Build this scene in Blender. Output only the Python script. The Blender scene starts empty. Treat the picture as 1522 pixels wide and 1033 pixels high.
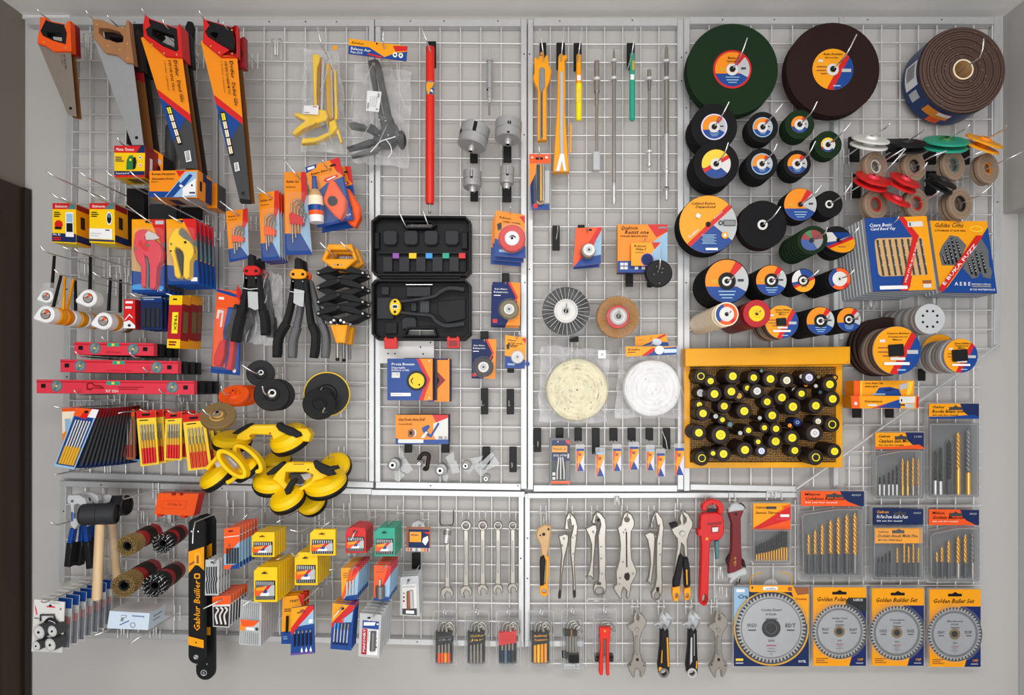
import bpy,bmesh,math,random
from mathutils import Vector,Matrix
from mathutils.geometry import tessellate_polygon
random.seed(7)
sc = bpy.context.scene
COL = sc.collection
# ---- the place: back wall is the plane y = 0, the room lies towards -y; lengths in metres
D = 1.9          # eye to wall
S = 0.002        # metres of wall per photo pixel
CX,CY,ZC = 790.0,575.0,1.5
def kk(d): return S * (D - d) / D
def P(px,py,d): return Vector(((px - CX) * kk(d),-d,ZC + (CY - py) * kk(d)))

# ---- materials -------------------------------------------------------------
PAL = dict(
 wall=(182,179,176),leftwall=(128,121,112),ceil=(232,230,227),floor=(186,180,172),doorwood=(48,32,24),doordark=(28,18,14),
 orange=(240,140,20),amber=(244,160,16),tool=(240,88,26),red=(208,30,30),dred=(140,22,26),crimson=(176,24,38),pink=(220,58,76),
 yellow=(246,200,12),lyel=(242,226,30),gold=(212,160,40),dgold=(160,112,30),brass=(204,156,78),pack=(243,205,60),cream=(236,228,196),ivory=(246,228,200),wrap=(18,50,104),
 blue=(18,66,142),navy=(26,42,86),sky=(150,186,214),cyan=(60,150,220),teal=(40,160,132),green=(46,120,62),dteal=(80,120,124),
 white=(236,236,236),off=(220,218,214),lgrey=(186,188,190),grey=(134,136,138),mgrey=(100,101,103),dgrey=(66,67,69),char=(46,47,50),black=(24,24,26),ink=(18,18,20),
 greendisc=(30,48,30),browndisc=(44,30,28),blackdisc=(30,30,32),sandbrown=(92,72,66),sandpaper=(150,128,108),sandgrey=(150,140,136),tan=(204,164,112),wood=(214,184,142),pwood=(160,112,74),
 maroon=(112,24,32),olive=(112,100,60),bronze=(122,98,60),purple=(140,80,170),deepblue=(24,40,96),boardyellow=(240,166,10),skin=(226,190,150),paleblue=(206,222,236),rust=(150,90,56),lav=(214,214,244),umber=(44,34,31),rustd=(112,70,32),bristle=(158,132,82),vermilion=(222,40,24))
METAL = dict(alu=(202,203,204,.42,.5),wire=(226,226,226,.36,.4),steel=(204,204,204,.32,.5),dsteel=(126,126,128,.4,.6),chrome=(226,226,226,.2,.8),nickel=(160,155,147,.28,.6),bright=(232,232,232,.3,.4),
 bladesteel=(178,180,184,.42,.55),bladegrey=(150,140,130,.5,.5),castiron=(168,169,170,.45,.35),goldsteel=(222,164,60,.32,.7),dkiron=(84,85,88,.5,.5))
def lin(c):
    c = c / 255.0
    return c / 12.92 if c <= .04045 else ((c + .055) / 1.055) ** 2.4
_M = {}
def base_mat(name,rgb,rough,metal=0.,var=.06,scale=40.,bump=0.,spec=.4):
    m = bpy.data.materials.new(name); m.use_nodes = True
    nt = m.node_tree; b = nt.nodes['Principled BSDF']
    tc = nt.nodes.new('ShaderNodeTexCoord'); nz = nt.nodes.new('ShaderNodeTexNoise')
    nz.inputs['Scale'].default_value = scale; nz.inputs['Detail'].default_value = 4
    nt.links.new(tc.outputs['Object'],nz.inputs['Vector'])
    mx = nt.nodes.new('ShaderNodeMix'); mx.data_type = 'RGBA'
    c = [lin(v) for v in rgb]
    mx.inputs[6].default_value = (*[v * (1 - var) for v in c],1); mx.inputs[7].default_value = (*[min(1,v * (1 + var)) for v in c],1)
    nt.links.new(nz.outputs['Fac'],mx.inputs[0]); nt.links.new(mx.outputs[2],b.inputs['Base Color'])
    b.inputs['Roughness'].default_value = rough; b.inputs['Metallic'].default_value = metal
    b.inputs['Specular IOR Level'].default_value = spec
    if bump:
        bp = nt.nodes.new('ShaderNodeBump'); bp.inputs['Strength'].default_value = bump; bp.inputs['Distance'].default_value = .002
        nt.links.new(nz.outputs['Fac'],bp.inputs['Height']); nt.links.new(bp.outputs['Normal'],b.inputs['Normal'])
    return m
def film(name,alpha,rough,rgb=(240,240,242),scale=28.,bump=.6,lo=.5,hi=1.8):
    m = base_mat(name,rgb,rough,0,.02,scale,bump,.6)
    nt = m.node_tree; b = nt.nodes['Principled BSDF']; nz = [n for n in nt.nodes if n.type == 'TEX_NOISE'][0]
    mr = nt.nodes.new('ShaderNodeMapRange'); mr.inputs[1].default_value = .35; mr.inputs[2].default_value = .7
    mr.inputs[3].default_value = alpha * lo; mr.inputs[4].default_value = alpha * hi
    nt.links.new(nz.outputs['Fac'],mr.inputs[0]); nt.links.new(mr.outputs[0],b.inputs['Alpha'])
    return m
def M(k):
    if k in _M: return _M[k]
    if k in METAL:
        r = METAL[k]; m = base_mat(k,r[:3],r[3],r[4],.08,60)
    elif k == 'bag': m = film('clear_bag_film',.1,.1,(196,197,199))
    elif k == 'bagback': m = film('clear_bag_back_film',.36,.2,(232,233,235),22,.5,.6,1.4)
    elif k == 'blister': m = film('clear_blister_plastic',.035,.1,(225,228,230),12,.1,.8,1.2)
    elif k == 'blisteredge': m = film('clear_blister_rim',.3,.15,(205,208,211),14,.1,.8,1.2)
    elif k == 'glass': m = film('window_glass',.25,.05,(150,158,162),5,0,.9,1.1)
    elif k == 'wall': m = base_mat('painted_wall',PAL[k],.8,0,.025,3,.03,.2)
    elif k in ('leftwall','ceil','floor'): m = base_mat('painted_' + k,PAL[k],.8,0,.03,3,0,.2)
    elif k in ('greendisc','browndisc','blackdisc','sandbrown','sandpaper','sandgrey'): m = base_mat(k,PAL[k],.9,0,.25,500,.25,.12)
    elif k in ('wood','pwood','doorwood'):
        m = base_mat(k,PAL[k],.5,0,.22,9,.05)
        n = [x for x in m.node_tree.nodes if x.type == 'TEX_NOISE'][0]
        mp = m.node_tree.nodes.new('ShaderNodeMapping'); mp.inputs['Scale'].default_value = (6,6,.5)
        tc = [x for x in m.node_tree.nodes if x.type == 'TEX_COORD'][0]
        m.node_tree.links.new(tc.outputs['Object'],mp.inputs[0]); m.node_tree.links.new(mp.outputs[0],n.inputs['Vector'])
    elif k == 'perf':      # perforated board: yellow sheet with rows of dark punched holes
        m = base_mat('perforated_yellow_board',PAL['boardyellow'],.5,0,.05,20)
        nt = m.node_tree; b = nt.nodes['Principled BSDF']
        tc = [x for x in nt.nodes if x.type == 'TEX_COORD'][0]
        mp = nt.nodes.new('ShaderNodeMapping'); mp.inputs['Rotation'].default_value = (math.pi / 2,0,0)
        vo = nt.nodes.new('ShaderNodeTexVoronoi'); vo.voronoi_dimensions = '2D'; vo.inputs['Scale'].default_value = 210; vo.inputs['Randomness'].default_value = .12
        nt.links.new(tc.outputs['Object'],mp.inputs[0]); nt.links.new(mp.outputs[0],vo.inputs['Vector'])
        lt = nt.nodes.new('ShaderNodeMath'); lt.operation = 'LESS_THAN'; lt.inputs[1].default_value = .5
        nt.links.new(vo.outputs['Distance'],lt.inputs[0])
        mx = nt.nodes.new('ShaderNodeMix'); mx.data_type = 'RGBA'
        old = b.inputs['Base Color'].links[0].from_socket
        nt.links.new(lt.outputs[0],mx.inputs[0]); nt.links.new(old,mx.inputs[6]); mx.inputs[7].default_value = (.012,.009,.006,1)
        nt.links.new(mx.outputs[2],b.inputs['Base Color'])
    elif k == 'fleece': m = base_mat('cream_fleece',PAL['cream'],.95,0,.12,90,.9,.1)
    elif k == 'fleecew': m = base_mat('white_fleece',(240,240,240),.95,0,.06,60,.6,.1)
    elif k in PAL:
        dark = k in ('black','char','ink','umber','dgrey','deepblue','navy')
        m = base_mat(k,PAL[k],.5 if dark else .38,0,.05,50,0,.22 if dark else .35)
    else: raise KeyError(k)
    _M[k] = m; return m

# ---- 2-D helpers in photo pixels -------------------------------------------
def circ(cx,cy,r,n=28,ry=None,rot=0,a0=0,a1=360):
    ry = r if ry is None else ry; o = []; c,s = math.cos(math.radians(rot)),math.sin(math.radians(rot))
    full = abs(a1 - a0) >= 360; cnt = n if full else n + 1
    for i in range(cnt):
        a = math.radians(a0 + (a1 - a0) * i / n); x,y = r * math.cos(a),ry * math.sin(a)
        o.append((cx + x * c - y * s,cy + x * s + y * c))
    return o
def rect(x0,y0,x1,y1): return [(x0,y0),(x1,y0),(x1,y1),(x0,y1)]
def rr(x0,y0,x1,y1,r,n=3):
    o = []
    for cx,cy,a in ((x1 - r,y0 + r,-90),(x1 - r,y1 - r,0),(x0 + r,y1 - r,90),(x0 + r,y0 + r,180)):
        o += [(cx + r * math.cos(math.radians(a + 90 * i / n)),cy + r * math.sin(math.radians(a + 90 * i / n))) for i in range(n + 1)]
    return o
def rot2(pts,cx,cy,a):
    c,s = math.cos(math.radians(a)),math.sin(math.radians(a))
    return [(cx + (x - cx) * c - (y - cy) * s,cy + (x - cx) * s + (y - cy) * c) for x,y in pts]
def clip(pts,x1,y1,x2,y2):
    """the part of a convex polygon on the right-hand side of the arrow (x1,y1)->(x2,y2), as seen in the picture"""
    f = lambda p: (x2 - x1) * (p[1] - y1) - (y2 - y1) * (p[0] - x1)
    o = []
    for i,a in enumerate(pts):
        b = pts[(i + 1) % len(pts)]; fa,fb = f(a),f(b)
        if fa >= 0: o.append(a)
        if fa * fb < 0:
            t = fa / (fa - fb); o.append((a[0] + (b[0] - a[0]) * t,a[1] + (b[1] - a[1]) * t))
    return o
def area(p): return .5 * sum(p[i][0] * p[(i + 1) % len(p)][1] - p[(i + 1) % len(p)][0] * p[i][1] for i in range(len(p)))
def inset(pts,b):
    n = len(pts); sg = 1 if area(pts) > 0 else -1; o = []
    for i in range(n):
        a,p,c = pts[i - 1],pts[i],pts[(i + 1) % n]
        u = Vector((p[0] - a[0],p[1] - a[1])); v = Vector((c[0] - p[0],c[1] - p[1]))
        if u.length < 1e-6 or v.length < 1e-6: o.append(p); continue
        u.normalize(); v.normalize(); nn = Vector((-u.y - v.y,u.x + v.x)) * sg
        if nn.length < 1e-4: o.append(p); continue
        nn.normalize(); cs = max(.5,abs(nn.dot(Vector((-u.y,u.x)))))
        o.append((p[0] + nn.x * b / cs,p[1] + nn.y * b / cs))
    return o
def spline(pts,n=4):
    o = []
    for i in range(len(pts) - 1):
        p0 = pts[max(0,i - 1)]; p1 = pts[i]; p2 = pts[i + 1]; p3 = pts[min(len(pts) - 1,i + 2)]
        for j in range(n):
            t = j / n
            o.append(tuple(.5 * (2 * b + (c - a) * t + (2 * a - 5 * b + 4 * c - e) * t * t + (-a + 3 * b - 3 * c + e) * t ** 3) for a,b,c,e in zip(p0,p1,p2,p3)))
    o.append(tuple(pts[-1])); return o
def band(path,w):
    """outline of a stroke: path [(x,y)], w a half width or a list of half widths"""
    n = len(path); L = []; R = []
    for i,p in enumerate(path):
        a,b = path[max(0,i - 1)],path[min(n - 1,i + 1)]
        v = Vector((b[0] - a[0],b[1] - a[1])).normalized(); h = w[i] if isinstance(w,(list,tuple)) else w
        L.append((p[0] + v.y * h,p[1] - v.x * h)); R.append((p[0] - v.y * h,p[1] + v.x * h))
    return L + R[::-1]

_T = {}
def textmesh(s,bold):
    key = (s,bold)
    if key not in _T:
        cu = bpy.data.curves.new('lettering','FONT'); cu.body = s; cu.resolution_u = 1; cu.offset = .012 if bold else 0
        ob = bpy.data.objects.new('lettering',cu); me = ob.to_mesh()
        _T[key] = ([(v.co.x,v.co.y) for v in me.vertices],[tuple(p.vertices) for p in me.polygons])
        ob.to_mesh_clear(); bpy.data.objects.remove(ob); bpy.data.curves.remove(cu)
    return _T[key]

# ---- things and parts --------------------------------------------------------
THINGS = []
class Part:
    def __init__(s,T,name,parent=None,label=None):
        s.T,s.name,s.parent,s.label = T,name,parent,label
        s.v,s.f,s.fm,s.fs,s.mats = [],[],[],[],[]
        s.d = T.d; s.n = 0; s.quad = None; s.kind = None
    def w(s,px,py,d): q = P(px,py,d); q.y += s.T.off; return q
    def add(s,vs,fs,mat,smooth=False):
        if mat not in s.mats: s.mats.append(mat)
        mi = s.mats.index(mat); b = len(s.v); s.v += [Vector(x) for x in vs]
        for f in fs: s.f.append(tuple(b + i for i in f)); s.fm.append(mi); s.fs.append(smooth)
        return s
    def poly(s,pts,mat,d=None,t=.003,holes=(),bev=0,side=None,smooth=False):
        """flat shape traced in photo pixels at distance d from the wall, t thick towards the wall; bev = chamfer in pixels"""
        d = s.T.d if d is None else d; s.d = d; s.n = 0
        loops = [list(pts)] + [list(h) for h in holes]; kz = kk(d)
        ring = [[s.w(x,y,d) for x,y in l] for l in loops]
        front = ring; edge = ring
        if bev:
            ins = [inset(loops[0],bev)] + [inset(h,-bev) for h in loops[1:]]
            front = [[s.w(x,y,d) for x,y in l] for l in ins]
            edge = [[q + Vector((0,bev * kz,0)) for q in l] for l in ring]
        tri = tessellate_polygon([[Vector((q.x,q.z,0)) for q in l] for l in front])
        fl = [q for l in front for q in l]
        s.add(fl,tri,mat)
        if t > 0:
            side = side or mat
            back = [[Vector((q.x,q.y + t,q.z)) for q in l] for l in ring]
            tri2 = tessellate_polygon([[Vector((q.x,q.z,0)) for q in l] for l in back])
            s.add([q for l in back for q in l],[x[::-1] for x in tri2],side)
            for fr,ed,bk in zip(front,edge,back):
                m = len(ed)
                if bev: s.add(fr + ed,[(i,(i + 1) % m,m + (i + 1) % m,m + i) for i in range(m)],mat,smooth)
                s.add(ed + bk,[(i,(i + 1) % m,m + (i + 1) % m,m + i) for i in range(m)],side,smooth)
        return s
    def dec(s,pts,mat,holes=()):
        """ink or a sticker printed on the part's current front face"""
        if len(pts) < 3: return s
        s.n += 1
        loops = [list(pts)] + [list(h) for h in holes]
        off = Vector((0,-.00025 * s.n,0))
        L = [[s.w(x,y,s.d) + off for x,y in l] for l in loops]
        tri = tessellate_polygon([[Vector((q.x,q.z,0)) for q in l] for l in L])
        return s.add([q for l in L for q in l],tri,mat)
    # card space: u to the right and v down, 0..1 over the quad (tl, tr, br, bl)
    def uv(s,u,v):
        a,b,c,e = s.quad
        return (a[0] * (1 - u) * (1 - v) + b[0] * u * (1 - v) + c[0] * u * v + e[0] * (1 - u) * v,
                a[1] * (1 - u) * (1 - v) + b[1] * u * (1 - v) + c[1] * u * v + e[1] * (1 - u) * v)
    def du(s,pts,mat): return s.dec([s.uv(*p) for p in pts],mat)
    def ru(s,u0,v0,u1,v1,mat): return s.du(rect(u0,v0,u1,v1),mat)
    def text(s,st,x,y,h,mat,rot=0,w=None,bold=True,shear=0.,mid=False):
        """lettering with cap height h px, its left baseline at x, y; w = squeeze to this length"""
        vs,fs = textmesh(st,bold)
        if not vs: return s
        x0 = min(v[0] for v in vs); x1 = max(v[0] for v in vs); k = h / .7; kx = k if w is None else w / max(1e-6,x1 - x0)
        c,sn = math.cos(math.radians(rot)),math.sin(math.radians(rot)); s.n += 1
        mx = (x1 - x0) * kx * .5 if mid else 0
        out = []
        for vx,vy in vs:
            lx,ly = (vx - x0) * kx + vy * k * shear - mx,-vy * k
            q = s.w(x + lx * c - ly * sn,y + lx * sn + ly * c,s.d); q.y -= .00025 * s.n; out.append(q)
        return s.add(out,fs,mat)
    def tu(s,st,u,v,hv,wu,mat,shear=0.,bold=True):
        a = s.uv(u,v); b = s.uv(u + wu,v); c = s.uv(u,v - hv)
        L = math.hypot(b[0] - a[0],b[1] - a[1]); H = math.hypot(c[0] - a[0],c[1] - a[1])
        return s.text(st,a[0],a[1],H,mat,math.degrees(math.atan2(b[1] - a[1],b[0] - a[0])),L,bold,shear)
    def lines(s,u,v,w,n,mat,step=.05,h=.018):
        rnd = random.Random(int(u * 999 + v * 77))
        for i in range(n): s.ru(u,v + i * step,u + w * rnd.uniform(.6,1),v + i * step + h,mat)
        return s
    def bars(s,x0,y0,x1,y1,mat='ink',n=9):
        rnd = random.Random(n)
        for i in range(n):
            a = x0 + (x1 - x0) * (i + .1) / n; s.dec(rect(a,y0,a + (x1 - x0) / n * rnd.uniform(.3,.8),y1),mat)
        return s
    def tube(s,pts,r,mat,seg=8,caps=True,smooth=True):
        pts = [Vector(p) for p in pts]; n = len(pts); rings = []; up = None
        rs = r if isinstance(r,(list,tuple)) else [r] * n
        for i,p in enumerate(pts):
            a,b = pts[max(0,i - 1)],pts[min(n - 1,i + 1)]; t = (b - a).normalized()
            if up is None: up = Vector((0,0,1)) if abs(t.z) < .9 else Vector((1,0,0))
            x = t.cross(up)
            if x.length < 1e-5: x = t.cross(Vector((1,.3,0)))
            x.normalize(); up = x.cross(t).normalized()
            rings.append([p + (x * math.cos(2 * math.pi * j / seg) + up * math.sin(2 * math.pi * j / seg)) * rs[i] for j in range(seg)])
        vs = [q for l in rings for q in l]
        fs = [(i * seg + j,i * seg + (j + 1) % seg,(i + 1) * seg + (j + 1) % seg,(i + 1) * seg + j) for i in range(n - 1) for j in range(seg)]
        s.add(vs,fs,mat,smooth)
        if caps:
            s.add(rings[0],[tuple(range(seg))],mat); s.add(rings[-1],[tuple(range(seg))[::-1]],mat)
        return s
    def ptube(s,pts,r,mat,seg=8): return s.tube([s.w(*p) for p in pts],r,mat,seg)
    def lathe(s,org,axis,prof,seg=28,flat=False):
        """prof [(height along axis, radius, material of the band up to the next point)]"""
        axis = Vector(axis).normalized(); x = axis.orthogonal().normalized(); y = axis.cross(x); org = Vector(org)
        ring = lambda h,r: [org + axis * h + (x * math.cos(2 * math.pi * j / seg) + y * math.sin(2 * math.pi * j / seg)) * r for j in range(seg)]
        for (h0,r0,m0),(h1,r1,m1) in zip(prof,prof[1:]):
            if abs(h0 - h1) < 1e-7 and abs(r0 - r1) < 1e-7: continue
            smooth = not flat
            if r0 < 1e-6: s.add(ring(h1,r1) + [org + axis * h0],[(j,(j + 1) % seg,seg) for j in range(seg)],m0,abs(h0 - h1) > 1e-5)
            elif r1 < 1e-6: s.add(ring(h0,r0) + [org + axis * h1],[(j,(j + 1) % seg,seg) for j in range(seg)],m0,abs(h0 - h1) > 1e-5)
            else: s.add(ring(h0,r0) + ring(h1,r1),[(j,(j + 1) % seg,seg + (j + 1) % seg,seg + j) for j in range(seg)],m0,smooth and abs(h0 - h1) > 1e-5)
        return s
    def cyl(s,cx,cy,r,mat,d=None,t=.01,hole=0,seg=32,side=None,bev=0):
        """round, facing the room: front at distance d from the wall, t deep; r and hole in photo pixels"""
        d = s.T.d if d is None else d; k = kk(d); o = s.w(cx,cy,d); R,H,B = r * k,hole * k,bev * k; side = side or mat
        pr = [(-t,H,side),(-t,R,side),(-B,R,mat),(0,R - B,mat),(0,H,side)]
        if H: pr.append((-t,H,side))
        s.lathe(o,(0,-1,0),pr,seg); s.d,s.n = d,0
        return s
    def ball(s,c,r,mat,seg=12,sx=1,sy=1,sz=1):
        c = Vector(c); n = seg // 2; vs = []; fs = []
        for i in range(n + 1):
            a = math.pi * i / n
            for j in range(seg):
                b = 2 * math.pi * j / seg
                vs.append(c + Vector((r * sx * math.sin(a) * math.cos(b),r * sy * math.sin(a) * math.sin(b),r * sz * math.cos(a))))
        for i in range(n):
            for j in range(seg): fs.append((i * seg + j,i * seg + (j + 1) % seg,(i + 1) * seg + (j + 1) % seg,(i + 1) * seg + j))
        return s.add(vs,fs,mat,True)
    def build(s,org,parent=None,name=None):
        me = bpy.data.meshes.new(name or s.name)
        me.from_pydata([tuple(q - org) for q in s.v],[],s.f)
        for k in s.mats: me.materials.append(M(k))
        me.polygons.foreach_set('material_index',s.fm); me.polygons.foreach_set('use_smooth',s.fs)
        bm = bmesh.new(); bm.from_mesh(me); bmesh.ops.recalc_face_normals(bm,faces=bm.faces); bm.to_mesh(me); bm.free()
        o = bpy.data.objects.new(name or s.name,me); COL.objects.link(o)
        if s.label: o['label'] = s.label
        if s.kind: o['kind'] = s.kind
        if parent: o.parent = parent
        s.obj = o; return o

class Thing:
    def __init__(s,name,label,cat,d=.05,group=None,kind=None,pivot=None,rot=None,off=0.):
        s.name,s.label,s.cat,s.d,s.group,s.kind,s.pivot,s.rot,s.off = name,label,cat,d,group,kind,pivot,rot,off
        s.parts = []; THINGS.append(s)
    def part(s,name,parent=None,label=None):
        p = Part(s,name,parent,label); s.parts.append(p); return p
    def build(s):
        ps = [p for p in s.parts if p.f]
        if not ps: return
        pts = [q for p in ps for q in p.v]
        lo = [min(q[i] for q in pts) for i in range(3)]; hi = [max(q[i] for q in pts) for i in range(3)]
        if s.pivot: org = P(*s.pivot); org.y += s.off
        else: org = Vector(((lo[0] + hi[0]) / 2,(lo[1] + hi[1]) / 2,lo[2]))
        if len(ps) == 1: root = ps[0].build(org,None,s.name)
        else:
            root = bpy.data.objects.new(s.name,None); root.empty_display_size = .02; COL.objects.link(root)
            for p in ps:
                pp = p.parent.obj if p.parent is not None and p.parent.f else root
                p.build(org,pp)
        root.location = org
        if s.rot: root.rotation_euler = [math.radians(a) for a in s.rot]
        if s.label: root['label'] = s.label
        if s.cat: root['category'] = s.cat
        if s.group: root['group'] = s.group
        if s.kind: root['kind'] = s.kind
        return root

def hook(tx,ty,L,what,up=(0,-9),bare=False,plate=None,back=.03):
    """wire peg hook straight out of the grid; tx, ty = where its straight end is seen, L = how far that end stands off the wall"""
    T = Thing('peg_hook',('empty ' if bare else '') + 'steel wire peg hook ' + ('' if bare else 'holding ') + what,'hook',L,'wire peg hooks on the grid')
    p = T.part('prong'); a = P(tx,ty,L); b = Vector((a.x,-back,a.z))
    k = kk(L); tip = a + Vector((up[0] * k,-.012,-up[1] * k)); mid = a.lerp(tip,.4) + Vector((0,-.005,0))
    p.tube([b,a.lerp(b,.5),a,mid,tip],.0019,'chrome')
    if plate:
        q = T.part('hook_plate',label='black plastic hook plate'); x0,y0,x1,y1 = plate
        q.poly(rr(x0,y0,x1,y1,1),'black',back + .006,.006,bev=.5)
    else:
        q = T.part('hook_clip')
        for sx in (-.008,.008):
            q.tube([b + Vector((sx,-.004,.022)),b + Vector((sx,-.004,-.022))],.0017,'wire')
        q.tube([b + Vector((-.012,-.004,0)),b + Vector((.012,-.004,0))],.0017,'wire')
    return T
def dhook(cx,cy,d,what,hx,hy,ext=.07):
    '''hook through the middle of a disc that faces the room at distance d; its tip is seen hx, hy px off the disc centre'''
    L = d + ext; f = (D - d) / (D - L); tx,ty = CX + (cx - CX) * f,CY + (cy - CY) * f
    return hook(tx,ty,L,what,(cx + hx - tx,cy + hy - ty))
def plate(x0,y0,x1,y1,label,hk=True):
    T = Thing('hook_plate',label,'hook plate',.05,'bare black hook plates')
    T.part('plate').poly(rr(x0,y0,x1,y1,1),'black',.036,.006,bev=.5)
    if hk:
        p = T.part('prong'); c = P((x0 + x1) / 2,y0 + (y1 - y0) * .62,.036); e = c + Vector((0,-.11,0))
        p.tube([c,e,e + Vector((0,-.006,.014))],.0017,'chrome')
def card(name,label,cat,quad,d,base,t=.003,group=None,side=None,off=0.,pn='card',r=0):
    T = Thing(name,label,cat,d,group,off=off); p = T.part(pn); p.quad = quad
    p.poly(quad,base,d,t,side=side); return T,p
def q4(x0,y0,x1,y1): return [(x0,y0),(x1,y0),(x1,y1),(x0,y1)]
ORD = ['first','second','third','fourth','fifth','sixth','seventh','eighth','ninth','tenth','eleventh','twelfth','thirteenth','fourteenth','fifteenth','sixteenth']
# ======================= the room ============================================
def struct(name,vs,fs,mat):
    T = Thing(name,None,None,kind='structure'); p = T.part(name); p.add(vs,fs,mat); return T
def boxm(p,x0,x1,y0,y1,z0,z1,mat):
    vs = [(x,y,z) for x in (x0,x1) for y in (y0,y1) for z in (z0,z1)]
    return p.add(vs,[(0,1,3,2),(4,6,7,5),(0,4,5,1),(2,3,7,6),(0,2,6,4),(1,5,7,3)],mat)
XL,XR,ZT,YF = P(38,0,0).x,P(1491,0,0).x,P(0,25,0).z,-4.2
T = Thing('wall_back',None,None,kind='structure'); boxm(T.part('w'),XL - .2,XR + .25,0,.1,0,ZT + .1,'wall')
T = Thing('ceiling',None,None,kind='structure'); boxm(T.part('w'),XL - .2,XR + .25,YF,.1,ZT,ZT + .1,'ceil')
T = Thing('floor',None,None,kind='structure'); boxm(T.part('w'),XL - .2,XR + .25,YF,.1,-.1,0,'floor')
zd = P(0,283,0).z
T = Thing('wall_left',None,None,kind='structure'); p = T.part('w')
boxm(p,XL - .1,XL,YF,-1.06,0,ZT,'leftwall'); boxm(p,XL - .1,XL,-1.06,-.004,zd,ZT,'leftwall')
# door in the left wall, right at the corner
T = Thing('door_1',None,None,kind='structure'); p = T.part('door_frame')
boxm(p,XL - .1,XL + .014,-.1,-.006,0,zd,'doorwood'); boxm(p,XL - .1,XL + .014,-1.06,-.97,0,zd,'doorwood'); boxm(p,XL - .1,XL + .014,-.97,-.1,zd - .09,zd,'doorwood')
boxm(p,XL - .1,XL + .022,-.03,-.006,0,zd,'doordark')
p = T.part('door_leaf'); boxm(p,XL - .06,XL - .02,-.965,-.105,.01,zd - .095,'doorwood')
for z0,z1 in ((.15,.95),(1.1,1.9)): boxm(p,XL - .022,XL - .012,-.84,-.23,z0,z1,'doordark')
p = T.part('door_handle'); p.tube([(XL - .02,-.9,1.0),(XL + .03,-.9,1.0),(XL + .03,-.8,1.0)],.008,'steel')
# right wall with a glazed opening that starts at the corner
zo = P(0,318,0).z
T = Thing('wall_right',None,None,kind='structure'); p = T.part('w')
boxm(p,XR,XR + .2,YF,-.95,0,ZT,'wall'); boxm(p,XR,XR + .2,-.95,-.002,zo,ZT,'wall')
T = Thing('window_1',None,None,kind='structure'); p = T.part('window_frame')
xw = XR + .045
for y0,y1 in ((-.06,-.002),(-.95,-.89),(-.5,-.45)): boxm(p,xw,xw + .05,y0,y1,0,zo,'lgrey')
boxm(p,xw,xw + .05,-.89,-.06,zo - .05,zo,'lgrey'); boxm(p,xw,xw + .05,-.89,-.06,0,.08,'lgrey')
boxm(p,xw,xw + .05,-.89,-.06,P(0,490,0).z - .02,P(0,490,0).z + .02,'dgrey')
p = T.part('window_pane'); boxm(p,xw + .02,xw + .026,-.89,-.06,.08,zo - .05,'glass')
T = Thing('trim_1',None,None,kind='structure'); boxm(T.part('w'),XL,XL + .14,-.012,-.001,ZT - .012,ZT - .001,'bright')

# ======================= wire grid panels =====================================
FD = .028   # front of the frame tubes
def frame_bar(p,a,b,w,d=FD,mat='alu'):
    d = d - .0012 if abs(a[0] - b[0]) < abs(a[1] - b[1]) else d
    """square tube from pixel a to pixel b, w px wide"""
    p.poly(band([a,b],w / 2),mat,d,.024,bev=.7)
def screws(p,pts):
    for x,y in pts: p.cyl(x,y,1.1,'dgrey',FD + .0008,.001,seg=8)
def panel(label,bars,vx,hy,x0,x1,yt,yb,skew=0,bolts=(),vtop=None):
    """bars = frame tubes [(a, b, width)]; vx, hy = wire positions; skew = how far a cross wire drops from x0 to x1"""
    T = Thing('wire_grid_panel',label,'grid panel',FD,'wire grid panels on the wall')
    if bars:
        p = T.part('frame')
        for b in bars: frame_bar(p,*b)
        screws(p,bolts)
    q = T.part('wire_mesh')
    for i,x in enumerate(vx):
        yy0,yy1 = (yt,yb) if vtop is None else vtop(x)
        s = skew * (x - x0) / (x1 - x0); q.tube([P(x,yy0 + s,.018),P(x,yy1 + s,.018)],.0021,'wire',6)
    for y in hy:
        y,a,b = y if isinstance(y,tuple) else (y,x0,x1)
        q.tube([P(a,y,.0215),P(b,y + skew * (b - a) / (x1 - x0),.0215)],.0021,'wire',6)
def seq(a,step,end):
    o = []
    while a <= end: o.append(a); a += step
    return o
R5 = random.Random(5)
panel('narrow wire grid panel behind the hand saws at the upper left',
      [((40,31),(323,33),11),((105,37),(97,706),9),((319,37),(319,712),8),((93,706),(323,713),9)],
      seq(134,26.4,315),seq(63,26.6,700),104,316,34,707,4,[(140,33),(200,33),(101,300),(99,430),(99,560)])
panel('wire grid panel behind the hex key packs and riveters',
      [((325,33),(556,33),11),((329,37),(329,716),8),((552,37),(552,716),8),((325,714),(555,721),9)],
      seq(362,30.6,548),seq(62,28,705),332,549,34,712,3,[(400,32),(454,32),(500,32),(552,270),(552,450)])
panel('wire grid panel behind the open black tool case',
      [((557,33),(774,33),11),((561.5,39),(561.5,717),8),((778.5,27),(778.5,727),9),((558,721),(774,724),10)],
      seq(593.5,30.3,770),seq(63,28.5,716),564,775,34,718,2,[(610,31),(660,31),(740,31),(779,80),(779,200),(780,420),(770,722),(640,722)])
panel('wire grid panel behind the rods and fleece polishing discs',
      [((793,32),(1007,32),12),((788.5,28),(788.5,728),8),((1011.5,28),(1011.5,728),9),((793,726),(1007,726),10)],
      seq(818,26.9,1006),seq(65.7,27.15,716),792,1008,34,722,0,[(832,31),(940,30),(787,80),(1013,85),(1013,120),(787,400),(1012,700)])
panel('wire grid panel behind the grinding discs and yellow board',
      [((1025,30),(1247,30),11),((1021,26),(1021,730),9),((1243,34),(1243,722),8),((1026,724),(1186,727),9)],
      seq(1054,31,1240),seq(64.5,28.4,716),1024,1240,34,722,1,[(1074,29),(1151,29),(1020,78),(1020,160),(1020,420)])
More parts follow.
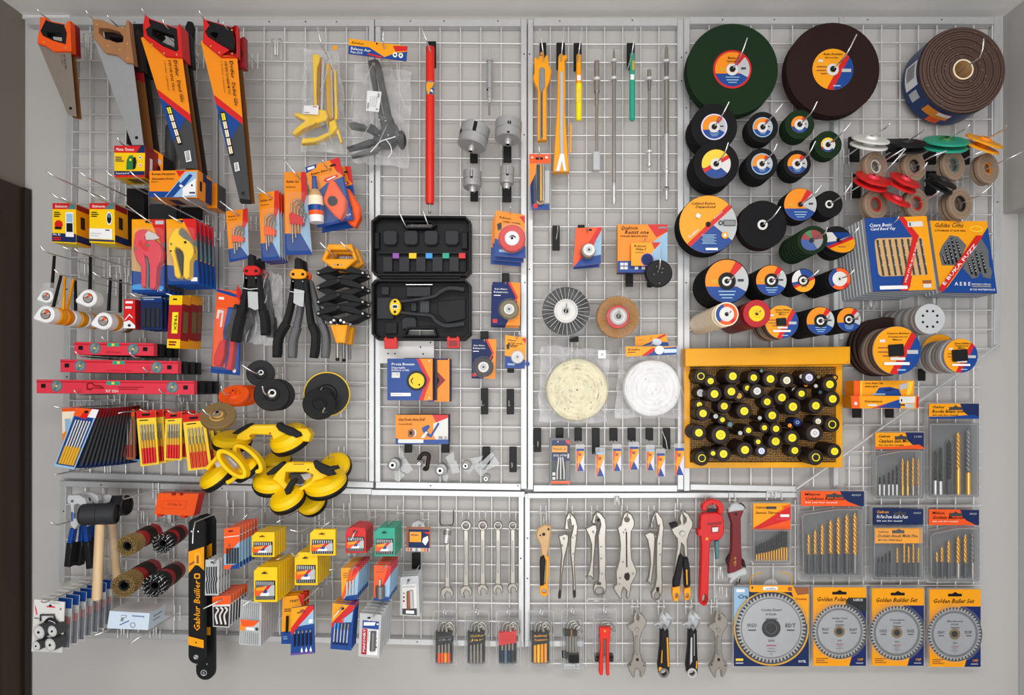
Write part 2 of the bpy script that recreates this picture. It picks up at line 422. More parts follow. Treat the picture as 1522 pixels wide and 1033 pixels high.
panel('wire grid panel with slanted lower end at the right wall',
      [((1254,30),(1478,30),11),((1251,25),(1251,505),7),((1483,26),(1482,515),9)],
      seq(1283,27.4,1478),seq(63.5,28.4,505) + [(y,1254,1481 - (y - 513) / .7157) for y in (518,546.5,575,603,631.5)],1254,1479,34,512,0,[(1290,29),(1400,29),(1483,90),(1483,300)],
      vtop=lambda x: (34,511 + (1483 - x) * .7157))
THINGS[-1].part('slanted_brace').poly(band([(1483,513),(1184,727)],1.2),'alu',.036,.003)
panel('long lower wire grid panel behind the cassettes and combination spanners',
      [((88,719),(552,731),9),((552,732),(780,735),8.5),((94,722),(91,866),8),((128,944),(776,958),9),((774.5,734),(774.5,962),8)],
      seq(127,26.25,770),[750,775,802,829,857,886,913],96,771,724,947,11,[(150,721),(330,726),(94,760),(620,954),(774,830)])
panel('lower wire grid panel behind the locking pliers',
      [((784,737),(1186,736),8),((784,734),(784,962),8),((780,957),(868,957),9)],
      seq(816,27.3,1080),[760.5,788,815,842,869,896.7,926,956,986],788,1091,740,990,0,[(784,800),(784,860)])
panel('frameless wire grid behind the drill bit packs',[],
      [1098,1119,1149,1182,1209,1238,1262,1283,1310,1338,1365,1393,1420,1447],[(y,max(1096 if y > 732 else 1258,1494 - (y - 508) * 1.40),1458) for y in (545,575,606,634,671,695,723,751,780,813,842,870)],
      1096,1458,0,0,0,vtop=lambda x: (max(743 if x < 1258 else 500,518 + (1486 - x) / 1.40),874))
# ======================= upper left: saws, boxes, cutters =====================
def box(name,label,quad,d,t,front,right=None,bottom=None,top=None,left=None,cat='box',group=None,off=0.):
    T = Thing(name,label,cat,d,group,off=off); p = T.part('carton'); p.quad = quad; p.t = t
    F = [p.w(x,y,d) for x,y in quad]; B = [q + Vector((0,t,0)) for q in F]; p.d = d; p.n = 0
    for f,m in (((0,1,2,3),front),((4,5,6,7),front),((1,5,6,2),right or front),((3,2,6,7),bottom or front),((0,4,5,1),top or front),((0,3,7,4),left or front)):
        p.add(F + B,[f],m)
    return T,p
def side(p,which,u0,v0,u1,v1,mat):
    """paint on the right side or the bottom of a carton: u runs back from the front edge, v along that edge"""
    q = [p.w(x,y,p.T.d) for x,y in p.quad]
    a,b,n = (q[1],q[2],Vector((.0004,0,0))) if which == 'r' else (q[3],q[2],Vector((0,0,-.0004)))
    p.add([a.lerp(b,v) + Vector((0,u * p.t,0)) + n for u,v in rect(u0,v0,u1,v1)],[(0,1,2,3)],mat)
def hand_saw(label,d,blade,handle,hole,hmat,bmat,rivets=(),rim=None,off=0.,deco=None,group='hand saws'):
    T = Thing('hand_saw',label,'hand saw',d,group,off=off)
    b = T.part('blade'); b.poly(blade,bmat,d - .008,.0014)
    if deco: deco(b)
    h = T.part('handle'); h.poly(handle,hmat,d,.02,holes=[hole] if hole else (),bev=.9)
    for x,y in rivets: h.cyl(x,y,1.3,'brass',d + .001,.001,seg=8)
    if rim:
        g = T.part('grip',label='black rubber grip'); g.poly(rim[0],'black',d + .0015,.023,holes=[rim[1]] if len(rim) > 1 else (),bev=.8)
    return T
# saw 1
h1 = [(59,24.5),(68,26),(73,33),(97,37),(99,31.5),(103.5,30),(105.5,76),(79,76),(66.8,68),(54.8,64),(55.5,55),(58,42)]
r1 = [(59.5,45),(67,29.5),(78,33),(94,36),(98.7,49),(97,65),(78,59.5),(63,52)]; i1 = [(69,47.5),(91.5,49.5),(91.5,61),(80,58.5),(71,55)]
b1 = [(55.5,62),(66,67),(105,74),(114,173.6),(101,170.7)]
def dk1(b):
    b.dec(circ(105,161,2.2,14),'ink'); b.text('BUILDER',94,82,3,'dgrey',82,22); b.text('7 TPI',90,82,2,'dgrey',82,14)
hand_saw('short hand saw with orange-red handle and bare grey blade, beside the left wall corner',.2,b1,h1,r1,'tool','bladegrey',[(65,62.5),(97.5,71),(97,39)],(r1,i1),deco=dk1)
hand_saw('hand saw with brown blade hanging behind the short grey-bladed saw',.2,b1,h1,r1,'dred','rustd',off=.018,group='hand saws behind the front ones')
hook(63,22,.21,'the short orange-handled saw at the wall corner',(-2,-4))
# saw 2
h2 = [(136.5,27.4),(152,29.4),(173,39),(185,40),(188,29),(190.7,30),(193.6,58),(198.4,94),(187,93),(174,81.6),(156,78.7),(144,63),(137.5,54.5),(138.5,40)]
r2 = [(146,41),(161.7,42),(177,47),(183,54.5),(182,62),(174,63),(156,57.5),(146,48)]
b2 = [(138,54),(165,60),(197.5,90),(213.5,215.5),(196.5,215.5)]
hand_saw('hand saw with brown wooden handle and plain silver blade',.2,b2,h2,r2,'pwood','bladesteel',[(144,36.5),(160.7,68),(178,73.5),(189.7,86.5),(189,65),(182,41)],deco=lambda b: b.dec(circ(203,204.6,2.4,14),'ink'))
hand_saw('hand saw with dark orange blade hidden behind the wooden-handled saw',.2,b2,h2,r2,'umber','rustd',off=.045,group='hand saws behind the front ones',
         deco=lambda b: (b.dec([(165,60),(197.5,90),(200,112),(176,100)],'dred'),b.text('BUILDER',203,120,3,'ink',80,40)))
hand_saw('hand saw with red-edged dark blade deepest behind the wooden-handled saw',.2,b2,h2,r2,'black','umber',off=.075,group='hand saws behind the front ones')
hook(134.5,25,.21,'the wooden-handled saw',(-2,-5)); hook(166,31,.2,'the wooden-handled saw, second prong',(-2,-4))
# saws 3 and 4
def sleeve(tl,w,br,ey,blk,lab,tx):
    def f(b):
        (x0,y0),(x1,y1) = tl
        b.dec(w['blade'],'dgrey')
        o = w['blade']
        top = clip(o,*w['l1']); b.dec(top,'orange')
        mid = clip(clip(o,*w['l1'][2:],*w['l1'][:2]),*w['l2']); b.dec(mid,'red')
        low = clip(clip(o,*w['l2'][2:],*w['l2'][:2]),*w['l3'][2:],*w['l3'][:2]); b.dec(low,'blue')
        b.dec(blk,'ink')
        (ax,ay),(bx,by),(cx,cy),(dx,dy) = blk
        for col in (.12,.56):
            for r in range(5):
                u0,u1,v0,v1 = col,col + .32,.04 + r * .19,.2 + r * .19
                q = [(ax * (1 - u) * (1 - v) + bx * u * (1 - v) + cx * u * v + dx * (1 - u) * v,ay * (1 - u) * (1 - v) + by * u * (1 - v) + cy * u * v + dy * (1 - u) * v) for u,v in rect(u0,v0,u1,v1)]
                b.dec(q,'ivory' if r else 'lyel')
        b.dec(lab,'white'); x,y = lab[0]; bw = lab[1][0] - x
        for i in range(6):
            b.dec([(lab[0][0] + 1.5 + (lab[3][0] - lab[0][0]) * (i + .5) / 7,lab[0][1] + (lab[3][1] - lab[0][1]) * (i + .6) / 7),(lab[1][0] - 1.5 + (lab[2][0] - lab[1][0]) * (i + .5) / 7,lab[1][1] + (lab[2][1] - lab[1][1]) * (i + .6) / 7),
                   (lab[1][0] - 1.5 + (lab[2][0] - lab[1][0]) * (i + 1) / 7,lab[1][1] + (lab[2][1] - lab[1][1]) * (i + 1) / 7),(lab[0][0] + 1.5 + (lab[3][0] - lab[0][0]) * (i + 1) / 7,lab[0][1] + (lab[3][1] - lab[0][1]) * (i + 1) / 7)],'ink')
        for s_,X,Y,h,r,L in tx: b.text(s_,X,Y,h,'ink',r,L,True,.2)
    return f
B3 = [(209.5,56.5),(213,55),(245,80),(271,84),(294.3,251),(269.6,249.4)]
h3 = [(215,20.6),(221,27),(262,43),(265.5,34),(267.4,37),(271,85.5),(245,83.6),(213,55.5),(212,37)]
r3 = [(222,28),(262,42.5),(264.5,74),(261.6,76),(242,68),(219,52),(216,43),(224,37)]; i3 = [(226,42),(258,53),(259,70),(243,63),(226,52)]
s3 = sleeve([(0,0),(0,0)],dict(blade=B3,l1=(285.5,172,233,132),l2=(288,185.5,236.5,143.5),l3=(258,210,281,168)),0,0,[(246.3,158),(254,157.4),(272,215),(265.5,216)],[(275,226),(283.5,224),(286,240),(278,242)],
            [('Drifer',259.5,91,5,81,24),('Dand Gilo',264.5,121,5,79,33),('DEI NE ENS TRO',252,91,3.2,82,46),('e bolder oulanasol',245.5,91,1.8,82,45)])
hand_saw('hand saw in orange printed sleeve with slanted red band, left one of the two',.2,B3,h3,r3,'red','dgrey',[(225.5,66),(243.5,79),(262.5,81),(259,45)],(r3,i3),deco=s3)
hand_saw('red-handled hand saw half hidden behind the left orange-sleeved saw',.2,B3,h3,r3,'red','rustd',off=.022,group='hand saws behind the front ones')
hand_saw('black-handled hand saw furthest back behind the left orange-sleeved saw',.2,B3,h3,r3,'black','umber',off=.05,group='hand saws behind the front ones')
hook(216.5,22,.21,'the left orange-sleeved saw',(-1.5,-5)); hook(247.5,40,.21,'the left orange-sleeved saw, inner prong',(-2,-7))
B4 = [(298.4,62),(301,60),(327,82),(352.5,84),(371.5,298),(356,297)]
h4 = [(301,24.5),(306,29.4),(343,41),(349,37),(351.5,37),(352.6,84.5),(327.5,84.5),(301,62.5),(302,41)]
r4 = [(306,30),(343,41),(348.5,62),(347,73),(341,73.5),(326,65),(309,54),(304.5,46),(311,37)]; i4 = [(311,49),(316,47),(324,49),(321,58)]
s4 = sleeve([(0,0),(0,0)],dict(blade=B4,l1=(360.5,174.6,317.5,140.5),l2=(361.5,185.5,319.5,153),l3=(340,216,358,180)),0,0,[(327.5,166.4),(334.6,166),(348.6,231),(341.7,232)],[(348.6,243),(355,241.5),(357.5,254),(350.5,256)],
            [('Drifer',342.5,92,5,84,26),('Dadtel Gilo',346,124,5,83,35),('OEI EN OI NEN M TO',335,92,3.2,83,50),('e bolder oulanasol',330,92,1.8,84,47)])
def s4b(b): s4(b); b.dec(circ(362.5,288,2,12),'ink')
t4 = hand_saw('hand saw in orange printed sleeve with slanted red band, right one of the two',.2,B4,h4,r4,'red','dgrey',[(313,68.5),(326,78),(345,79.5),(344.5,44.5)],(r4,i4),deco=s4b)
t4.part('tip_cap',label='black plastic tip cap').poly([(356,295),(371.5,297),(373,302.5),(358,302),(355.5,299)],'black',.196,.006,bev=.5)
hand_saw('red-handled hand saw peeking out behind the right orange-sleeved saw',.2,B4,[(x + 4,y + 8) for x,y in h4],None,'dred','rustd',off=.03,group='hand saws behind the front ones',rim=([(x + 4,y + 8) for x,y in r4],))
hook(301.5,26,.21,'the right orange-sleeved saw',(-2,-6)); hook(336,41,.21,'the right orange-sleeved saw, inner prong',(-1.5,-4))

# boxes under the saws
def stud(label,off,group,fr):
    T,p = box('product_box',label,[(169.7,216.5),(215.8,217),(215,263.8),(170.3,263.8)],.2,.06,'yellow','dred','yellow','red',off=off,group=group)
    p.ru(0,0,1,.22,'red'); p.du([(.72,.22),(.86,0),(1,0),(1,.22)],'navy'); p.tu('Mutua Timmet',.06,.16,.09,.58,'white',.2)
    p.ru(0,.8,1,.93,'navy'); p.ru(0,.93,1,1,'red'); p.tu('Sound and lof',.05,.9,.06,.45,'white')
    p.du([(.42,.45),(.5,.32),(.62,.3),(.62,.75),(.4,.76)],'green'); p.du([(.62,.38),(.7,.36),(.74,.5),(.7,.72),(.62,.76)],'black'); p.du(circ(.54,.45,.04,10),'lyel')
    for v in (.38,.62): p.du(circ(.86,v,.05,12,.06),'white'); p.du(circ(.86,v,.025,10,.03),'navy' if v < .5 else 'red')
    p.lines(.06,.36,.3,3,'navy',.06,.025)
    side(p,'r',.35,.3,.55,.7,'white'); side(p,'b',.2,.3,.8,.9,'olive')
stud('small red and yellow box printed with a green device, below the wooden-handled saw',0,'boxes below the saws',1)
T,p = box('product_box','orange box with round black window, half hidden behind the green device box',[(224.5,219),(242.5,231),(242,262),(223,262)],.14,.05,'orange','black')
p.du(circ(.5,.72,.32,18,.22),'ink'); p.du([(.2,.2),(.85,.3),(.85,.48),(.2,.42)],'lgrey')
q = [(222,254),(294,253),(293.3,301),(222,294.5)]
T,p = box('product_box','wide orange, blue and white box with a tool picture below the left sleeved saw',[(222,254),(294,252.5),(293.3,294),(222,293)],.21,.075,'orange','orange','orange','orange')
p.ru(0,.78,.7,1,'blue'); p.du([(.32,1),(.55,.5),(.75,.06),(.98,.06),(.98,.98),(.62,.98)],'sky'); p.du([(.55,.02),(.75,.02),(.62,.24)],'red'); p.du([(.5,.66),(.62,.4),(.68,.62),(.5,.98),(.34,1)],'blue')
p.du([(.6,.58),(.84,.14),(.9,.2),(.72,.62),(.66,.66)],'blue'); p.du([(.62,.56),(.66,.52),(.72,.6),(.66,.64)],'white'); p.du([(.7,.66),(.97,.3),(.97,.9),(.7,.96)],'white'); p.du(circ(.89,.56,.02,10,.04),'ink'); p.ru(.84,.8,.96,.86,'navy')
p.tu('Roman Amquants',.06,.17,.08,.48,'ink',.15); p.tu('Automatic Driver',.06,.35,.08,.46,'ink',.1); p.tu('Ratsol S',.06,.45,.05,.14,'ink')
side(p,'r',.35,.0,.6,.3,'navy'); side(p,'r',.55,.1,1,1,'navy'); side(p,'r',.15,.35,.3,.7,'ink'); side(p,'b',.15,.55,.9,.95,'lgrey'); side(p,'b',.3,.3,.9,.5,'navy')
box('product_box','narrow orange box standing right behind the wide tool picture box',[(309,271),(323,273),(323,309),(308,309)],.1,.05,'orange','dgrey')
hook(181,214,.17,'the small green device box',(-2,-7)); hook(205,265,.24,'the green device box, lower prong',(-7,-8)); hook(245,302,.24,'the wide orange tool box',(-12,-12)); hook(283,300,.235,'the wide orange tool box, right prong',(-10,-8))
for x,y,what in ((84,264,'sticking out at the left edge above the red-topped boxes'),(132,265,'second from the left edge above the red-topped boxes'),(91,297,'just above the left red-topped box'),(147,296,'just above the right red-topped box'),(172,265,'left of the small green device box')):
    hook(x,y,.25,what,(-11,-9),bare=True)
# tape measure boxes
for i,(x0,x1,lb) in enumerate(((78,112.7,'yellow tape measure box with red top and phone-like device picture, left of the pair'),(133,170,'yellow tape measure box with white price strip, right of the pair'))):
    T,p = box('product_box',lb,[(x0,302),(x1,302),(x1 + 1,362.5),(x0,360.5)],.22,.055,'yellow','amber','yellow','red',group='boxes below the saws')
    p.ru(0,0,1,.15,'red'); p.du([(.6,.15),(.82,0),(1,0),(1,.15)],'dteal'); p.tu('Rutmueren',.12,.11,.07,.5,'white',.2); p.lines(.08,.22,.3,3,'ink',.05,.025)
    if i == 0:
        p.ru(0,.76,1,.97,'navy'); p.du(circ(.28,.54,.17,16,.11),'red'); p.ru(.12,.6,.4,.66,'ink'); p.ru(.58,.23,.92,.84,'white'); p.ru(.62,.27,.88,.48,'sky'); p.ru(.62,.5,.88,.72,'ink'); p.tu('Mo. Ri',.06,.82,.05,.3,'white'); p.lines(.06,.86,.4,2,'red',.05,.03)
    else:
        p.du(circ(.8,.38,.12,18,.17),'white'); p.du(circ(.8,.38,.09,16,.13),'ink'); p.ru(.74,.26,.86,.36,'dteal'); p.ru(.02,.64,.92,.9,'white'); p.ru(.65,.66,.82,.69,'dgrey'); p.lines(.06,.76,.5,2,'lgrey',.06,.02); p.ru(0,.92,1,.96,'navy')
    side(p,'r',.05,.02,.95,.16,'dred'); side(p,'r',0,.78,1,.95,'navy'); side(p,'r',.3,.3,.6,.6,'umber'); side(p,'b',.1,.1,.9,.9,'lyel')
T,p = box('product_box','dark side of a box deeper behind the right tape measure box',[(150,306),(186,306),(186,364),(150,362)],.155,.07,'amber','umber',group='boxes below the saws')
hook(104,300,.24,'the left tape measure box',(-10,-6)); hook(163,299,.24,'the right tape measure box',(-12,-8))

# pipe cutters on cards
def cutter_card(label,quad,off,front=True):
    T,p = card('pipe_cutter_pack',label,'blister pack',quad,.22,'blue',.003,'pipe cutter packs',off=off)
    p.du([(0,0),(1,0),(1,.62),(.5,.72),(0,.7)],'amber'); p.du([(.55,0),(1,0),(1,.45)],'red'); p.du([(0,.35),(.35,.45),(.3,.72),(0,.7)],'tan'); p.du([(.6,.55),(1,.3),(1,.62)],'dteal')
    return T,p
for i,(qd,col,nm) in enumerate(((q4(196,326,245,435),'red','red'),([(247,326),(291,325),(296,422),(249,423)],'yellow','yellow'))):
    for k in range(4,0,-1):
        T,p = cutter_card(f'{nm} pipe cutter card, {ORD[k]} from the front of its stack',qd,.022 * k)
        T.part('blister').poly(rr(qd[0][0] + 4,qd[0][1] + 14,qd[1][0] - 4,qd[2][1] - 5,6),'dgrey',.233,.014)
    T,p = cutter_card(f'{nm} plastic pipe cutter on orange and blue card, front of its stack',qd,0)
    p.ru(.42,.02,.58,.05,'ink'); p.ru(.72,.02,.97,.07,'lgrey') if i == 0 else p.ru(.76,.9,.96,.96,'white')
    if i == 0: p.tu('5 M',.78,.985,.03,.14,'white'); p.du([(.02,.9),(.5,.86),(.98,.92),(.98,.96),(.02,.96)],'cyan')
    b = T.part('cutter_body',label=nm + ' plastic cutter body')
    if i == 0:
        b.poly([(200,346),(205,342),(211,340.5),(218,341.5),(213.5,347),(212.5,353),(215.6,358),(222,357),(228,356.7),(236,363),(239,373),(238,387),(232,397),(230,425),(227,429),(221.7,429),(221.7,397),(219,383),(213,378),(215.6,392),(215,425),(211,427.5),(209,424),(208.5,396),(202,387),(197.5,372),(198,357)],'pink',.243,.022,bev=1.6)
        b.dec([(205,360),(209,357),(212,362),(218,360),(222,365),(219,375),(213,371),(207,366)],'red'); b.cyl(220,364.5,2.4,'nickel',.245,.003,seg=14); b.cyl(202,369.5,1.8,'nickel',.245,.003,seg=12)
        c = T.part('cutter_blade'); c.poly([(215,346),(219,342.5),(230,347),(237,353.5),(228,356.5),(217,356.5)],'bright',.236,.003)
        c = T.part('lever'); c.poly([(214,379),(219.5,385),(221,398),(220,428),(215,426),(216,395)],'dteal',.234,.01)
    else:
        b.poly([(250,355),(255,344.5),(261,338.5),(268,337.5),(264.5,342),(264,347),(271.5,353.7),(279,357.5),(285,364),(287,372),(285.7,380),(281,389),(280.6,411.6),(275.5,414.7),(271.5,410.6),(272.5,381),(271,374),(266,369),(260,366.5),(258,372),(261,384),(267.5,411),(263,413.7),(259,409.6),(256,384),(250.5,373),(248.8,364)],'yellow',.243,.022,bev=1.5)
        b.cyl(275,360,1.8,'ink',.245,.003,seg=12); b.cyl(254,362.5,1.6,'nickel',.245,.003,seg=12); b.cyl(253.5,373,1.2,'ink',.245,.003,seg=10)
        c = T.part('cutter_blade'); c.poly([(265,344),(269,338),(276,344),(284,355),(288,366),(290,376),(287.5,372),(283,362),(273,354),(266,350)],'dsteel',.236,.004)
        c = T.part('lever'); c.poly([(259,368),(266,371),(271,379),(271,408),(268,411),(262,385)],'char',.234,.01)
    e = T.part('blister'); e.poly(rr(qd[0][0] + 2,qd[0][1] + 12,qd[1][0] - 2,qd[2][1] - 4,6),'blister',.2445,.0006)
hook(224,331,.225,'the red pipe cutter cards',(-34,-26)); hook(270,331,.225,'the yellow pipe cutter cards',(-15,-9))
T,p = box('small_tool_box','narrow red and white box left of the dark blue toothed packs',q4(184,445,201,488),.2,.05,'red','dred',group='small packs above the levels')
p.du([(0,.78),(.5,.72),(1,.9),(1,1),(0,1)],'white'); p.ru(.15,.06,.8,.14,'white'); p.ru(.15,.24,.7,.32,'off'); p.du([(.1,.7),(.5,.5),(.8,.62),(.8,.66),(.5,.55),(.1,.74)],'white'); p.du(circ(.5,.9,.14,14,.05),'char')
for k in range(3,-1,-1):
    x0 = 209 + k * 1.0
    T,p = card('blade_pack',f'dark blue pack of toothed steel strips, {ORD[k]} from the front','blister pack',q4(209,440,241,490),.18,'navy',.003,'dark blue strip packs',off=k * .02)
    p.ru(0,0,1,.16,'blue'); p.ru(.05,.02,.95,.06,'lgrey')
    for u in (.08,.3,.52,.74): p.poly(q4(209 + u * 32,455 + 3,209 + (u + .13) * 32,486),'char',.184,.004)
    p.lines(.1,.09,.6,1,'white')
for k,(x0,x1,dx,d) in enumerate(((252,271.5,4,.2),(275,284,3,.155),(285,290.5,3,.12))):
    T,p = box('small_tool_box',['yellow-ended dark red box with yellow label, front of its row, above the top level','yellow-ended dark red box second in the row above the top level','yellow-ended dark red box at the back right of the row above the top level'][k],
               [(x0,439),(x1,439),(x1 - dx,518),(x0 - dx,517)],d,.04,'crimson','dred','yellow','yellow',group='yellow-ended boxes above the levels')
    p.ru(0,0,1,.18,'yellow'); p.ru(0,.83,1,1,'yellow'); p.ru(.3,.32,.75,.72,'lyel'); p.ru(.3,.06,.6,.09,'ink'); p.lines(.15,.87,.6,2,'dred',.05,.03)
    a = p.uv(.48,.36); p.text('TREX',a[0],a[1],4,'ink',93,24)
    side(p,'r',0,0,1,.16,'amber'); side(p,'r',0,.85,1,1,'amber'); side(p,'r',.2,.3,.8,.7,'olive')
hook(208,443,.2,'the dark blue toothed packs',(-10,-6)); hook(262,441,.19,'the yellow-ended boxes',(-12,-4))
# wire double hooks of the grid, seen between the packs
def bracket(x,y,w,h,label):
    T = Thing('grid_bracket','bare steel wire ' + label,'wire bracket',.04,'wire brackets on the grid'); p = T.part('wire'); d = .034
    p.tube([P(x,y + h,d),P(x,y,d),P(x + w,y,d),P(x + w,y + h,d)],.0017,'wire',6)
    p.tube([P(x + w * .35,y,d),P(x + w * .35,y + h * .8,d + .006),P(x + w * .6,y + h * .8,d + .006),P(x + w * .6,y,d)],.0017,'wire',6)
for a in ((124,50,12,38,'bracket between the first two saws'),(162,272,26,28,'bracket under the small green device box'),(200,282,14,24,'bracket left of the wide orange tool box'),(262,308,16,22,'bracket under the wide orange tool box'),
          (118,385,22,30,'bracket right of the tape measure straps'),(164,395,26,24,'bracket above the single white tape measure'),(300,320,16,60,'bracket right of the pipe cutters'),(404,58,14,30,'bracket alone under the top rail, left of the bagged yellow gun'),
          (110,595,30,10,'bracket above the blue file packs'),(150,594,28,10,'second bracket above the blue file packs'),(190,596,30,12,'bracket above the yellow file packs'),(262,590,18,20,'bracket above the right yellow file packs'),
          (205,760,14,22,'bracket between mallets and orange box'),(245,765,14,18,'bracket under the orange box'),(175,930,15,18,'double hook under the pale blue box, left one'),(223,930,15,18,'double hook under the pale blue box, right one'),
          (470,592,9,22,'bracket below the large yellow-rimmed pad, left one'),(500,592,9,20,'bracket below the large yellow-rimmed pad, right one'),(1384,440,9,15,'bracket under the right blade box'),(1290,446,9,14,'bracket under the left blade box'),
          (465,875,14,12,'bracket between the yellow cassette and the blue card pack'),(880,640,0.1,0.1,'')):
    if a[2] > 1: bracket(*a)

# dark plate and cartons added to darken the gaps, then two tool handles
for lb,x0,y0,x1,y1,d in (('tall black plate added to darken the gap behind the wooden-handled saw',188,35,216,214,.06),('black carton added to darken the depth under the small green device box',188,280,214,324,.1),('dark grey carton added to darken the depth under the wide orange tool box',222,303,262,326,.08),('black carton added to darken the frame post gap above the yellow pipe cutter',268,308,296,325,.06)):
    T = Thing('dark_filler_plate' if 'plate' in lb else 'carton',lb,'plate' if 'plate' in lb else 'box',d,'dark stock deep behind the saws and boxes'); T.part('b').poly(rr(x0,y0,x1,y1,1),'ink' if 'black' in lb else 'char',d,.02,bev=.5)
T = Thing('round_file','dark grey round tool handle hanging behind the left sleeved saw','handle',.09,'dark stock deep behind the saws and boxes'); T.part('b').tube([P(255,184,.07),P(254,190,.07),P(253,250,.07),P(253,254,.07)],[.008,.014,.014,.01],'dgrey',16)
T = Thing('screwdriver_grip','black tapered tool handle right of the left sleeved saw grip','handle',.09,'dark stock deep behind the saws and boxes'); T.part('b').tube([P(283,34,.07),P(283,42,.07),P(281,70,.07),P(280,96,.07)],[.008,.013,.014,.009],'black',16)
# ======================= left: tape measures, levels, file packs ==============
def tape(label,cx,cy,r,d,mat='white',strap=None,face=True,off=0.,w=.03,tipdir=(-1,.35),group='tape measures'):
    T = Thing('tape_measure',label,'tape measure',d,group,off=off); b = T.part('case')
    a = math.atan2(tipdir[1],tipdir[0]); L = r * 1.45
    pts = [(cx + r * math.cos(a + t),cy + r * math.sin(a + t)) for t in [math.radians(50 + 260 * i / 20) for i in range(21)]]
    pts = pts + [(cx + L * math.cos(a - .12),cy + L * math.sin(a - .12)),(cx + L * math.cos(a + .12),cy + L * math.sin(a + .12))]
    b.poly(pts,mat,d,w,bev=1.6,smooth=True)
    if face:
        f = T.part('badge',label='round printed badge'); f.poly(circ(cx + .5,cy,r * .58,22),'dgrey',d + .001,.002)
        f.dec(circ(cx + .5,cy,r * .5,20),'lgrey'); f.dec(clip(circ(cx + .5,cy,r * .5,20),cx - r,cy - 3,cx + r,cy + 1),'sandgrey'); f.dec(clip(clip(circ(cx + .5,cy,r * .5,20),cx + r,cy - 5,cx - r,cy + 4),cx - 4,cy + r,cx + 3,cy - r),'tool')
        f.text('5 M',cx - r * .3,cy + 1.5,r * .22,'dred',-20)
    if strap:
        s = T.part('strap'); (x0,y0),(x1,y1),col = strap
        for sx in (0,1):
            s.poly(band([(x0 + sx * 1.2,y0),(x1 + sx * 2,y1)],1.5),col,d - .012 - .006 * sx,.0015)
    return T
nm = ['white','amber','orange','white','amber','white','amber']
for i in range(6,0,-1):
    tape(f'{"white" if nm[i] == "white" else "orange"} tape measure, {ORD[i]} from the front of the long row',67,467,13,.26,nm[i],[((78,409),(78,456),'black'),((84,409),(82,458),'amber'),((86,409),(76,459),'amber')][i % 3] if i < 4 else None,False,off=i * .027,w=.022,group='tape measures in the long row')
tape('white tape measure with pointed tip, front of the long row at the left edge',67,467,13,.26,'white',((90,409),(78,456),'black'),w=.024,group='tape measures in the long row')
T = tape('white tape measure in clear blister, upper left above the long row',67.7,440.5,10,.24,'white',((80,380),(76,428),'black'))
T.part('blister').poly([(64,420),(78,420),(82,452),(66,458),(53,450)],'blisteredge',.236,.012)
tape('white tape measure with brown badge hanging alone on a long black strap',130,443,13,.2,'white',((133.5,379),(132.5,430),'black'),tipdir=(-1,.25))
tape('white tape measure with red badge, front of the short row',152.7,477,13,.21,'white',((163.4,413),(160,462),'black'),tipdir=(-1,.3),group='tape measures in the short row')
for i,c in ((1,'amber'),(2,'white'),(3,'bronze')):
    tape(f'{["", "orange", "white", "brown"][i]} tape measure behind the red-badged one in the short row',152.7,477,13,.21,c,((169,413),(168,463),'black') if i == 1 else None,False,off=i * .026,w=.022,group='tape measures in the short row')
hook(72,376,.26,'the upper left tape measures',(-7,-9)); hook(122,377,.24,'the lone tape measure on a long strap',(-6,-6)); hook(92,409,.26,'the long row of tape measures',(-6,-7)); hook(150,412,.25,'the short row of tape measures',(-7,-6)); hook(106,372,.24,'between the two strap hooks',(-8,-4),bare=True)

def level(label,x0,x1,y0,y1,dy,vials,wins,top,d=.18,off=0.,back=False):
    T = Thing('spirit_level',label,'spirit level',d,'spirit levels behind the front ones' if back else 'spirit levels',off=off); b = T.part('body')
    q = [(x0,y0),(x1,y0 + dy),(x1,y1 + dy),(x0,y1)]
    b.poly(q,'black' if back else 'pink',d,.018,bev=.6)
    if back: return
    sl = dy / (x1 - x0)
    b.dec([(x0,y0 + 2.5),(x1,y0 + dy + 2.5),(x1,y0 + dy + 4),(x0,y0 + 4)],'crimson')
    for x,y,r in vials:
        v = T.part('vial',label='round teal bubble vial'); v.cyl(x,y,r,'dteal',d + .001,.003,seg=24); v.dec(circ(x,y,r * .78,20),'grey'); v.dec(rot2(rect(x - 2,y - r * .8,x + 2,y + r * .8),x,y,25),'dteal'); v.dec(circ(x,y,1.6,10),'pack')
    for x,y in wins: b.dec(rot2(rect(x - 3.4,y - 3,x + 3.4,y + 3),x,y,math.degrees(sl)),'ink')
    v = T.part('top_vial'); x,y,w = top; v.poly(rect(x - w,y - 2.6,x + w,y + 2.6),'teal',d + .0006,.002); v.dec(rect(x - 2,y - 1.8,x + 2,y + 1.8),'pack')
    return T,b
for k in (3,2,1): level(f'black backed spirit level, {ORD[k]} behind the shortest pink level',110,228,508,527,2,0,0,0,off=.035 * k,back=True)
T,b = level('shortest pink spirit level, top of the three',110,228,508,527,2,[(141,517.5,8.5),(198,519,8.5)],[(120,517),(216,519)],(168,512.5,9))
b.lines if 0 else b.text('HER JIN BAC',158,524.5,2.4,'crimson',1,22)
for k in (3,2,1): level(f'black backed spirit level, {ORD[k]} behind the middle pink level',89.5,264,534,553,2.6,0,0,0,off=.035 * k,back=True)
T,b = level('middle pink spirit level of the three',89.5,264,534,553,2.6,[(119,543.6,8.5),(233,546,8.5)],[(99.5,543.2),(252,546)],(176,539,9)); b.text('PROFESSIONAL LEVEL',158,551.5,2,'red',1,38)
for k in (3,2,1): level(f'black backed spirit level, {ORD[k]} behind the longest pink level',54,288,564,584.5,2,0,0,0,off=.04 * k,back=True)
T,b = level('longest pink spirit level, bottom of the three',54,288,564,584.5,2,[(84,573.7,8.5),(256,575.4,8.5)],[(64.6,573.4),(276,576)],(168,569.6,10))
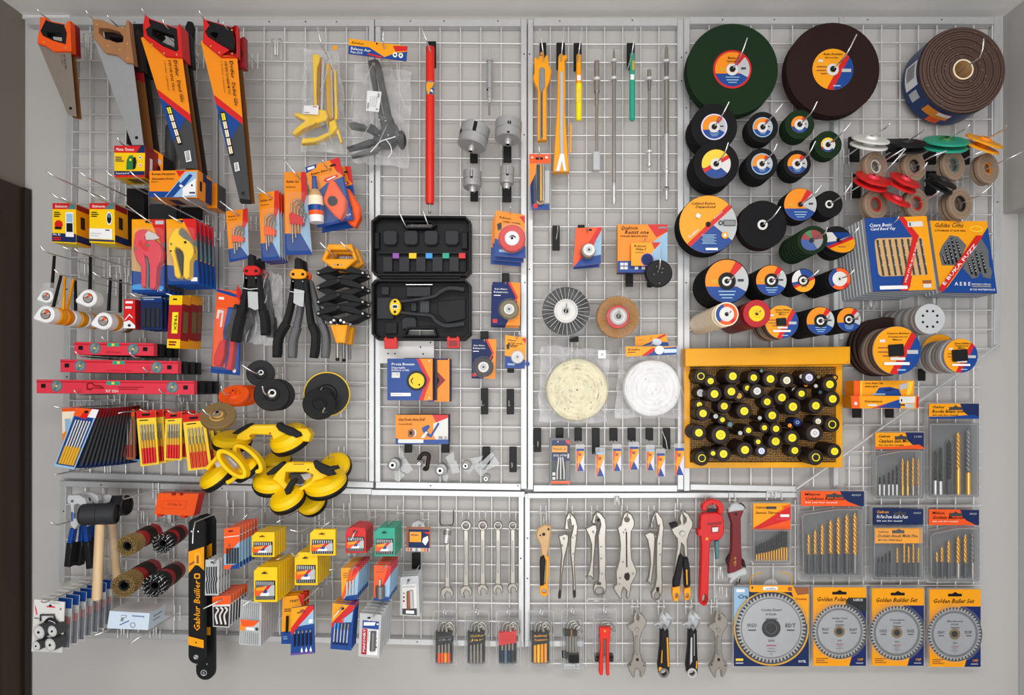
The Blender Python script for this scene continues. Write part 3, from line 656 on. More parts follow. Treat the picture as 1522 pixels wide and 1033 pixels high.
b.dec(spline([(129,570),(137,568),(141,572),(150,573),(155,577),(148,578),(140,577),(135,580),(129,579)],3),'dred',[[(131,571),(136,570),(140,574),(149,575),(152,576.4),(140,575.6),(134,577.6),(131,577)]])
b.text('RP ISH',158,583,4,'off',1,18); b.dec(rect(176,575,214,576),'dred'); b.dec(rect(176,578,206,579),'dred')
for x,y,lb in ((159,508,'shortest level, upper prong'),(120,530,'shortest level, lower left prong'),(200,531,'shortest level, lower right prong'),(220,553,'middle level, right prong'),(118,587,'longest level, left prong'),(243,585,'longest level, right prong')):
    hook(x,y,.19,'the ' + lb,(-3,-7))
# file and blade packs
def filepack(label,quad,d,base,top,rods,rot=None,pivot=None,off=0.,group='file and blade packs'):
    T = Thing('file_pack',label,'blister pack',d,group,off=off,rot=rot,pivot=pivot); p = T.part('card'); p.quad = quad; p.poly(quad,base,d,.002)
    p.ru(0,0,1,.14,top)
    if rods:
        n,cols,v0,v1 = rods
        f = T.part('files',label='row of thin files in the pack')
        (ax,ay),(bx,by),(cx,cy),(dx,dy) = quad
        for i in range(n):
            u = .12 + .76 * (i + .5) / n; vs = [v0 + (v1 - v0) * j / len(cols) for j in range(len(cols) + 1)]
            for j,c in enumerate(cols):
                a,b2 = p.uv(u,vs[j]),p.uv(u,vs[j + 1]); f.ptube([(a[0],a[1],d + .004),(b2[0],b2[1],d + .004)],.0022 if c not in ('red','gold') else .0034,c,6)
    return T,p
T,p = filepack('pale orange pack mostly hidden at the far left behind the blue file pack',[(92,605),(112,604),(114,655),(93,655)],.17,'ivory','tool',None); p.ru(.2,.35,.6,.8,'sky'); p.du([(0,.8),(.3,.7),(.3,1),(0,1)],'orange')
for k in range(14,0,-1):
    T,p = filepack(f'dark needle file pack, {ORD[min(k, 15)]} from the front in the fanned stack',[(113.7,605.6),(147,609),(114,697),(82,692)],.24,'char','dred',None,rot=(0,-1.25 * k,0),pivot=(134,609,.24),off=.0125 * k,group='dark needle file packs in the fan')
    p.ru(0,.14,.9,.3,'dred'); p.ru(0,.9,1,1,'navy'); p.ru(.93,.14,1,.95,'dgrey')
T,p = filepack('blue pack of gold-handled needle files, front of the fanned stack',[(113.7,605.6),(147,609),(111,698),(81,692.7)],.24,'blue','white',(6,['steel','steel','steel','gold','gold'],.2,.94))
p.du([(0,0),(.7,0),(.62,.16),(0,.14)],'tool'); p.du(circ(.5,.06,.1,12,.03),'ink'); p.du([(.3,.16),(.4,.06),(.65,.1),(.62,.17)],'red'); p.du([(0,.14),(.05,.14),(.05,1),(0,1)],'sky'); p.du([(.94,.14),(1,.14),(1,1),(.94,1)],'sky'); p.ru(0,.96,1,1,'sky')
for k in range(2,-1,-1):
    T,p = filepack(f'orange file pack, {ORD[k]} from the front, right of the fanned stack',[(178,608.5),(200,608),(201,684),(179,682)],.1,'rust','tool',(3,['dsteel','dsteel','dred'],.2,.95),off=k * .02)
T,p = filepack('cyan-edged pack behind the first yellow file pack',[(196,609),(214,609),(214,685),(198,685)],.08,'cyan','tool',None)
def ypack(label,qd,off=0,d=.2):
    T,p = filepack(label,qd,d,'pack','red',(5,['nickel','dsteel','gold','red','red'],.26,.96),off=off,group='yellow file packs'); p.lines(.15,.17,.7,1,'ink'); p.ru(.3,.06,.7,.1,'ink'); return T,p
for lb,qd in (('first',[(202,610.5),(231,609),(236,690),(209,693.5)]),('second',[(246,613),(270,611),(270,684.5),(244,683.6)]),('third',[(271,616),(303,613),(315,696),(279.6,700)])):
    for k in (2,1): ypack(f'yellow card of red-handled files, {ORD[k]} in the {lb} yellow stack',qd,.035 * k)
    ypack(f'yellow card of red-handled files, front of the {lb} yellow stack from the left',qd)
hook(94,606,.27,'the fanned stack of file packs',(-8,-2)); hook(217,612,.22,'the first yellow file packs',(-5,-4)); hook(258,614,.22,'the second yellow file packs',(-5,-4)); hook(288,616,.22,'the third yellow file packs',(-5,-4)); hook(90,704,.22,'low at the left edge under the file packs',(-3,1),bare=True); hook(186,612,.15,'the orange file packs',(-6,2))
# ======================= second panel: hex keys, guns, riveters ===============
def brand(p,st='Builder Set',red=True):
    """orange card with a red corner, a pale right side and a blue foot"""
    p.ru(0,.74,1,1,'blue'); p.du([(1,.22),(1,.98),(.62,.74),(.72,.5)],'sky'); p.du([(.8,0),(1,0),(1,.26),(.7,.52)],'red') if red else None
    p.tu(st,.1,.13,.03,.55,'ink',.2); p.tu('hex key set',.1,.19,.022,.4,'ink')
def hexset(label,quad,d,holder,off=0.,n=4,group='hex key packs on cards'):
    T,p = card('hex_key_pack',label,'blister pack',quad,d,'orange',.003,group,off=off); brand(p)
    if n:
        k = T.part('hex_keys',label='fan of bent steel keys')
        for i in range(n):
            u0,u1 = .3 + .12 * i,.42 + .09 * i; v0 = .33 + .035 * i
            a,b,c,e,f = p.uv(u0,.85 - .06 * i),p.uv(u0,v0 + .1),p.uv(u0 + .08,v0 + .03),p.uv(.62,v0),p.uv(.8,v0 + .06)
            k.tube([p.w(*q,d + .008 + i * .001) for q in spline([a,b,c,e,f],3)],.0022,'nickel',6)
        h = T.part('key_holder',label='plastic key holder'); h.poly([p.uv(*q) for q in ((.18,.5),(.3,.48),(.76,.55),(.74,.64),(.2,.62))],holder,d + .014,.012,bev=.8)
        e = T.part('blister'); e.poly([p.uv(*q) for q in rr(.06,.24,.94,.95,.08)],'blister',d + .016,.0006)
    return T,p
A1 = [(335.6,314),(367.7,310),(370,384),(341,390)]; A2 = [(384,287.6),(414,283),(416.8,386),(389,388)]; A3 = [(422,255.7),(454,255.7),(464,378.6),(424,379.4)]
hexset('smallest hex key card with orange holder, left of three',A1,.12,'tool')
for k in (3,2,1): hexset(f'hex key card, {ORD[k]} from the front in the middle stack',A2,.12,'tool',off=k * .018,n=0)
hexset('hex key card with orange holder, front of the middle stack',A2,.12,'tool')
hexset('largest hex key card with red holder, right of three',A3,.11,'red',n=5)
hook(352,318,.14,'the smallest hex key card',(-22,-17)); hook(401,292,.14,'the middle hex key cards',(-20,-14)); hook(444,264,.13,'the largest hex key card',(-19,-24))
for k,off in ((1,.045),(0,0)):
    qd = [(453.6,248.7),(504,234),(526,326),(472,338.5)] if k == 0 else [(489,248),(521,247),(533,337),(478,346)]
    T,p = card('chalk_line_pack','orange chalk line reel with bottle on blue card, front pack' if k == 0 else 'chalk line pack tucked behind the front one','blister pack',qd,.15 - off,'blue',.003,'chalk line packs')
    p.du([(0,.1),(.3,0),(1,0),(1,.3),(.5,.34),(0,.5)],'orange'); p.du([(.72,0),(1,0),(1,.3),(.85,.22)],'red'); p.du([(0,0),(.34,0),(.3,.06),(0,.1)],'blue')
    p.ru(.06,.02,.26,.06,'white'); p.tu('Amare Amoons',.1,.16,.045,.62,'ink',.3); p.ru(.7,.08,.86,.11,'ink'); p.du([(.42,.29),(.5,.26),(.85,.25),(.86,.29),(.5,.33)],'red'); p.du([(.52,.29),(.78,.265),(.78,.285),(.54,.31)],'white'); p.tu('FROM',.83,.93,.03,.12,'white')
    dz = .15 - off; dx = 0 if k == 0 else 22; dy = 0 if k == 0 else 12
    r = T.part('chalk_reel',label='orange diamond-shaped reel'); r.poly([(490 + dx,266 + dy),(497 + dx,269 + dy),(512.8 + dx,295 + dy),(512 + dx,312 + dy),(505 + dx,325.4 + dy),(497 + dx,321 + dy),(481.4 + dx,302 + dy),(480.6 + dx,293 + dy)],'tool',dz + .03,.028,bev=2.2,smooth=True)
    r.cyl(494 + dx,298.4 + dy,7.3,'char',dz + .033,.004,seg=24)
    if k == 0:
        b = T.part('chalk_bottle',label='chalk powder bottle'); b.lathe(P(471,331,.172),(-.06,0,1),[(0,.0,'white'),(0,.018,'white'),(.018,.02,'tool'),(.03,.02,'blue'),(.045,.021,'ivory'),(.07,.02,'tan'),(.085,.013,'tan'),(.09,.008,'blue'),(.125,.006,'blue'),(.125,0,'blue')],20)
        b.poly([(463,287),(467,285),(476,288),(473,293),(460,290)],'blue',.18,.01)
        e = T.part('blister'); e.poly([p.uv(*q) for q in rr(.05,.2,.95,.96,.06)],'blister',.185,.0006)
hook(483,246,.2,'the chalk line packs',(-1,-6))
# bagged skeleton gun (yellow) and foam gun (grey)
def bag(T,pts,d,t=.002,seed=1,mat='bag'):
    p = T.part('plastic_bag',label='crinkled clear plastic bag'); rnd = random.Random(seed)
    xs = [x for x,y in pts]; ys = [y for x,y in pts]; nx = ny = 9; vs = []
    a,b,c,e = pts
    for j in range(ny + 1):
        for i in range(nx + 1):
            u,v = i / nx,j / ny
            x = a[0] * (1 - u) * (1 - v) + b[0] * u * (1 - v) + c[0] * u * v + e[0] * (1 - u) * v
            y = a[1] * (1 - u) * (1 - v) + b[1] * u * (1 - v) + c[1] * u * v + e[1] * (1 - u) * v
            bulge = .016 * math.sin(math.pi * u) * math.sin(math.pi * v)
            edge = (i in (0,nx)) or (j in (0,ny))
            q = p.w(x + (rnd.uniform(-2,2) if edge else 0),y + (rnd.uniform(-2,2) if edge else 0),d); q.y -= bulge + rnd.uniform(-.004,.004); vs.append(q)
    p.add(vs,[(j * (nx + 1) + i,j * (nx + 1) + i + 1,(j + 1) * (nx + 1) + i + 1,(j + 1) * (nx + 1) + i) for j in range(ny) for i in range(nx)],mat,False)
    bk = [q + Vector((0,.062 + max(0,-q.y - d) * .3,0)) for q in vs]
    p.add(bk,[(j * (nx + 1) + i,j * (nx + 1) + i + 1,(j + 1) * (nx + 1) + i + 1,(j + 1) * (nx + 1) + i) for j in range(ny) for i in range(nx)],'bagback',False)
    # folds: thin ridges of doubled film
    for k in range(7):
        u0,v0 = rnd.uniform(.05,.95),rnd.uniform(.02,.9); u1,v1 = min(1,max(0,u0 + rnd.uniform(-.25,.25))),min(1,v0 + rnd.uniform(.1,.35))
        f = lambda u,v: (a[0] * (1 - u) * (1 - v) + b[0] * u * (1 - v) + c[0] * u * v + e[0] * (1 - u) * v,a[1] * (1 - u) * (1 - v) + b[1] * u * (1 - v) + c[1] * u * v + e[1] * (1 - u) * v)
        m = f(u0,v0),f(u1,v1)
        p.poly(band([m[0],((m[0][0] + m[1][0]) / 2 + rnd.uniform(-2,2),(m[0][1] + m[1][1]) / 2),m[1]],[.2,.9,.2]),'blisteredge',d + .022,.0008)
    return p
T = Thing('caulking_gun','yellow skeleton gun in a clear plastic bag under the top rail','caulking gun',.1)
b = T.part('frame',label='yellow steel frame')
b.poly([(464,82),(467,80),(472,80),(475.5,84),(474,92),(471,100),(470,140),(471,161.5),(466.5,161.5)],'yellow',.1,.016,bev=.9)
b.poly([(475,85),(479,85),(476,110),(475,160),(472,160),(472,110)],'dgold',.092,.01,bev=.6)
b.poly([(483,96),(488,92),(492,97),(494,130),(495,176),(490,177),(485,165),(483.5,130)],'gold',.095,.02,bev=1.4)
b.poly([(496.5,103),(499,104),(501.5,176),(497,178)],'yellow',.1,.01,bev=.5)
q = T.part('rod'); q.ptube([(480.5,88,.1),(478,166,.1)],.0045,'steel',8); q.ptube([(492.5,104,.11),(494.5,175,.11)],.0025,'steel',8)
h = T.part('trigger_handle',label='yellow grip and trigger'); h.poly([(474,162),(484,163.6),(487,172),(484,178.5),(468,184),(452,190),(437.4,200),(432.8,198),(438,191),(453,179),(436.5,171),(437.4,166.5),(455,170)],'yellow',.108,.024,bev=1.3)
h.dec([(450,192),(466,185),(471,181),(470,186),(458,192),(446,197)],'dgold')
h.poly([(497.4,177),(501,189),(494,198.4),(480,206),(466.5,211),(447,213),(449,205),(470,204),(489,195),(488.5,181)],'yellow',.104,.02,bev=1.2); h.poly([(503,191),(509,212),(506,212),(499,193)],'yellow',.09,.008,bev=.4)
h.cyl(479,184,3.4,'nickel',.106,.01,seg=12)
g = T.part('price_tag'); g.poly([(452,157),(473.5,156.5),(473,170.5),(451,169)],'white',.118,.001); g.dec(rect(452,166.5,460,168),'grey'); g.dec(rect(465,158,471,159.3),'red')
bag(T,[(440,53),(494,61),(508,217),(434,212)],.11,seed=3)
c = T.part('hang_card'); c.poly([(495,68),(501,68),(501,74),(495,74)],'amber',.1,.001)
hook(479,70,.12,'the bagged yellow skeleton gun',(-5,-26))
T = Thing('foam_gun','dark grey applicator gun in a bag with orange and blue header card','applicator gun',.09)
b = T.part('barrel',label='dark grey slotted arm'); b.poly([(547,92),(549.5,88.5),(555.5,87.3),(561,88),(564,92),(571,125),(581,173),(581,176),(563,176),(553,128),(548,101)],'dgrey',.12,.022,holes=[[(556,100),(558.5,104),(571,168),(567,171),(561,138)]],bev=1.2)
b.cyl(555.3,95,2.6,'nickel',.123,.004,seg=12); b.dec([(547,92),(549,89),(552,97),(549,104)],'char')
g = T.part('gun_body',label='dark grey body'); g.poly([(562,172),(582.5,172.5),(583,179),(590,187),(592.5,194),(590,206),(581,217),(555.5,216),(553.6,205),(560,197),(567,190)],'dgrey',.124,.03,bev=1.6)
for x,y in ((564,178),(573,179.5),(562.5,194.5),(563,201),(577,200.5),(556,193)): g.cyl(x,y,1.1,'chrome',.126,.003,seg=8)
h = T.part('grip_handle'); h.poly([(517.5,182.5),(522,181),(528,180.5),(534,183),(540,183.5),(545,188),(550,183),(557,186),(566,196),(562,203),(551,196),(541,191),(530,190),(519,187.8)],'dgrey',.128,.024,bev=1.4)
h = T.part('trigger'); h.poly([(514,218.5),(520,216.5),(551,206),(558,209),(557,214),(516.8,222.5)],'dgrey',.128,.02,bev=1.2)
h = T.part('hose_handle'); h.poly([(521,229.5),(545,222),(556,214),(566,217),(558,226),(522,233)],'mgrey',.12,.018,bev=1.2); h.poly(circ(596,206,6,16,13),'black',.1,.02,bev=1)
c = T.part('cord'); c.tube([P(*q) for q in spline([(551,226,.132),(558,218,.132),(566,210,.132),(582,205,.132),(588,203,.13)],4)],.0016,'white',6); c.tube([P(*q) for q in spline([(574,208,.132),(580,216,.132),(582,226,.132),(577,234,.13)],4)],.0014,'white',6)
l = T.part('paper_label',label='white printed paper tag'); l.poly([(546,134.5),(567,136.5),(563,166.5),(544,164.5)],'white',.136,.0012); l.quad = [(546,134.5),(567,136.5),(563,166.5),(544,164.5)]
for u in (.25,.4,.55,.7): l.ru(u,.25,u + .06,.8,'lgrey')
l.ru(.08,.6,.2,.9,'grey'); l.ru(.75,.85,.92,.92,'grey'); l.ru(.78,.1,.9,.3,'grey')
bag(T,[(518,78),(604,90),(601,238),(513,230)],.128,seed=9)
p = T.part('header_card',label='orange and blue header card'); qd = [(518.7,57),(606,68.7),(604,91.5),(517.8,80.3)]; p.quad = qd; p.poly(qd,'amber',.152,.001)
p.du([(0,.45),(.35,.4),(.62,.9),(.8,.55),(1,.35),(1,1),(0,1)],'blue'); p.du([(.75,.1),(1,0),(1,.3),(.8,.45)],'red'); p.tu('Euroben',.05,.3,.14,.2,'ink',.2); p.tu('Balance Aur',.04,.7,.17,.34,'white'); p.tu('Pan-310',.04,.92,.16,.2,'white'); p.du([(.33,.8),(.58,.88),(.58,1),(.33,.9)],'red')
for u in (.8,.9): p.du(circ(u,.68,.04,14,.17),'white'); p.du(circ(u,.68,.018,10,.07),'green' if u > .85 else 'ink')
p.du(circ(.48,.12,.014,10,.06),'ink')
hook(570,68,.17,'the bagged grey applicator gun',(1,-18));
# rear riveter cards and long-arm riveters
qd = [(322.6,429.6),(358,433),(356,558),(313,554)]
T,p = card('riveter_pack','red-handled riveter on orange and blue card, lower left of the long-arm riveters','blister pack',qd,.12,'blue',.003)
p.du([(0,0),(1,0),(.96,.2),(0,.2)],'tool'); p.du([(0,0),(.55,.02),(1,.06),(1,.09),(.5,.06),(0,.03)],'blue'); p.ru(.1,.09,.32,.12,'white'); p.du([(0,.2),(.5,.2),(.35,.5),(.5,.92),(.02,.92)],'tool'); p.du(circ(.82,.95,.06,14,.025),'white')
p.dec([(324,460),(333,462),(330,486),(327,486),(330,465),(327,465),(325,474),(322,473)],'off')
h = T.part('riveter',label='black riveter jaws'); h.poly(spline([(334,500),(333,490),(340,480),(344,466),(348,452),(352,456),(350,470),(346,484),(342,500)],3) + [(338,506)],'char',.14,.02,bev=1)
h = T.part('handle',label='red plastic handle'); h.poly([(326,508),(334,504),(332,530),(326,545),(317,542),(318,528)],'red',.142,.02,bev=1.4)
h = T.part('handle',label='red plastic handle'); h.poly([(341,505),(348,508),(346,525),(343,550),(335,549),(339,530)],'red',.142,.02,bev=1.4)
h = T.part('plunger'); h.poly([(341,480),(348,484),(347,510),(340,508)],'dgrey',.136,.014,bev=.8)
T.part('blister').poly([p.uv(*q) for q in rr(.05,.22,.95,.95,.06)],'blister',.145,.0006)
T = Thing('hang_tag','small red folded card tag beside the left long-arm riveter','tag',.13); T.part('tag').poly([(352.5,423),(359,433),(356,446),(351.5,441)],'red',.13,.001)
def riveter(label,hx,hy,col,L,R,d,off=0.,arm='black',tag=True,nose=True):
    T = Thing('long_arm_riveter',label,'riveter',d,'long-arm riveters',off=off)
    h = T.part('head',label='oval coloured head plate'); hw,hh = 26 if 0 else 12.5,7.3
    h.poly([(hx - hw,hy + 1),(hx - hw * .9,hy - 4),(hx - hw * .5,hy - hh),(hx + hw * .5,hy - hh),(hx + hw * .9,hy - 4),(hx + hw,hy + 1),(hx + hw * .8,hy + 6),(hx + hw * .4,hy + hh),(hx - hw * .4,hy + hh),(hx - hw * .8,hy + 6)],col,d + .006,.012,bev=.9)
    for s in (-7.2,7.2): h.cyl(hx + s,hy + .5,2.2,'black',d + .008,.004,seg=12)
    n = T.part('nose'); n.poly([(hx - 5.5,hy - 6),(hx - 5,hy - 22),(hx - 2,hy - 25),(hx + 3.5,hy - 23),(hx + 5.5,hy - 6)],'black',d,.018,bev=1.2); n.poly([(hx - 11,hy + 5),(hx + 11,hy + 5),(hx + 8,hy + 26),(hx - 9,hy + 26)],'black',d,.014,bev=.8)
    for A in (L,R):
        a = T.part('arm'); m = len(A) // 2
        a.poly(band(spline(A,4),[3.6 + 1.6 * i / (4 * (len(A) - 1)) for i in range(4 * (len(A) - 1) + 1)]),arm,d,.02,bev=1.3,smooth=True)
        g = T.part('hand_grip',label='rubber hand grip'); G = spline(A[-3:],5); g.poly(band(G,[5.4] * (len(G) - 2) + [5,3]),arm,d + .003,.025,bev=1.8,smooth=True)
    for s in (-9,9): n.cyl(hx + s * .8,hy + 11,1.1,'chrome',d + .004,.004,seg=8)
    if tag:
        t = T.part('paper_tag',label='pale grey paper tag'); t.poly(tag,'lgrey',d + .008,.001)
        t = T.part('tie'); t.tube([P(hx - 12,hy + 26,d + .01),P(hx - 3,hy + 28,d + .012),P(hx + 10,hy + 27,d + .01)],.0011,'white',5)
    return T
riveter('grey-armed riveter behind the red-headed one',373,402,'dred',[(366,410),(362,440),(357,470),(350,485),(346,505)],[(381,410),(384,440),(388,468),(389,480),(388,499)],.17,.055,'dgrey',None)
T = riveter('black long-arm riveter with red head plate',373,402,'red',[(366,410),(364,430),(359,455),(353,475),(347,508)],[(381,410),(384,430),(388,460),(391,475),(392,498)],.17,0,'black',[(368,433),(383,434),(384,459),(379,461),(369,456)])
bag(T,[(392,400),(408,403),(404,512),(352,508)],.14,seed=12)
riveter('grey-armed riveter behind the orange-headed one',442.6,407,'tool',[(436,414),(438,450),(432,484),(426,505),(425,531)],[(452,414),(462,450),(470,480),(476,500),(475,531)],.17,.035,'mgrey',None)
riveter('black long-arm riveter with orange head plate',442.6,407,'amber',[(436,414),(431,450),(423,480),(411,503),(409.5,531)],[(452,414),(457,455),(461,482),(467,500),(464.5,532)],.17,0,'black',[(437,429),(452,432),(451,456),(445,455),(436,450)])
# scissor-arm tool
def scissor(label,off,main):
    T = Thing('scissor_jack_puller' if 0 else 'folding_scissor_tool',label,'scissor tool',.15,'folding scissor tools',off=off)
    h = T.part('carry_handle',label='orange loop handle'); h.poly([(487,362.6),(522,362.6),(530.5,385),(513,399.5),(494,398.5),(477.4,386)],'amber',.16,.028,holes=[[(491,371),(520,371.5),(525.5,384.5),(484,384.5)]],bev=1.4)
    for x in (497,502,507.5): h.cyl(x,393.5,1.4,'nickel' if x != 502 else 'ink',.162,.003,seg=8)
    lv = [(402,416.8),(427.4,438),(448.7,456.5)]
    tips = [405.5,427.4,448.7,466]; cen = [398,416.8,438,456.5,478]
    for s in (-1,1):
        for i in range(4):
            a = T.part('link_arm'); x0,x1 = 502.6,(471 if s < 0 else 541)
            a.poly(band([(x0 - s * 2,cen[i]),((x0 + x1) / 2,(cen[i] + tips[i]) / 2 - 1),(x1,tips[i])],[3.5,5,2.6]),'black',.15 + .004 * (i % 2),.008,bev=.7)
            a.poly(band([(x0 - s * 2,cen[i + 1]),((x0 + x1) / 2,(cen[i + 1] + tips[i]) / 2 + 1),(x1,tips[i])],[3.5,5,2.6]),'black',.142 + .004 * (i % 2),.008,bev=.7)
            a.cyl(x1 - s * 2,tips[i],1.6,'chrome',.158,.006,seg=8)
    pv = T.parts[1]
    for i in (1,2,3): pv.cyl(502.6,cen[i],2.4,'char',.162,.012,seg=10)
    c = T.part('clamp_block',label='orange clamp block'); c.poly([(490,482.6),(516,482.6),(512,509.7),(498.7,509.7)],'amber',.16,.026,bev=1.4); c.dec([(496,485),(498,485),(501,507),(499,507)],'orange')
    for x,y in ((491.5,479),(496,476),(506,476),(511,479)): c.cyl(x,y,1.9,'bright',.158,.008,seg=10)
    f = T.part('foot_pin'); f.ptube([(501.6,509,.15),(501.6,532,.15)],.0048,'nickel',10); f.ptube([(501.6,532,.15),(501.6,536.5,.15)],.0052,'black',10); f.ptube([(510.5,509,.145),(510.8,533,.145)],.004,'dsteel',10)
    return T
scissor('black scissor-arm tool behind the front one',.06,0); scissor('black folding scissor-arm tool with orange handle and block',0,1)
hook(489,374,.19,'the scissor tool, left prong',(-11,-12)); hook(519,372,.19,'the scissor tool, right prong',(-11,-11))
# ======================= centre: tube, arbors, hole saws, case ================
T = Thing('red_tube','long red tube tool hanging under the top rail from a black holder','tube tool',.07)
b = T.part('tube'); c = P(639.5,74,.07); e = P(638.8,303,.07)
b.tube([c,c + (e - c) * .97,e],[.0125,.0128,.0118],'vermilion',24); b.tube([c + Vector((0,0,-.004)),c + Vector((.0,0,.006))],.0127,'red',24)
l = T.part('sticker',label='orange and blue sticker band'); f = lambda t: c + (e - c) * t
l.tube([f(.215),f(.3)],.0129,'grey',24); l.poly([(634,122.5),(645.5,122.5),(642,130),(637,141),(633.5,132)],'amber',.0832,.0006); l.dec([(640,131),(645,131),(643,139),(638,140)],'blue'); l.dec([(639,135),(642,132),(644,138)],'white')
h = T.part('hang_clip',label='black plastic clip'); h.poly(rr(634.5,61,648,100,1),'black',.068,.006,bev=.5)
n = T.part('end_pin'); n.ptube([(638.8,303,.07),(638.8,314,.07)],.0028,'nickel',8); n.tube([P(638.8,314,.07),P(638.8,317,.07)],.004,'dsteel',8)
hook(636.5,67,.12,'the long red tube',(-9,-22))
T = Thing('drill_arbor','steel drill arbor with thin pilot bit, right of the red tube','drill arbor',.05,'drill arbors on the grid')
b = T.part('shank'); o = P(727.7,73,.05)
def rod(p,x,prof,d=.05,seg=14):
    """upright steel rod: prof [(pixel row, radius px, material)]"""
    z0 = P(x,prof[0][0],d); k = kk(d)
    p.lathe(z0,(0,0,-1),[((y - prof[0][0]) * k,r * k,m) for y,r,m in prof],seg)
rod(b,727.7,[(72,0,'steel'),(72,2,'steel'),(89,2,'steel'),(89,5,'chrome'),(91.5,5,'dsteel'),(92,4.4,'castiron'),(132,4.4,'dsteel'),(133,4.6,'castiron'),(145,4.6,'steel'),(145.5,2.6,'steel'),(153,2.6,'steel'),(153,0,'steel')])
q = T.part('pilot_bit'); rod(q,727.2,[(153,1.5,'nickel'),(170,1.5,'nickel'),(172,.2,'nickel')]); b.cyl(724.5,133,1.4,'ink',.0595,.002,seg=8)
def hole_saw(label,a,da,b,db,r,slot):
    """cup with its arbor end at pixel a (distance da) and its open rim at b"""
    T = Thing('hole_saw',label,'hole saw',da,'hole saws'); A,B = P(*a,da),P(*b,db); ax = (B - A).normalized(); L = (B - A).length; R = r * kk(da)
    c = T.part('cup'); c.lathe(A,ax,[(.0,.009,'castiron'),(0,R * .93,'castiron'),(.003,R,'castiron'),(L * .45,R,'dsteel'),(L * .47,R * 1.015,'castiron'),(L,R * 1.015,'dsteel'),(L,R * .92,'black'),(.004,R * .9,'black'),(.004,0,'black')],36)
    n = T.part('arbor_nut'); n.lathe(A,-ax,[(0,.0095,'steel'),(.01,.0088,'steel'),(.014,.0065,'dsteel'),(.014,.0045,'ink'),(.004,.0045,'ink'),(.004,0,'ink')],20)
    s = T.part('slots',label='dark cut slots')
    x = ax.orthogonal(); best = None
    for w in slot:
        th,h0,h1,hw = w
        f = Vector((0,-1,0)) - ax * (-ax.y); f.normalize(); g = ax.cross(f)
        vs = []
        for hh,sg in ((h0,-1),(h0,1),(h1,1),(h1,-1)):
            t = th + sg * hw; vs.append(A + ax * (L * hh) + (f * math.cos(t) + g * math.sin(t)) * (R * 1.022))
        s.add(vs,[(0,1,2,3)],'ink')
    return T
hole_saw('largest steel hole saw cup with a long slot, left of the upper pair',(701,218),.125,(707,190),.117,21.5,[(.1,.45,.95,.12),(-1,.4,.6,.12)])
hole_saw('large steel hole saw cup with round holes, right of the upper pair',(755,208),.125,(756,182),.117,19.5,[(.1,.5,.68,.13),(.05,.0,.1,.1)])
hole_saw('small steel hole saw, lower left below the largest cup',(702,279),.115,(702,256),.108,13.5,[(0,.35,.9,.16)])
hole_saw('smallest slim steel hole saw, lower right by the frame post',(753,274),.115,(754,250),.108,10.5,[(.1,.35,.95,.2)])
for a in ((698.6,222,710,242,'black hook plate under the largest hole saw'),(748,215,760,241,'black hook plate under the upper right hole saw'),(699,280,710.5,299,'black hook plate under the small lower left hole saw'),(746.7,270,760,300,'black hook plate under the smallest hole saw')): plate(*a,hk=False)
hook(701,197,.13,'the largest hole saw',(0,-6)); hook(753,249,.12,'the smallest hole saw',(0,-4))
# caulking guns, pens and rods of the middle panel
T = Thing('caulking_gun','short yellow applicator with grey nozzle, leftmost in the middle panel','caulking gun',.075)
b = T.part('body',label='yellow body'); b.poly([(793.5,86),(797,85),(800,88),(801,83),(806,82),(809,86),(812,81),(815,81.5),(815.5,95),(820,105),(818,116),(812.5,131),(812.5,207.5),(799,208.5),(799.3,132),(795,124),(792,116),(794.5,106)],'amber',.08,.02,bev=1)
g = T.part('nozzle',label='grey tapered nozzle'); g.poly([(802,103),(804,99.6),(808,99.6),(810,103),(810,128),(806.5,136),(806.8,205),(804.6,207),(802.5,205),(803,136),(801,126)],'grey',.084,.014,bev=.8); g.dec([(804.5,136),(806,136),(806,204),(804.3,204)],'dgrey')
b.cyl(805,79.5,2.2,'orange',.08,.01,seg=12)
T = Thing('caulking_gun','long flared yellow applicator with white tip, second in the middle panel','caulking gun',.075)
b = T.part('body',label='yellow body'); b.poly([(829.5,104),(830,84),(832,80),(836,78),(837,82),(842.5,80.5),(843,86),(839.5,90),(840,104),(840.5,140),(839.5,160),(846,255),(822,255.4),(828,160),(828.5,140)],'amber',.08,.022,bev=1)
g = T.part('strip',label='grey centre strip'); g.poly([(832.5,106),(837,106),(837.5,140),(837,200),(838,232),(833,232),(832,200)],'lgrey',.084,.01,bev=.6)
g = T.part('tip',label='white plastic tip'); g.poly([(832.5,228),(838.5,228),(842,254),(838,254),(835,240),(832,254),(826,254)],'white',.085,.012,bev=.6)
g = T.part('pull_strap',label='yellow strap end'); g.poly([(847.5,182),(850,186),(849,226),(846.5,228)],'amber',.06,.004)
def pen(label,x,y0,y1,r,col,cap,d=.075):
    T = Thing('marker_tool',label,'marker',d,'pen-shaped tools'); b = T.part('barrel'); m = y0 + (y1 - y0) * .45
    rod(b,x,[(y0,0,col),(y0,r * .55,col),(y0 + 2,r * .8,col),(m,r,cap),(m + .5,r * 1.04,cap),(y1 - 3,r,cap),(y1 - .5,r * .6,cap),(y1,0,cap)],d,18)
    l = T.part('label',label='white sticker'); l.poly(rect(x - 2.5,m - 14,x + 3,m - 6),'white',d + r * kk(d) + .0004,.0004); return T,b
T,b = pen('yellow pen-shaped tool with lime lower half, third in the middle panel',860.3,81,180,4.6,'amber','lyel'); b.poly(rect(857,132,863,152),'pack',.0845,.0004)
T,b = pen('green pen-shaped tool under a black holder in the middle panel',939.6,79,180,4.2,'teal','teal'); q = T.part('clip'); q.poly(rect(940,90,943,104),'gold',.0838,.002)
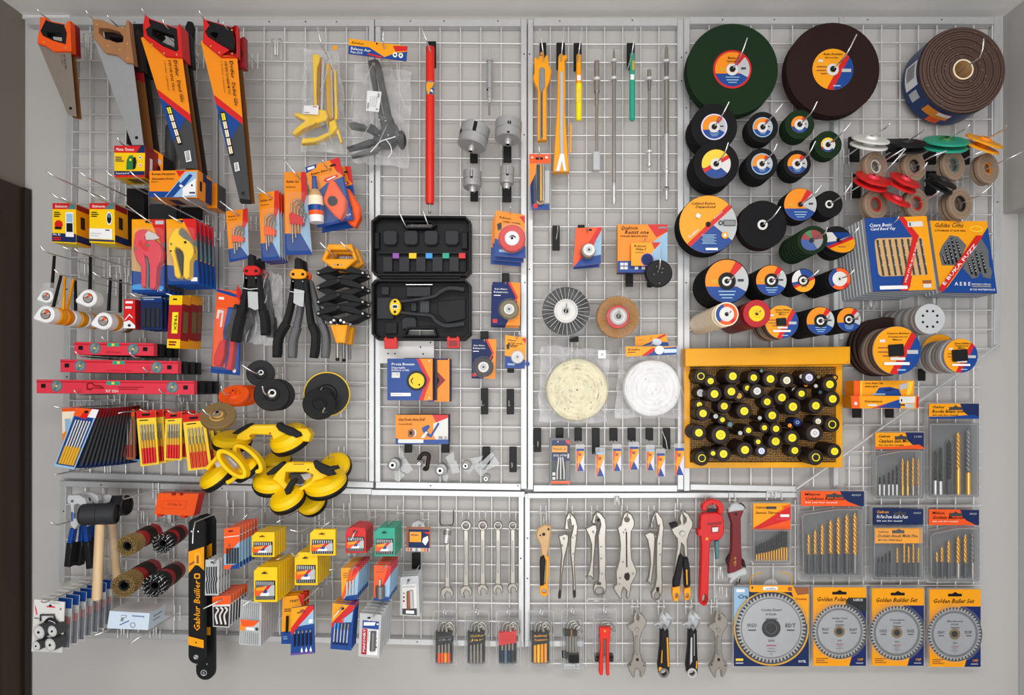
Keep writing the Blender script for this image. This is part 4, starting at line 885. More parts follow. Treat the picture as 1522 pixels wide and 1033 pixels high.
for a,lb in (((802,63,812,84),'the short yellow applicator'),((827,63,839.7,103),'the long flared yellow applicator'),((852.7,63.5,864.5,105),'the yellow pen-shaped tool'),((931.8,63.5,943.5,103),'the green pen-shaped tool')):
    cx = (a[0] + a[2]) / 2; hook(cx + 1,84,.11,lb,(-6,-38) if 'short' in lb else (4 if 'long' in lb else 5,-40),plate=a)
def steelrod(label,x,prof): T = Thing('extension_rod',label,'extension rod',.05,'steel rods of the middle panel'); rod(T.part('rod'),x,prof,.05); return T
T = steelrod('steel extension rod with square block at its foot',887,[(91,0,'steel'),(91,3.8,'nickel'),(116,3.8,'steel'),(116,5,'bright'),(120,5,'steel'),(120,4.2,'nickel'),(136,4.2,'dsteel'),(140,3,'nickel'),(158,2.8,'steel'),(158,2.2,'nickel'),(226,2.2,'steel'),(226,0,'steel')])
T.part('end_block').poly(rr(881.5,224.7,892,252.5,1),'lgrey',.058,.018,bev=.8)
steelrod('longest plain steel extension rod with pointed top, left of the green pen',912.5,[(72,.4,'nickel'),(78,1.6,'nickel'),(89,2,'steel'),(89,4.6,'bright'),(92,4.6,'steel'),(93,3,'nickel'),(115,3,'steel'),(115,4.8,'bright'),(119,4.8,'steel'),(119,2.8,'nickel'),(180,2.6,'nickel'),(272,2.6,'steel'),(276,3,'steel'),(294,2.8,'dsteel'),(294,3.6,'steel'),(300,3.4,'steel'),(304,2,'steel'),(304,0,'steel')])
steelrod('thin steel rod with two collars, right of the green pen',965,[(104,0,'steel'),(104,2.8,'nickel'),(116,2.8,'steel'),(116,5,'bright'),(119,5,'steel'),(120,2.8,'dsteel'),(136,2.2,'nickel'),(224,2.2,'steel'),(224,4,'bright'),(227,4,'steel'),(228,2.6,'steel'),(244,2.6,'steel'),(244,4.4,'steel'),(247,4,'steel'),(250,1.4,'steel'),(257,.6,'steel')])
steelrod('thick steel rod with side spur near its foot, rightmost of the rods',990.6,[(66,.6,'nickel'),(71,2.4,'nickel'),(90,3.2,'steel'),(90,5,'bright'),(93,5,'steel'),(94,3.4,'dsteel'),(114,3,'steel'),(116,5,'bright'),(119,5,'steel'),(120,3.8,'nickel'),(200,3.5,'steel'),(252,3.4,'steel'),(254,4.4,'steel'),(258,4,'steel'),(258,2.8,'steel'),(278,3.2,'dsteel'),(281,4.8,'steel'),(284,2.8,'steel'),(297,2,'steel'),(299,.5,'steel')]).parts[0].ptube([(991,281,.05),(984,281,.06)],.003,'steel',8)
qd = q4(786.7,229,818,312)
T,p = card('bit_pack','red-headed blister pack of long bits at the left post of the middle panel','blister pack',qd,.08,'grey',.003)
p.ru(0,0,1,.17,'tool'); p.ru(.3,.06,.65,.1,'ink'); p.du(circ(.14,.06,.05,10,.02),'off'); p.du(circ(.82,.06,.07,10,.025),'off'); p.du([(0,.17),(.35,.17),(.25,.5),(0,.6)],'orange'); p.du([(.05,.55),(.3,.35),(.35,.9),(.1,.95)],'navy'); p.ru(.12,.9,.95,1,'blue'); p.du(circ(.3,.93,.12,12,.05),'red'); p.ru(.72,.3,.95,.88,'lgrey')
k = T.part('bits',label='steel and copper bits');
for u,c in ((.42,'char'),(.55,'goldsteel'),(.67,'nickel')): a,b = p.uv(u,.2),p.uv(u,.84); k.ptube([(*a,.088),(*b,.088)],.004,c,8)
k.ptube([(*q,.092) for q in spline([p.uv(.36,.84),p.uv(.52,.9),p.uv(.72,.84)],4)],.002,'brass',6); T.part('blister').poly([p.uv(*q) for q in rr(.2,.18,.9,.9,.1)],'blister',.098,.0006)
hook(802,233,.1,'the red-headed bit pack',(-1,-13))

# open black tool case
T = Thing('tool_case','open black plastic tool case hanging with both halves spread','tool case',.06)
up = [(551.6,328),(562,319.5),(691.5,320.5),(699.6,329),(699.6,402.5),(691.5,410),(559,410),(551.6,402.5)]
lo = [(552,421),(560,415),(691.5,415),(699.6,423),(699.6,497),(689.5,505.5),(561,505.5),(552,496)]
for nm,o,hand in (('lid',up,[(604,330),(640,330),(645,334),(640,337.5),(606,337.5),(601,334)]),('case_bottom',lo,[(602,498),(606,488.5),(644,488.5),(647,498)])):
    p = T.part(nm,label='black plastic half'); i = inset(o,3.4)
    p.poly(o,'black',.075,.045,holes=[i],bev=.7); p.poly(inset(i,-.3),'ink',.042,.004,holes=[hand]); p.poly(inset(hand,-2.2),'black',.07,.028,holes=[hand],bev=.6)
p = T.part('hinge'); p.ptube([(566,412.5,.07),(685,412.5,.07)],.004,'black',10)
p = T.part('moulded_tray',label='dark moulded recesses')
for x in (569,600,630,661): p.poly([(x,345),(x + 3,342),(x + 18,342),(x + 21,345),(x + 21,360),(x + 17,364),(x + 4,364),(x,360)],'char',.058,.014,bev=1.2)
for x in (554.5,686): p.poly(rect(x,345,x + 9,370),'black',.056,.012,bev=.8)
p.poly(rect(569,381.5,693,404),'char',.056,.012,holes=[rect(x - 5,384,x + 5,404 - .6) for x in (588,613.3,637.5,662.7,687)],bev=.5)
p.poly(rect(562,374,693,377),'black',.056,.012)
p.poly(rect(560,442,585,474),'char',.058,.014,bev=.8); p.poly(rect(604,426,640,441),'char',.058,.014,bev=.8); p.poly(rect(624,447,638,465),'dgrey',.056,.012,bev=.6); p.poly(rect(611,450,619,463),'char',.056,.012,bev=.6)
p.poly([(597,475),(602,471),(616,471),(619,476),(619,489),(597,489)],'char',.056,.012,bev=.8); p.poly(rect(567,426,578,438),'char',.056,.012,bev=.6); p.poly([(650,448),(692,444),(692,474),(664,480),(652,468)],'black',.05,.006,bev=.6); p.poly(rect(572,479,590,496),'black',.054,.01,bev=.6)
for x0,x1,c in ((583.5,593,'purple'),(607.7,618.8,'yellow'),(632.6,642.6,'cyan'),(657.6,667.6,'teal'),(681.8,691.8,'red')):
    q = T.part('size_tag',label=c + ' size tag'); q.poly(rect(x0,376,x1,384),c,.062,.006,bev=.3)
for x0,x1,y in ((570.5,590,503),(664,683,502)):
    q = T.part('latch',label='red plastic latch'); q.poly([(x0,y),(x0 + 3,y - 3),(x0 + 5,y),(x1 - 5,y),(x1 - 3,y - 3),(x1,y),(x1 + .5,y + 15),(x0 + 1,y + 15.5)],'red',.079,.01,bev=.6)
    if x0 > 600: q.dec(rect(x0 + 3,y + 4,x1 - 3,y + 13),'dred')
q = T.part('metal_rod'); q.ptube([(603.5,423,.062),(643,423,.062)],.0022,'chrome',8)
q = T.part('hinge_mark',label='pale triangle sticker'); q.poly([(553.5,406),(560,413),(553.5,419)],'off',.0755,.001)
T = Thing('hand_riveter','black long-arm tool with yellow head lying in the open case','riveter',.066)
h = T.part('head',label='yellow oval head'); h.poly(circ(587,456,8.4,26,12.2),'yellow',.078,.014,bev=1); h.dec(circ(587,448,2.1,14),'ink'); h.dec(circ(587,463.5,2.1,14),'ink'); h.dec(rr(582.5,452.5,591.5,459,1),'white'); h.dec(rr(583.5,453.5,590.5,458,1),'dteal'); h.dec(rect(585,454.5,590,457),'ink')
for A in ([(594,448),(620,445),(645,440),(655,433),(668,428),(690,430)],[(594,464),(620,467),(640,469),(648,477),(662,484),(690,481)]):
    a = T.part('arm',label='black tapered arm'); a.poly(band(spline(A,4),[2.2 + 1.2 * i / 20 for i in range(21)]),'char',.076,.014,bev=.9,smooth=True)
hook(603,336,.085,'the open tool case, left prong',(-8,-18)); hook(637,336,.085,'the open tool case, right prong',(-7,-20))
T = Thing('back_plate','white metal bracket plate with holes under the tool case','bracket plate',.036); p = T.part('plate'); p.poly([(564,505),(645,505),(645,532),(601,532),(601,540),(564,540)],'off',.036,.003)
for x,y in ((577,525.5),(587,525.5),(625,516),(640,509),(629,526),(574,517)): p.dec(circ(x,y,1.2,10),'ink')
p.dec(rect(570,517,592,517.8),'lgrey')
# boxed discs below the case
def discbox(label,q,d,t,off=0.):
    T,p = box('product_box',label,q,d,t,'blue','navy','navy','navy',off=off,group='boxes below the tool case')
    p.du([(.66,0),(1,0),(1,1),(.78,1),(.93,.5)],'orange'); p.du([(.64,0),(.72,0),(.95,.5),(.8,1),(.7,1),(.86,.5)],'red'); return T,p
T,p = discbox('orange and blue box half hidden behind the front blue box',q4(636,533,668,597),.08,.05); p.ru(.3,0,.97,1,'orange'); p.du([(.4,.28),(.82,.5),(.4,.72)],'dred'); p.du([(.28,.3),(.55,.5),(.28,.75)],'ink'); p.ru(.3,0,.94,.03,'navy'); p.dec(rect(640,535,650,595),'dgrey')
T,p = discbox('blue box with yellow wheel picture and orange right side',q4(575.6,533,643,595),.12,.055)
p.tu('Proza Busaun',.1,.16,.06,.5,'white'); p.tu('Disponable',.1,.24,.05,.3,'white'); p.tu('BURUN AL CUTIRE',.1,.3,.04,.38,'white'); p.ru(.1,.33,.28,.46,'off'); p.tu('11 127',.11,.4,.05,.15,'grey'); p.ru(.08,.82,.52,.9,'white'); p.lines(.1,.85,.38,1,'lgrey')
c = p.uv(.65,.53); p.dec(circ(*c,15,28),'char'); p.dec(circ(*c,11.5,26),'yellow'); p.dec(spline([(c[0] - 5,c[1] - 5),(c[0] - 9,c[1]),(c[0] - 5,c[1] + 6)],3) + [(c[0] - 5.5,c[1] + 4),(c[0] - 7.5,c[1]),(c[0] - 5,c[1] - 3)],'ink'); p.dec(circ(c[0] + 4,c[1] + 6,1.4,10),'ink')
for u,v in ((.93,.06),(.93,.94)): p.du(circ(u,v,.015,8,.02),'white')
T,p = box('product_box','wide orange box with tool picture standing below the blue box',q4(588,616.6,666,660),.12,.05,'orange','navy','black','black')
p.du([(.7,0),(1,0),(1,.12),(.78,.3)],'red'); p.du([(.72,.3),(1,.1),(1,.86),(.78,.86),(.72,.7)],'off'); p.du([(0,.78),(.1,.86),(1,.84),(1,1),(0,1)],'blue'); p.ru(.05,.84,.53,.96,'white'); p.lines(.1,.89,.38,1,'lgrey')
p.du([(.5,.44),(.62,.34),(.66,.4),(.6,.55),(.68,.72),(.62,.74),(.52,.58)],'blue'); p.du([(.81,.26),(.84,.3),(.68,.78),(.64,.76)],'blue'); p.du([(.48,.78),(.58,.56),(.62,.6),(.54,.8)],'off'); p.du(circ(.33,.62,.07,16,.14),'off'); p.du(circ(.31,.62,.06,16,.14),'rust'); p.ru(.24,.52,.33,.76,'rust'); p.ru(.27,.56,.32,.68,'ink')
p.tu('Cuts Down Arms Drill',.05,.2,.09,.5,'ink',.25); p.tu('Concords Jak',.06,.34,.06,.26,'ink'); p.tu('SSL 21',.82,.82,.09,.16,'ink')
for a in ((601,655,612,673,'black hook plate under the wide orange box, left'),(656,655,668,673,'black hook plate under the wide orange box, right'),(714.5,577,725.5,616,'bare black hook plate below the navy wheel card'),(753,578,764,616,'bare black hook plate right of the other at the frame post'),(717,664,728.5,690,'black hook plate above the clear plastic pack'),(757,664,768,702,'bare black hook plate at the lower right of its panel'),(821,335,832,372,'bare black hook plate left of the red wheel card'),(793.5,636,804.4,672,'bare black hook plate leftmost in the long row of plates'),(793.5,638,793.6,638.1,'')):
    if a[4]: plate(*a,hk='bare' in a[4])
# wheel cards along the post
def wheelcard(label,quad,d,base,wheel,cx,cy,r,hub,off=0.,front=True,style=0,t=.003):
    T,p = card('wheel_pack',label,'blister pack',quad,d,base,t,'mounted wheel cards',off=off)
    if style == 0: p.du([(0,.62),(1,.72),(1,1),(0,1)],'blue'); p.du([(.8,.06),(1,.02),(1,.2)],'red'); p.tu('Rubauns',.12,.16,.05,.4,'ink',.2); p.tu('SPEED WHEEL',.25,.24,.035,.6,'ink'); p.du([(.05,.3),(.2,.25),(.22,.4),(.1,.44)],'dgrey'); p.ru(.15,.85,.5,.91,'sky')
    else: p.du([(.6,0),(1,0),(1,1),(.5,1),(.9,.45)],'orange'); p.du([(.55,0),(.64,0),(.92,.35),(.7,.62),(.66,.62),(.84,.35)],'red'); p.tu('Robo Meinor',.08,.18,.04,.45,'white',.2); p.tu('Beltatronic',.06,.25,.04,.5,'white'); p.ru(.04,.86,.2,.95,'red'); p.ru(.06,.3,.3,.32,'white')
    if front:
        w = T.part('wheel',label='mounted round wheel'); w.cyl(cx,cy,r,wheel,d + .025,.022,bev=1.5); w.cyl(cx,cy,r * .55,'off',d + .028,.004,seg=24,bev=.5); w.dec(circ(cx,cy,r * .36,20),'lgrey'); w.dec(circ(cx,cy,r * .1,10),'ink')
        if r > 17: w.dec(circ(cx,cy,r * .46,22),'white'); w.dec(spline([(cx - r * .3,cy),(cx,cy - r * .25),(cx + r * .3,cy - r * .1)],3) + [(cx + r * .28,cy),(cx,cy - r * .15)],'dgrey'); w.dec(circ(cx,cy,r * .11,10),'ink')
        T.part('blister').poly(circ(cx,cy,r * 1.15,28),'blister',d + .0285,.0006)
    return T,p
d1 = [(737,312.5),(780,319.6),(781.5,384),(734.5,380)]
for k in (2,1): wheelcard(f'orange and blue wheel card, {ORD[k]} behind the red wheel',[(x - 3.5 * k,y + 4 * k) for x,y in d1],.12,'orange',0,0,0,0,0,.022 * k,False)
wheelcard('card with bright red mounted wheel at the frame post',d1,.12,'orange','red',761,354,20,0)
d2 = [(732,419),(773.6,420),(773,484),(730.5,483)]
wheelcard('card behind the navy card with olive wheel',[(x - 2,y + 2) for x,y in d2],.07,'navy',0,0,0,0,0,.03,False,1)
wheelcard('navy and orange card with olive wheel, below the red wheel',d2,.08,'deepblue','olive',756.6,459.4,14.5,0,style=1)
wheelcard('navy and orange card with dark brown wheel, left of the white wheel',[(701,504),(737.7,504),(736,563),(701,562.5)],.07,'navy','umber',718.5,545.5,14.5,0,style=1)
T,p = wheelcard('small orange and blue card with white wheel at the frame post',[(751,498),(782,501.6),(780,548),(750,547)],.07,'amber','off',769,530.5,9.5,0)
p.tu('Dutor',.1,.35,.13,.5,'ink',.2); a = T.part('hang_tab',label='blue plastic tab'); a.poly(circ(784,541,3.4,16),'blue',.07,.002)
for a,lb in (((746,406,757,421),'the navy card with olive wheel'),((714,492,726,506),'the navy card with dark brown wheel')): hook((a[0] + a[2]) / 2,a[3] + 2,.08,lb,(0,-3),plate=a)
hook(759,316,.13,'the red wheel card',(0,-7)); hook(768,503,.09,'the white wheel card',(4,-9)); plate(754,540,764,554,'black hook plate peeking under the white wheel card',hk=False)
# chucks in clear packs at the bottom of the panel
def chuck(label,x,y,r,pts,d=.1,col='dsteel',hookcol=False):
    T = Thing('drill_chuck',label,'drill chuck',d,'chucks in clear packs'); c = T.part('chuck'); k = kk(d)
    c.lathe(P(x,y,d),(0,-1,0),[(-.05,0,col),(-.05,r * .5 * k,col),(-.02,r * .6 * k,col),(-.02,r * k,col),(.008,r * k,'castiron'),(.01,r * .85 * k,'castiron'),(.012,r * .6 * k,'steel'),(.024,r * .5 * k,'steel'),(.024,r * .25 * k,'ink'),(.01,r * .25 * k,'ink'),(.01,0,'ink')],22)
    if pts:
        b = T.part('clear_pack',label='folded clear plastic pack')
        for q in pts: b.poly(q,'blisteredge',d - .02,.0012)
    return T,c
chuck('grey chuck with white plastic, leftmost at the panel foot',586,690,9.5,[[(592,670),(597,664),(601,680),(594,684)],[(596,684),(602,680),(614,698),(606,704),(596,700)],[(586,700),(594,700),(602,706),(592,716),(587,714)]])
T,c = chuck('small black hook tool with steel tip between the chucks',625,688,4.5,None,.08,'nickel'); h = T.part('hook_arm',label='black curved arm'); h.tube([P(*q) for q in spline([(622,684,.075),(628,675,.075),(637,676,.075),(636,688,.075),(634,697,.08),(630,696,.085)],4)],.006,'umber',10)
chuck('grey chuck in clear plastic, second large one at the panel foot',655.7,698,9.5,[[(662,680),(674,671),(676,686),(668,692)],[(668,690),(678,684),(684,702),(672,704)],[(658,706),(667,706),(664,716),(659,714)]])
T,c = chuck('small silver chuck in a winged clear pack',693,691,7,[[(686,684),(700,681),(718,678),(708,692),(698,704),(690,700)],[(700,690),(712,688),(722,706),(714,708)]],col='nickel')
chuck('smallest ball-tipped chuck with a long clear pack at the lower right',723,710,5.8,[[(708,694),(731,672),(735,676),(716,699)],[(735,678),(743,689),(728,697),(720,700)],[(718,698),(723,698),(725,706),(720,706)]],col='nickel')
# ======================= middle panel lower: wheels, fleece, blisters =========
T,p = card('wheel_pack','orange card with grey grinding wheel under the steel rods','blister pack',[(856,339),(894.5,337.5),(893,391.5),(852,397)],.09,'tool',.003)
p.du([(.95,.05),(1,0),(1,.75),(.55,.85)],'sky'); p.du([(.85,0),(1,0),(1,.08),(.3,1),(.05,1)],'red'); p.du([(.98,.2),(1,.25),(1,.82),(.35,.95)],'sky'); p.du([(.3,.8),(1,.76),(1,1),(0,1)],'blue'); p.ru(.42,.04,.62,.09,'ink'); p.tu('1 11 1',.72,.42,.05,.2,'cyan')
w = T.part('wheel',label='grey grinding wheel'); w.cyl(874.5,372,10.5,'sandgrey',.125,.03,bev=1); w.cyl(875.5,371,9,'off',.13,.006,bev=.5); w.dec(circ(875.5,371,4.5,18),'lgrey'); w.dec(circ(875.5,371,1.6,12),'ink')
card('wheel_pack','second card edge behind the grey grinding wheel card','blister pack',[(858,342),(892,341),(891,397),(852,400)],.06,'blue',.003)
hook(874,343,.11,'the grey grinding wheel card',(0,-9),plate=(859,334,869,345))
T,p = box('product_box','large orange box with black script, beside the discs',q4(918,333.5,992,405),.1,.03,'orange','navy','navy','navy','amber')
p.du([(.6,0),(1,0),(1,.15),(.78,.27)],'red'); p.du([(1,.15),(1,1),(.72,1),(.72,.36)],'sky'); p.ru(0,.76,.72,1,'blue'); p.tu('Quebtons',.06,.11,.08,.34,'ink',.3); p.tu('Resist one',.14,.2,.08,.48,'ink',.3); p.tu('FORGED MASSIVE KING',.06,.265,.035,.54,'ink'); p.ru(.82,.05,.98,.09,'grey')
for x,y in ((.05,.8),(.13,.8),(.05,.88),(.13,.88),(.34,.88),(.48,.88)): p.ru(x,y,x + .07,y + .06,'off')
T,p = card('sample_card','small orange card with purple dot hanging on the large orange box','card',q4(938,360.5,981.7,395),.115,'amber',.002)
p.du([(.7,0),(1,0),(.8,.3)],'red'); p.du([(1,.05),(1,.9),(.6,1),(.72,.4)],'sky'); p.tu('Rcilons',.1,.2,.1,.4,'ink',.3); p.tu('Wilna S',.14,.34,.1,.36,'ink',.3); p.lines(.14,.42,.4,1,'ink'); p.dec(circ(962,386,9.5,24),'purple'); p.dec(circ(962,386,8.5,24),'deepblue')
T = Thing('backing_pad','round black pad in front of the large orange box','backing pad',.15); b = T.part('pad'); b.cyl(979.7,406,20,'black',.15,.02,bev=1.2)
for x,y in ((976,396),(985,399),(978,404),(984,405),(980,421),(972,408)): b.dec(circ(x,y,.9,8),'grey')
hook(958,359,.12,'the small card on the orange box',(0,-4)); hook(980,400,.17,'the round black pad',(0,-14),plate=(962,415,970,427)); plate(930,406,941,426,'black hook plate under the large orange box',hk=False)
# wire brush wheel and gold flap wheel in bags
T = Thing('wire_wheel_brush','black and white wire wheel brush in clear film','wheel brush',.12); b = T.part('bristles',label='radial black bristles and white spokes')
b.cyl(841.3,462,35.5,'black',.11,.02,hole=14,seg=44)
for i in range(30):
    a = 2 * math.pi * i / 30 + .05; c,s = math.cos(a),math.sin(a); rnd = 35 + 1.5 * math.sin(i * 7.3)
    b.ptube([(841.3 + 17 * c,462 + 17 * s,.118),(841.3 + rnd * c,462 + rnd * s,.112)],.0008,'off' if i % 2 else 'lgrey',5)
h = T.part('hub',label='white hub'); h.cyl(841.3,462,18,'off',.13,.02,hole=3.6,bev=.8); h.dec(circ(841.3,462,15.5,30),'lgrey',[circ(841.3,462,14.6,30)]); h.dec(circ(841.3,462,6.5,20),'lgrey',[circ(841.3,462,3.8,20)]); h.poly(circ(841.3,462,4,14),'ink',.112,.003)
q = T.part('plastic_bag',label='clear film wrap'); q.cyl(839.5,463,40,'bag',.135,.05,hole=16,seg=40,bev=3)
hook(841.3,462,.16,'the black wire wheel brush',(1,-13)); plate(847,500,860,508,'black hook plate under the wire wheel brush',hk=False)
T = Thing('flap_wheel','golden brown flap wheel with red ring in a clear bag','flap wheel',.12); b = T.part('flaps',label='golden abrasive flaps'); k = kk(.12); o = P(918.4,471,.12); n = 56; vs = []; fs = []
for i in range(n * 2):
    a = 2 * math.pi * i / (n * 2); r = (32 if i % 2 else 30) * k; zz = .004 if i % 2 else -.003
    vs += [o + Vector((14 * k * math.cos(a),-zz,14 * k * math.sin(a))),o + Vector((r * math.cos(a),-zz - .002,r * math.sin(a))),o + Vector((r * math.cos(a),.035,r * math.sin(a)))]
for i in range(n * 2):
    j = (i + 1) % (n * 2); fs += [(3 * i,3 * i + 1,3 * j + 1,3 * j),(3 * i + 1,3 * i + 2,3 * j + 2,3 * j + 1)]
b.add(vs,fs,'brass'); h = T.part('hub',label='white hub with red ring'); h.cyl(918.4,471,17,'red',.128,.01,bev=.5); h.cyl(919.5,470,13,'lgrey',.134,.01,bev=1); h.cyl(919.5,470,10.5,'off',.136,.004,bev=.8); h.dec(circ(919.5,470,7.5,22),'lgrey'); h.dec(circ(919.5,470,4,16),'dgrey'); h.dec(circ(919.5,470,2.2,14),'ink')
q = T.part('plastic_bag',label='clear bag with pointed top'); q.poly([(912,437),(931,427),(935,445),(949,458),(952,474),(946,492),(930,504),(910,504),(892,492),(886,472),(893,452)],'bag',.14,.05,bev=2)
hook(919.5,470,.155,'the golden flap wheel',(0,-9))
for lb,bg,cx,cy,r,mat,sd in (('cream woven fleece polishing disc in a clear bag',[(803,511),(909,519),(906,630.6),(801,629)],857.8,579.5,47,'fleece',2),('white fleece polishing disc in a clear bag with orange header',[(924,513),(1014.7,513),(1019,622.4),(917,622)],969.5,577,43.5,'fleecew',5)):
    T = Thing('polishing_disc',lb,'polishing disc',.09,'bagged fleece discs'); b = T.part('fleece',label='soft fleece disc'); k = kk(.09); o = P(cx,cy,.09)
    prof = [(-.03,0,mat),(-.03,r * .97 * k,mat),(-.018,r * k,mat),(-.008,r * .99 * k,mat)]
    for i in range(12): rr_ = r * (.95 - .079 * i); prof += [(.0005 + (.003 if i % 2 else 0),rr_ * k,mat)]
    prof += [(.0,0,mat)]; b.lathe(o,(0,-1,0),prof,48)
    rnd = random.Random(sd); q = T.part('yarn',label='looped yarn stitches')
    for i in range(90 if mat == 'fleece' else 24):
        rad = r * math.sqrt(rnd.uniform(.02,.9)); a = rnd.uniform(0,6.28); da = rnd.uniform(.12,.4)
        q.tube([o + Vector((rad * k * math.cos(a + da * t),-.004,rad * k * math.sin(a + da * t))) for t in (0,.5,1)],.0016,mat,5)
    for i in range(22 if mat == 'fleece' else 6): rad = r * rnd.uniform(.1,.92); a = rnd.uniform(0,6.28); q.ball(o + Vector((rad * k * math.cos(a),-.0045,rad * k * math.sin(a))),.0014,'dgrey' if i % 3 == 0 else 'olive',6)
    if mat == 'fleece': q.ball(o + Vector((0,-.004,0)),.0022,'ink',8)
    bag(T,bg,.1,seed=sd)
    if mat == 'fleece': l = T.part('price_tag'); l.poly(rect(889,520.5,900.5,532.5),'white',.12,.001); l.dec(rect(893,525,897,529),'lgrey'); hook(857,518,.12,'the bagged cream fleece disc',(2,-6))
    else:
        p = T.part('header_card',label='orange and blue header card'); p.quad = qd = [(930,515),(1007,515),(1007,527),(930,530)]; p.poly(qd,'amber',.122,.001); p.du([(.4,.8),(.62,.2),(1,.05),(1,1),(.3,1)],'blue'); p.du([(.5,.2),(.66,.05),(.6,.3),(.42,.95),(.3,1)],'red'); p.du(circ(.65,.4,.09,16,.5),'white'); p.ru(.74,.3,.98,.75,'paleblue'); p.tu('Rokabe',.05,.4,.2,.22,'ink'); p.lines(.04,.55,.22,1,'ink',.2,.06); p.ru(.98,0,1,1,'sky')
qd = [(944,500),(990,496),(994,514),(944,514)]
T,p = card('header_card','orange header card of a second bag behind the white fleece disc','header card',qd,.07,'amber',.002); p.du([(.2,1),(.5,.6),(1,.7),(1,1)],'blue'); p.du([(.6,.4),(.95,0),(1,.1),(.7,.5)],'red'); p.du(circ(.66,.65,.15,16,.3),'paleblue'); p.tu('A',.46,.4,.25,.06,'red'); p.lines(.1,.4,.25,1,'ink')
hook(969,512,.13,'the bagged white fleece disc',(-1,-5))
# row of small blister packs
T,p = card('bit_pack','larger grey blister pack with red foot, left end of the small pack row','blister pack',q4(816,651,847.5,719),.08,'mgrey',.004,'small blister packs in the row')
p.ru(.12,.05,.97,.5,'navy'); p.ru(.12,.5,.8,.93,'dgrey'); p.ru(.1,.94,1,1,'tool'); p.ru(.14,.17,.86,.31,'amber'); p.tu('PRALLEL 23',.18,.26,.05,.62,'ink'); p.du([(.75,.05),(1,.05),(.97,.15),(.82,.1)],'red'); p.tu('EXCEL CUTTIN',.22,.4,.04,.6,'white'); p.ru(.16,.75,.3,.82,'off'); p.ru(.16,.85,.3,.91,'off'); p.ru(.86,.34,.95,.44,'lgrey'); p.du(circ(.42,.08,.03,8,.015),'white')
k = T.part('bits',label='pale tapered bits')
for u in (.46,.55,.64): k.ptube([(*p.uv(u,.42),.086),(*p.uv(u + (u - .55) * .8,.72),.086),(*p.uv(u + (u - .55) * .8,.9),.086)],.0022,'off',6)
T.part('blister').poly(rr(818,654,846,717,2),'blister',.094,.0006)
plate(826,636,837.6,651,'black hook plate above the larger grey blister pack',hk=False)
cs = [(857,667,868,700,854,865,653),(886.5,672,898,708,880,891.5,672),(911.5,667,923,700,906,918,653),(936,664,949,698,933,945,653),(961.5,668,972,699,960,971,652),(976.5,674,988,708,0,0,0),(1003.5,666,1016.5,706,985.6,996.5,665)]
for i,(x0,y0,x1,y1,h0,h1,hb) in enumerate(cs):
    lb = f'tiny orange and blue blister pack, {ORD[i]} from the left in the row'
    T = Thing('bit_pack',lb,'blister pack',.09,'small blister packs in the row'); e = T.part('blister',label='clear hanging blister'); e.poly(rr(x0 - 1.5,y0 - 7,x1 + 1,y1 + .5,1.5),'blisteredge',.088,.004)
    p = T.part('card'); p.quad = q4(x0,y0,x1,y1); p.poly(p.quad,'amber',.09,.0015); p.ru(0,0,1,.1,'sky' if i % 3 == 1 else 'blue'); p.du([(0,.1),(.35,.1),(.1,.6),(0,.5)],'tool'); p.du([(1,.25),(1,1),(.7,1),(.5,.65)],'lav'); p.du([(.45,.62),(.95,1),(.1,1)],'blue'); p.du([(0,.6),(.2,.7),(.12,1),(0,1)],'tool'); p.du([(.3,.2),(.65,.2),(.6,.32),(.3,.32)],'rust')
    if h1: hook((h0 + h1) / 2,hb + 4,.1,'the tiny pack, ' + ORD[i] + ' from the left',(1,-2),plate=(h0,636,h1,hb + 3))
    else: T.part('wire_loop').tube([P(*q) for q in ((979,676,.09),(981,648,.06),(984,640,.05),(990,655,.06),(992,668,.07))],.0011,'chrome',5)
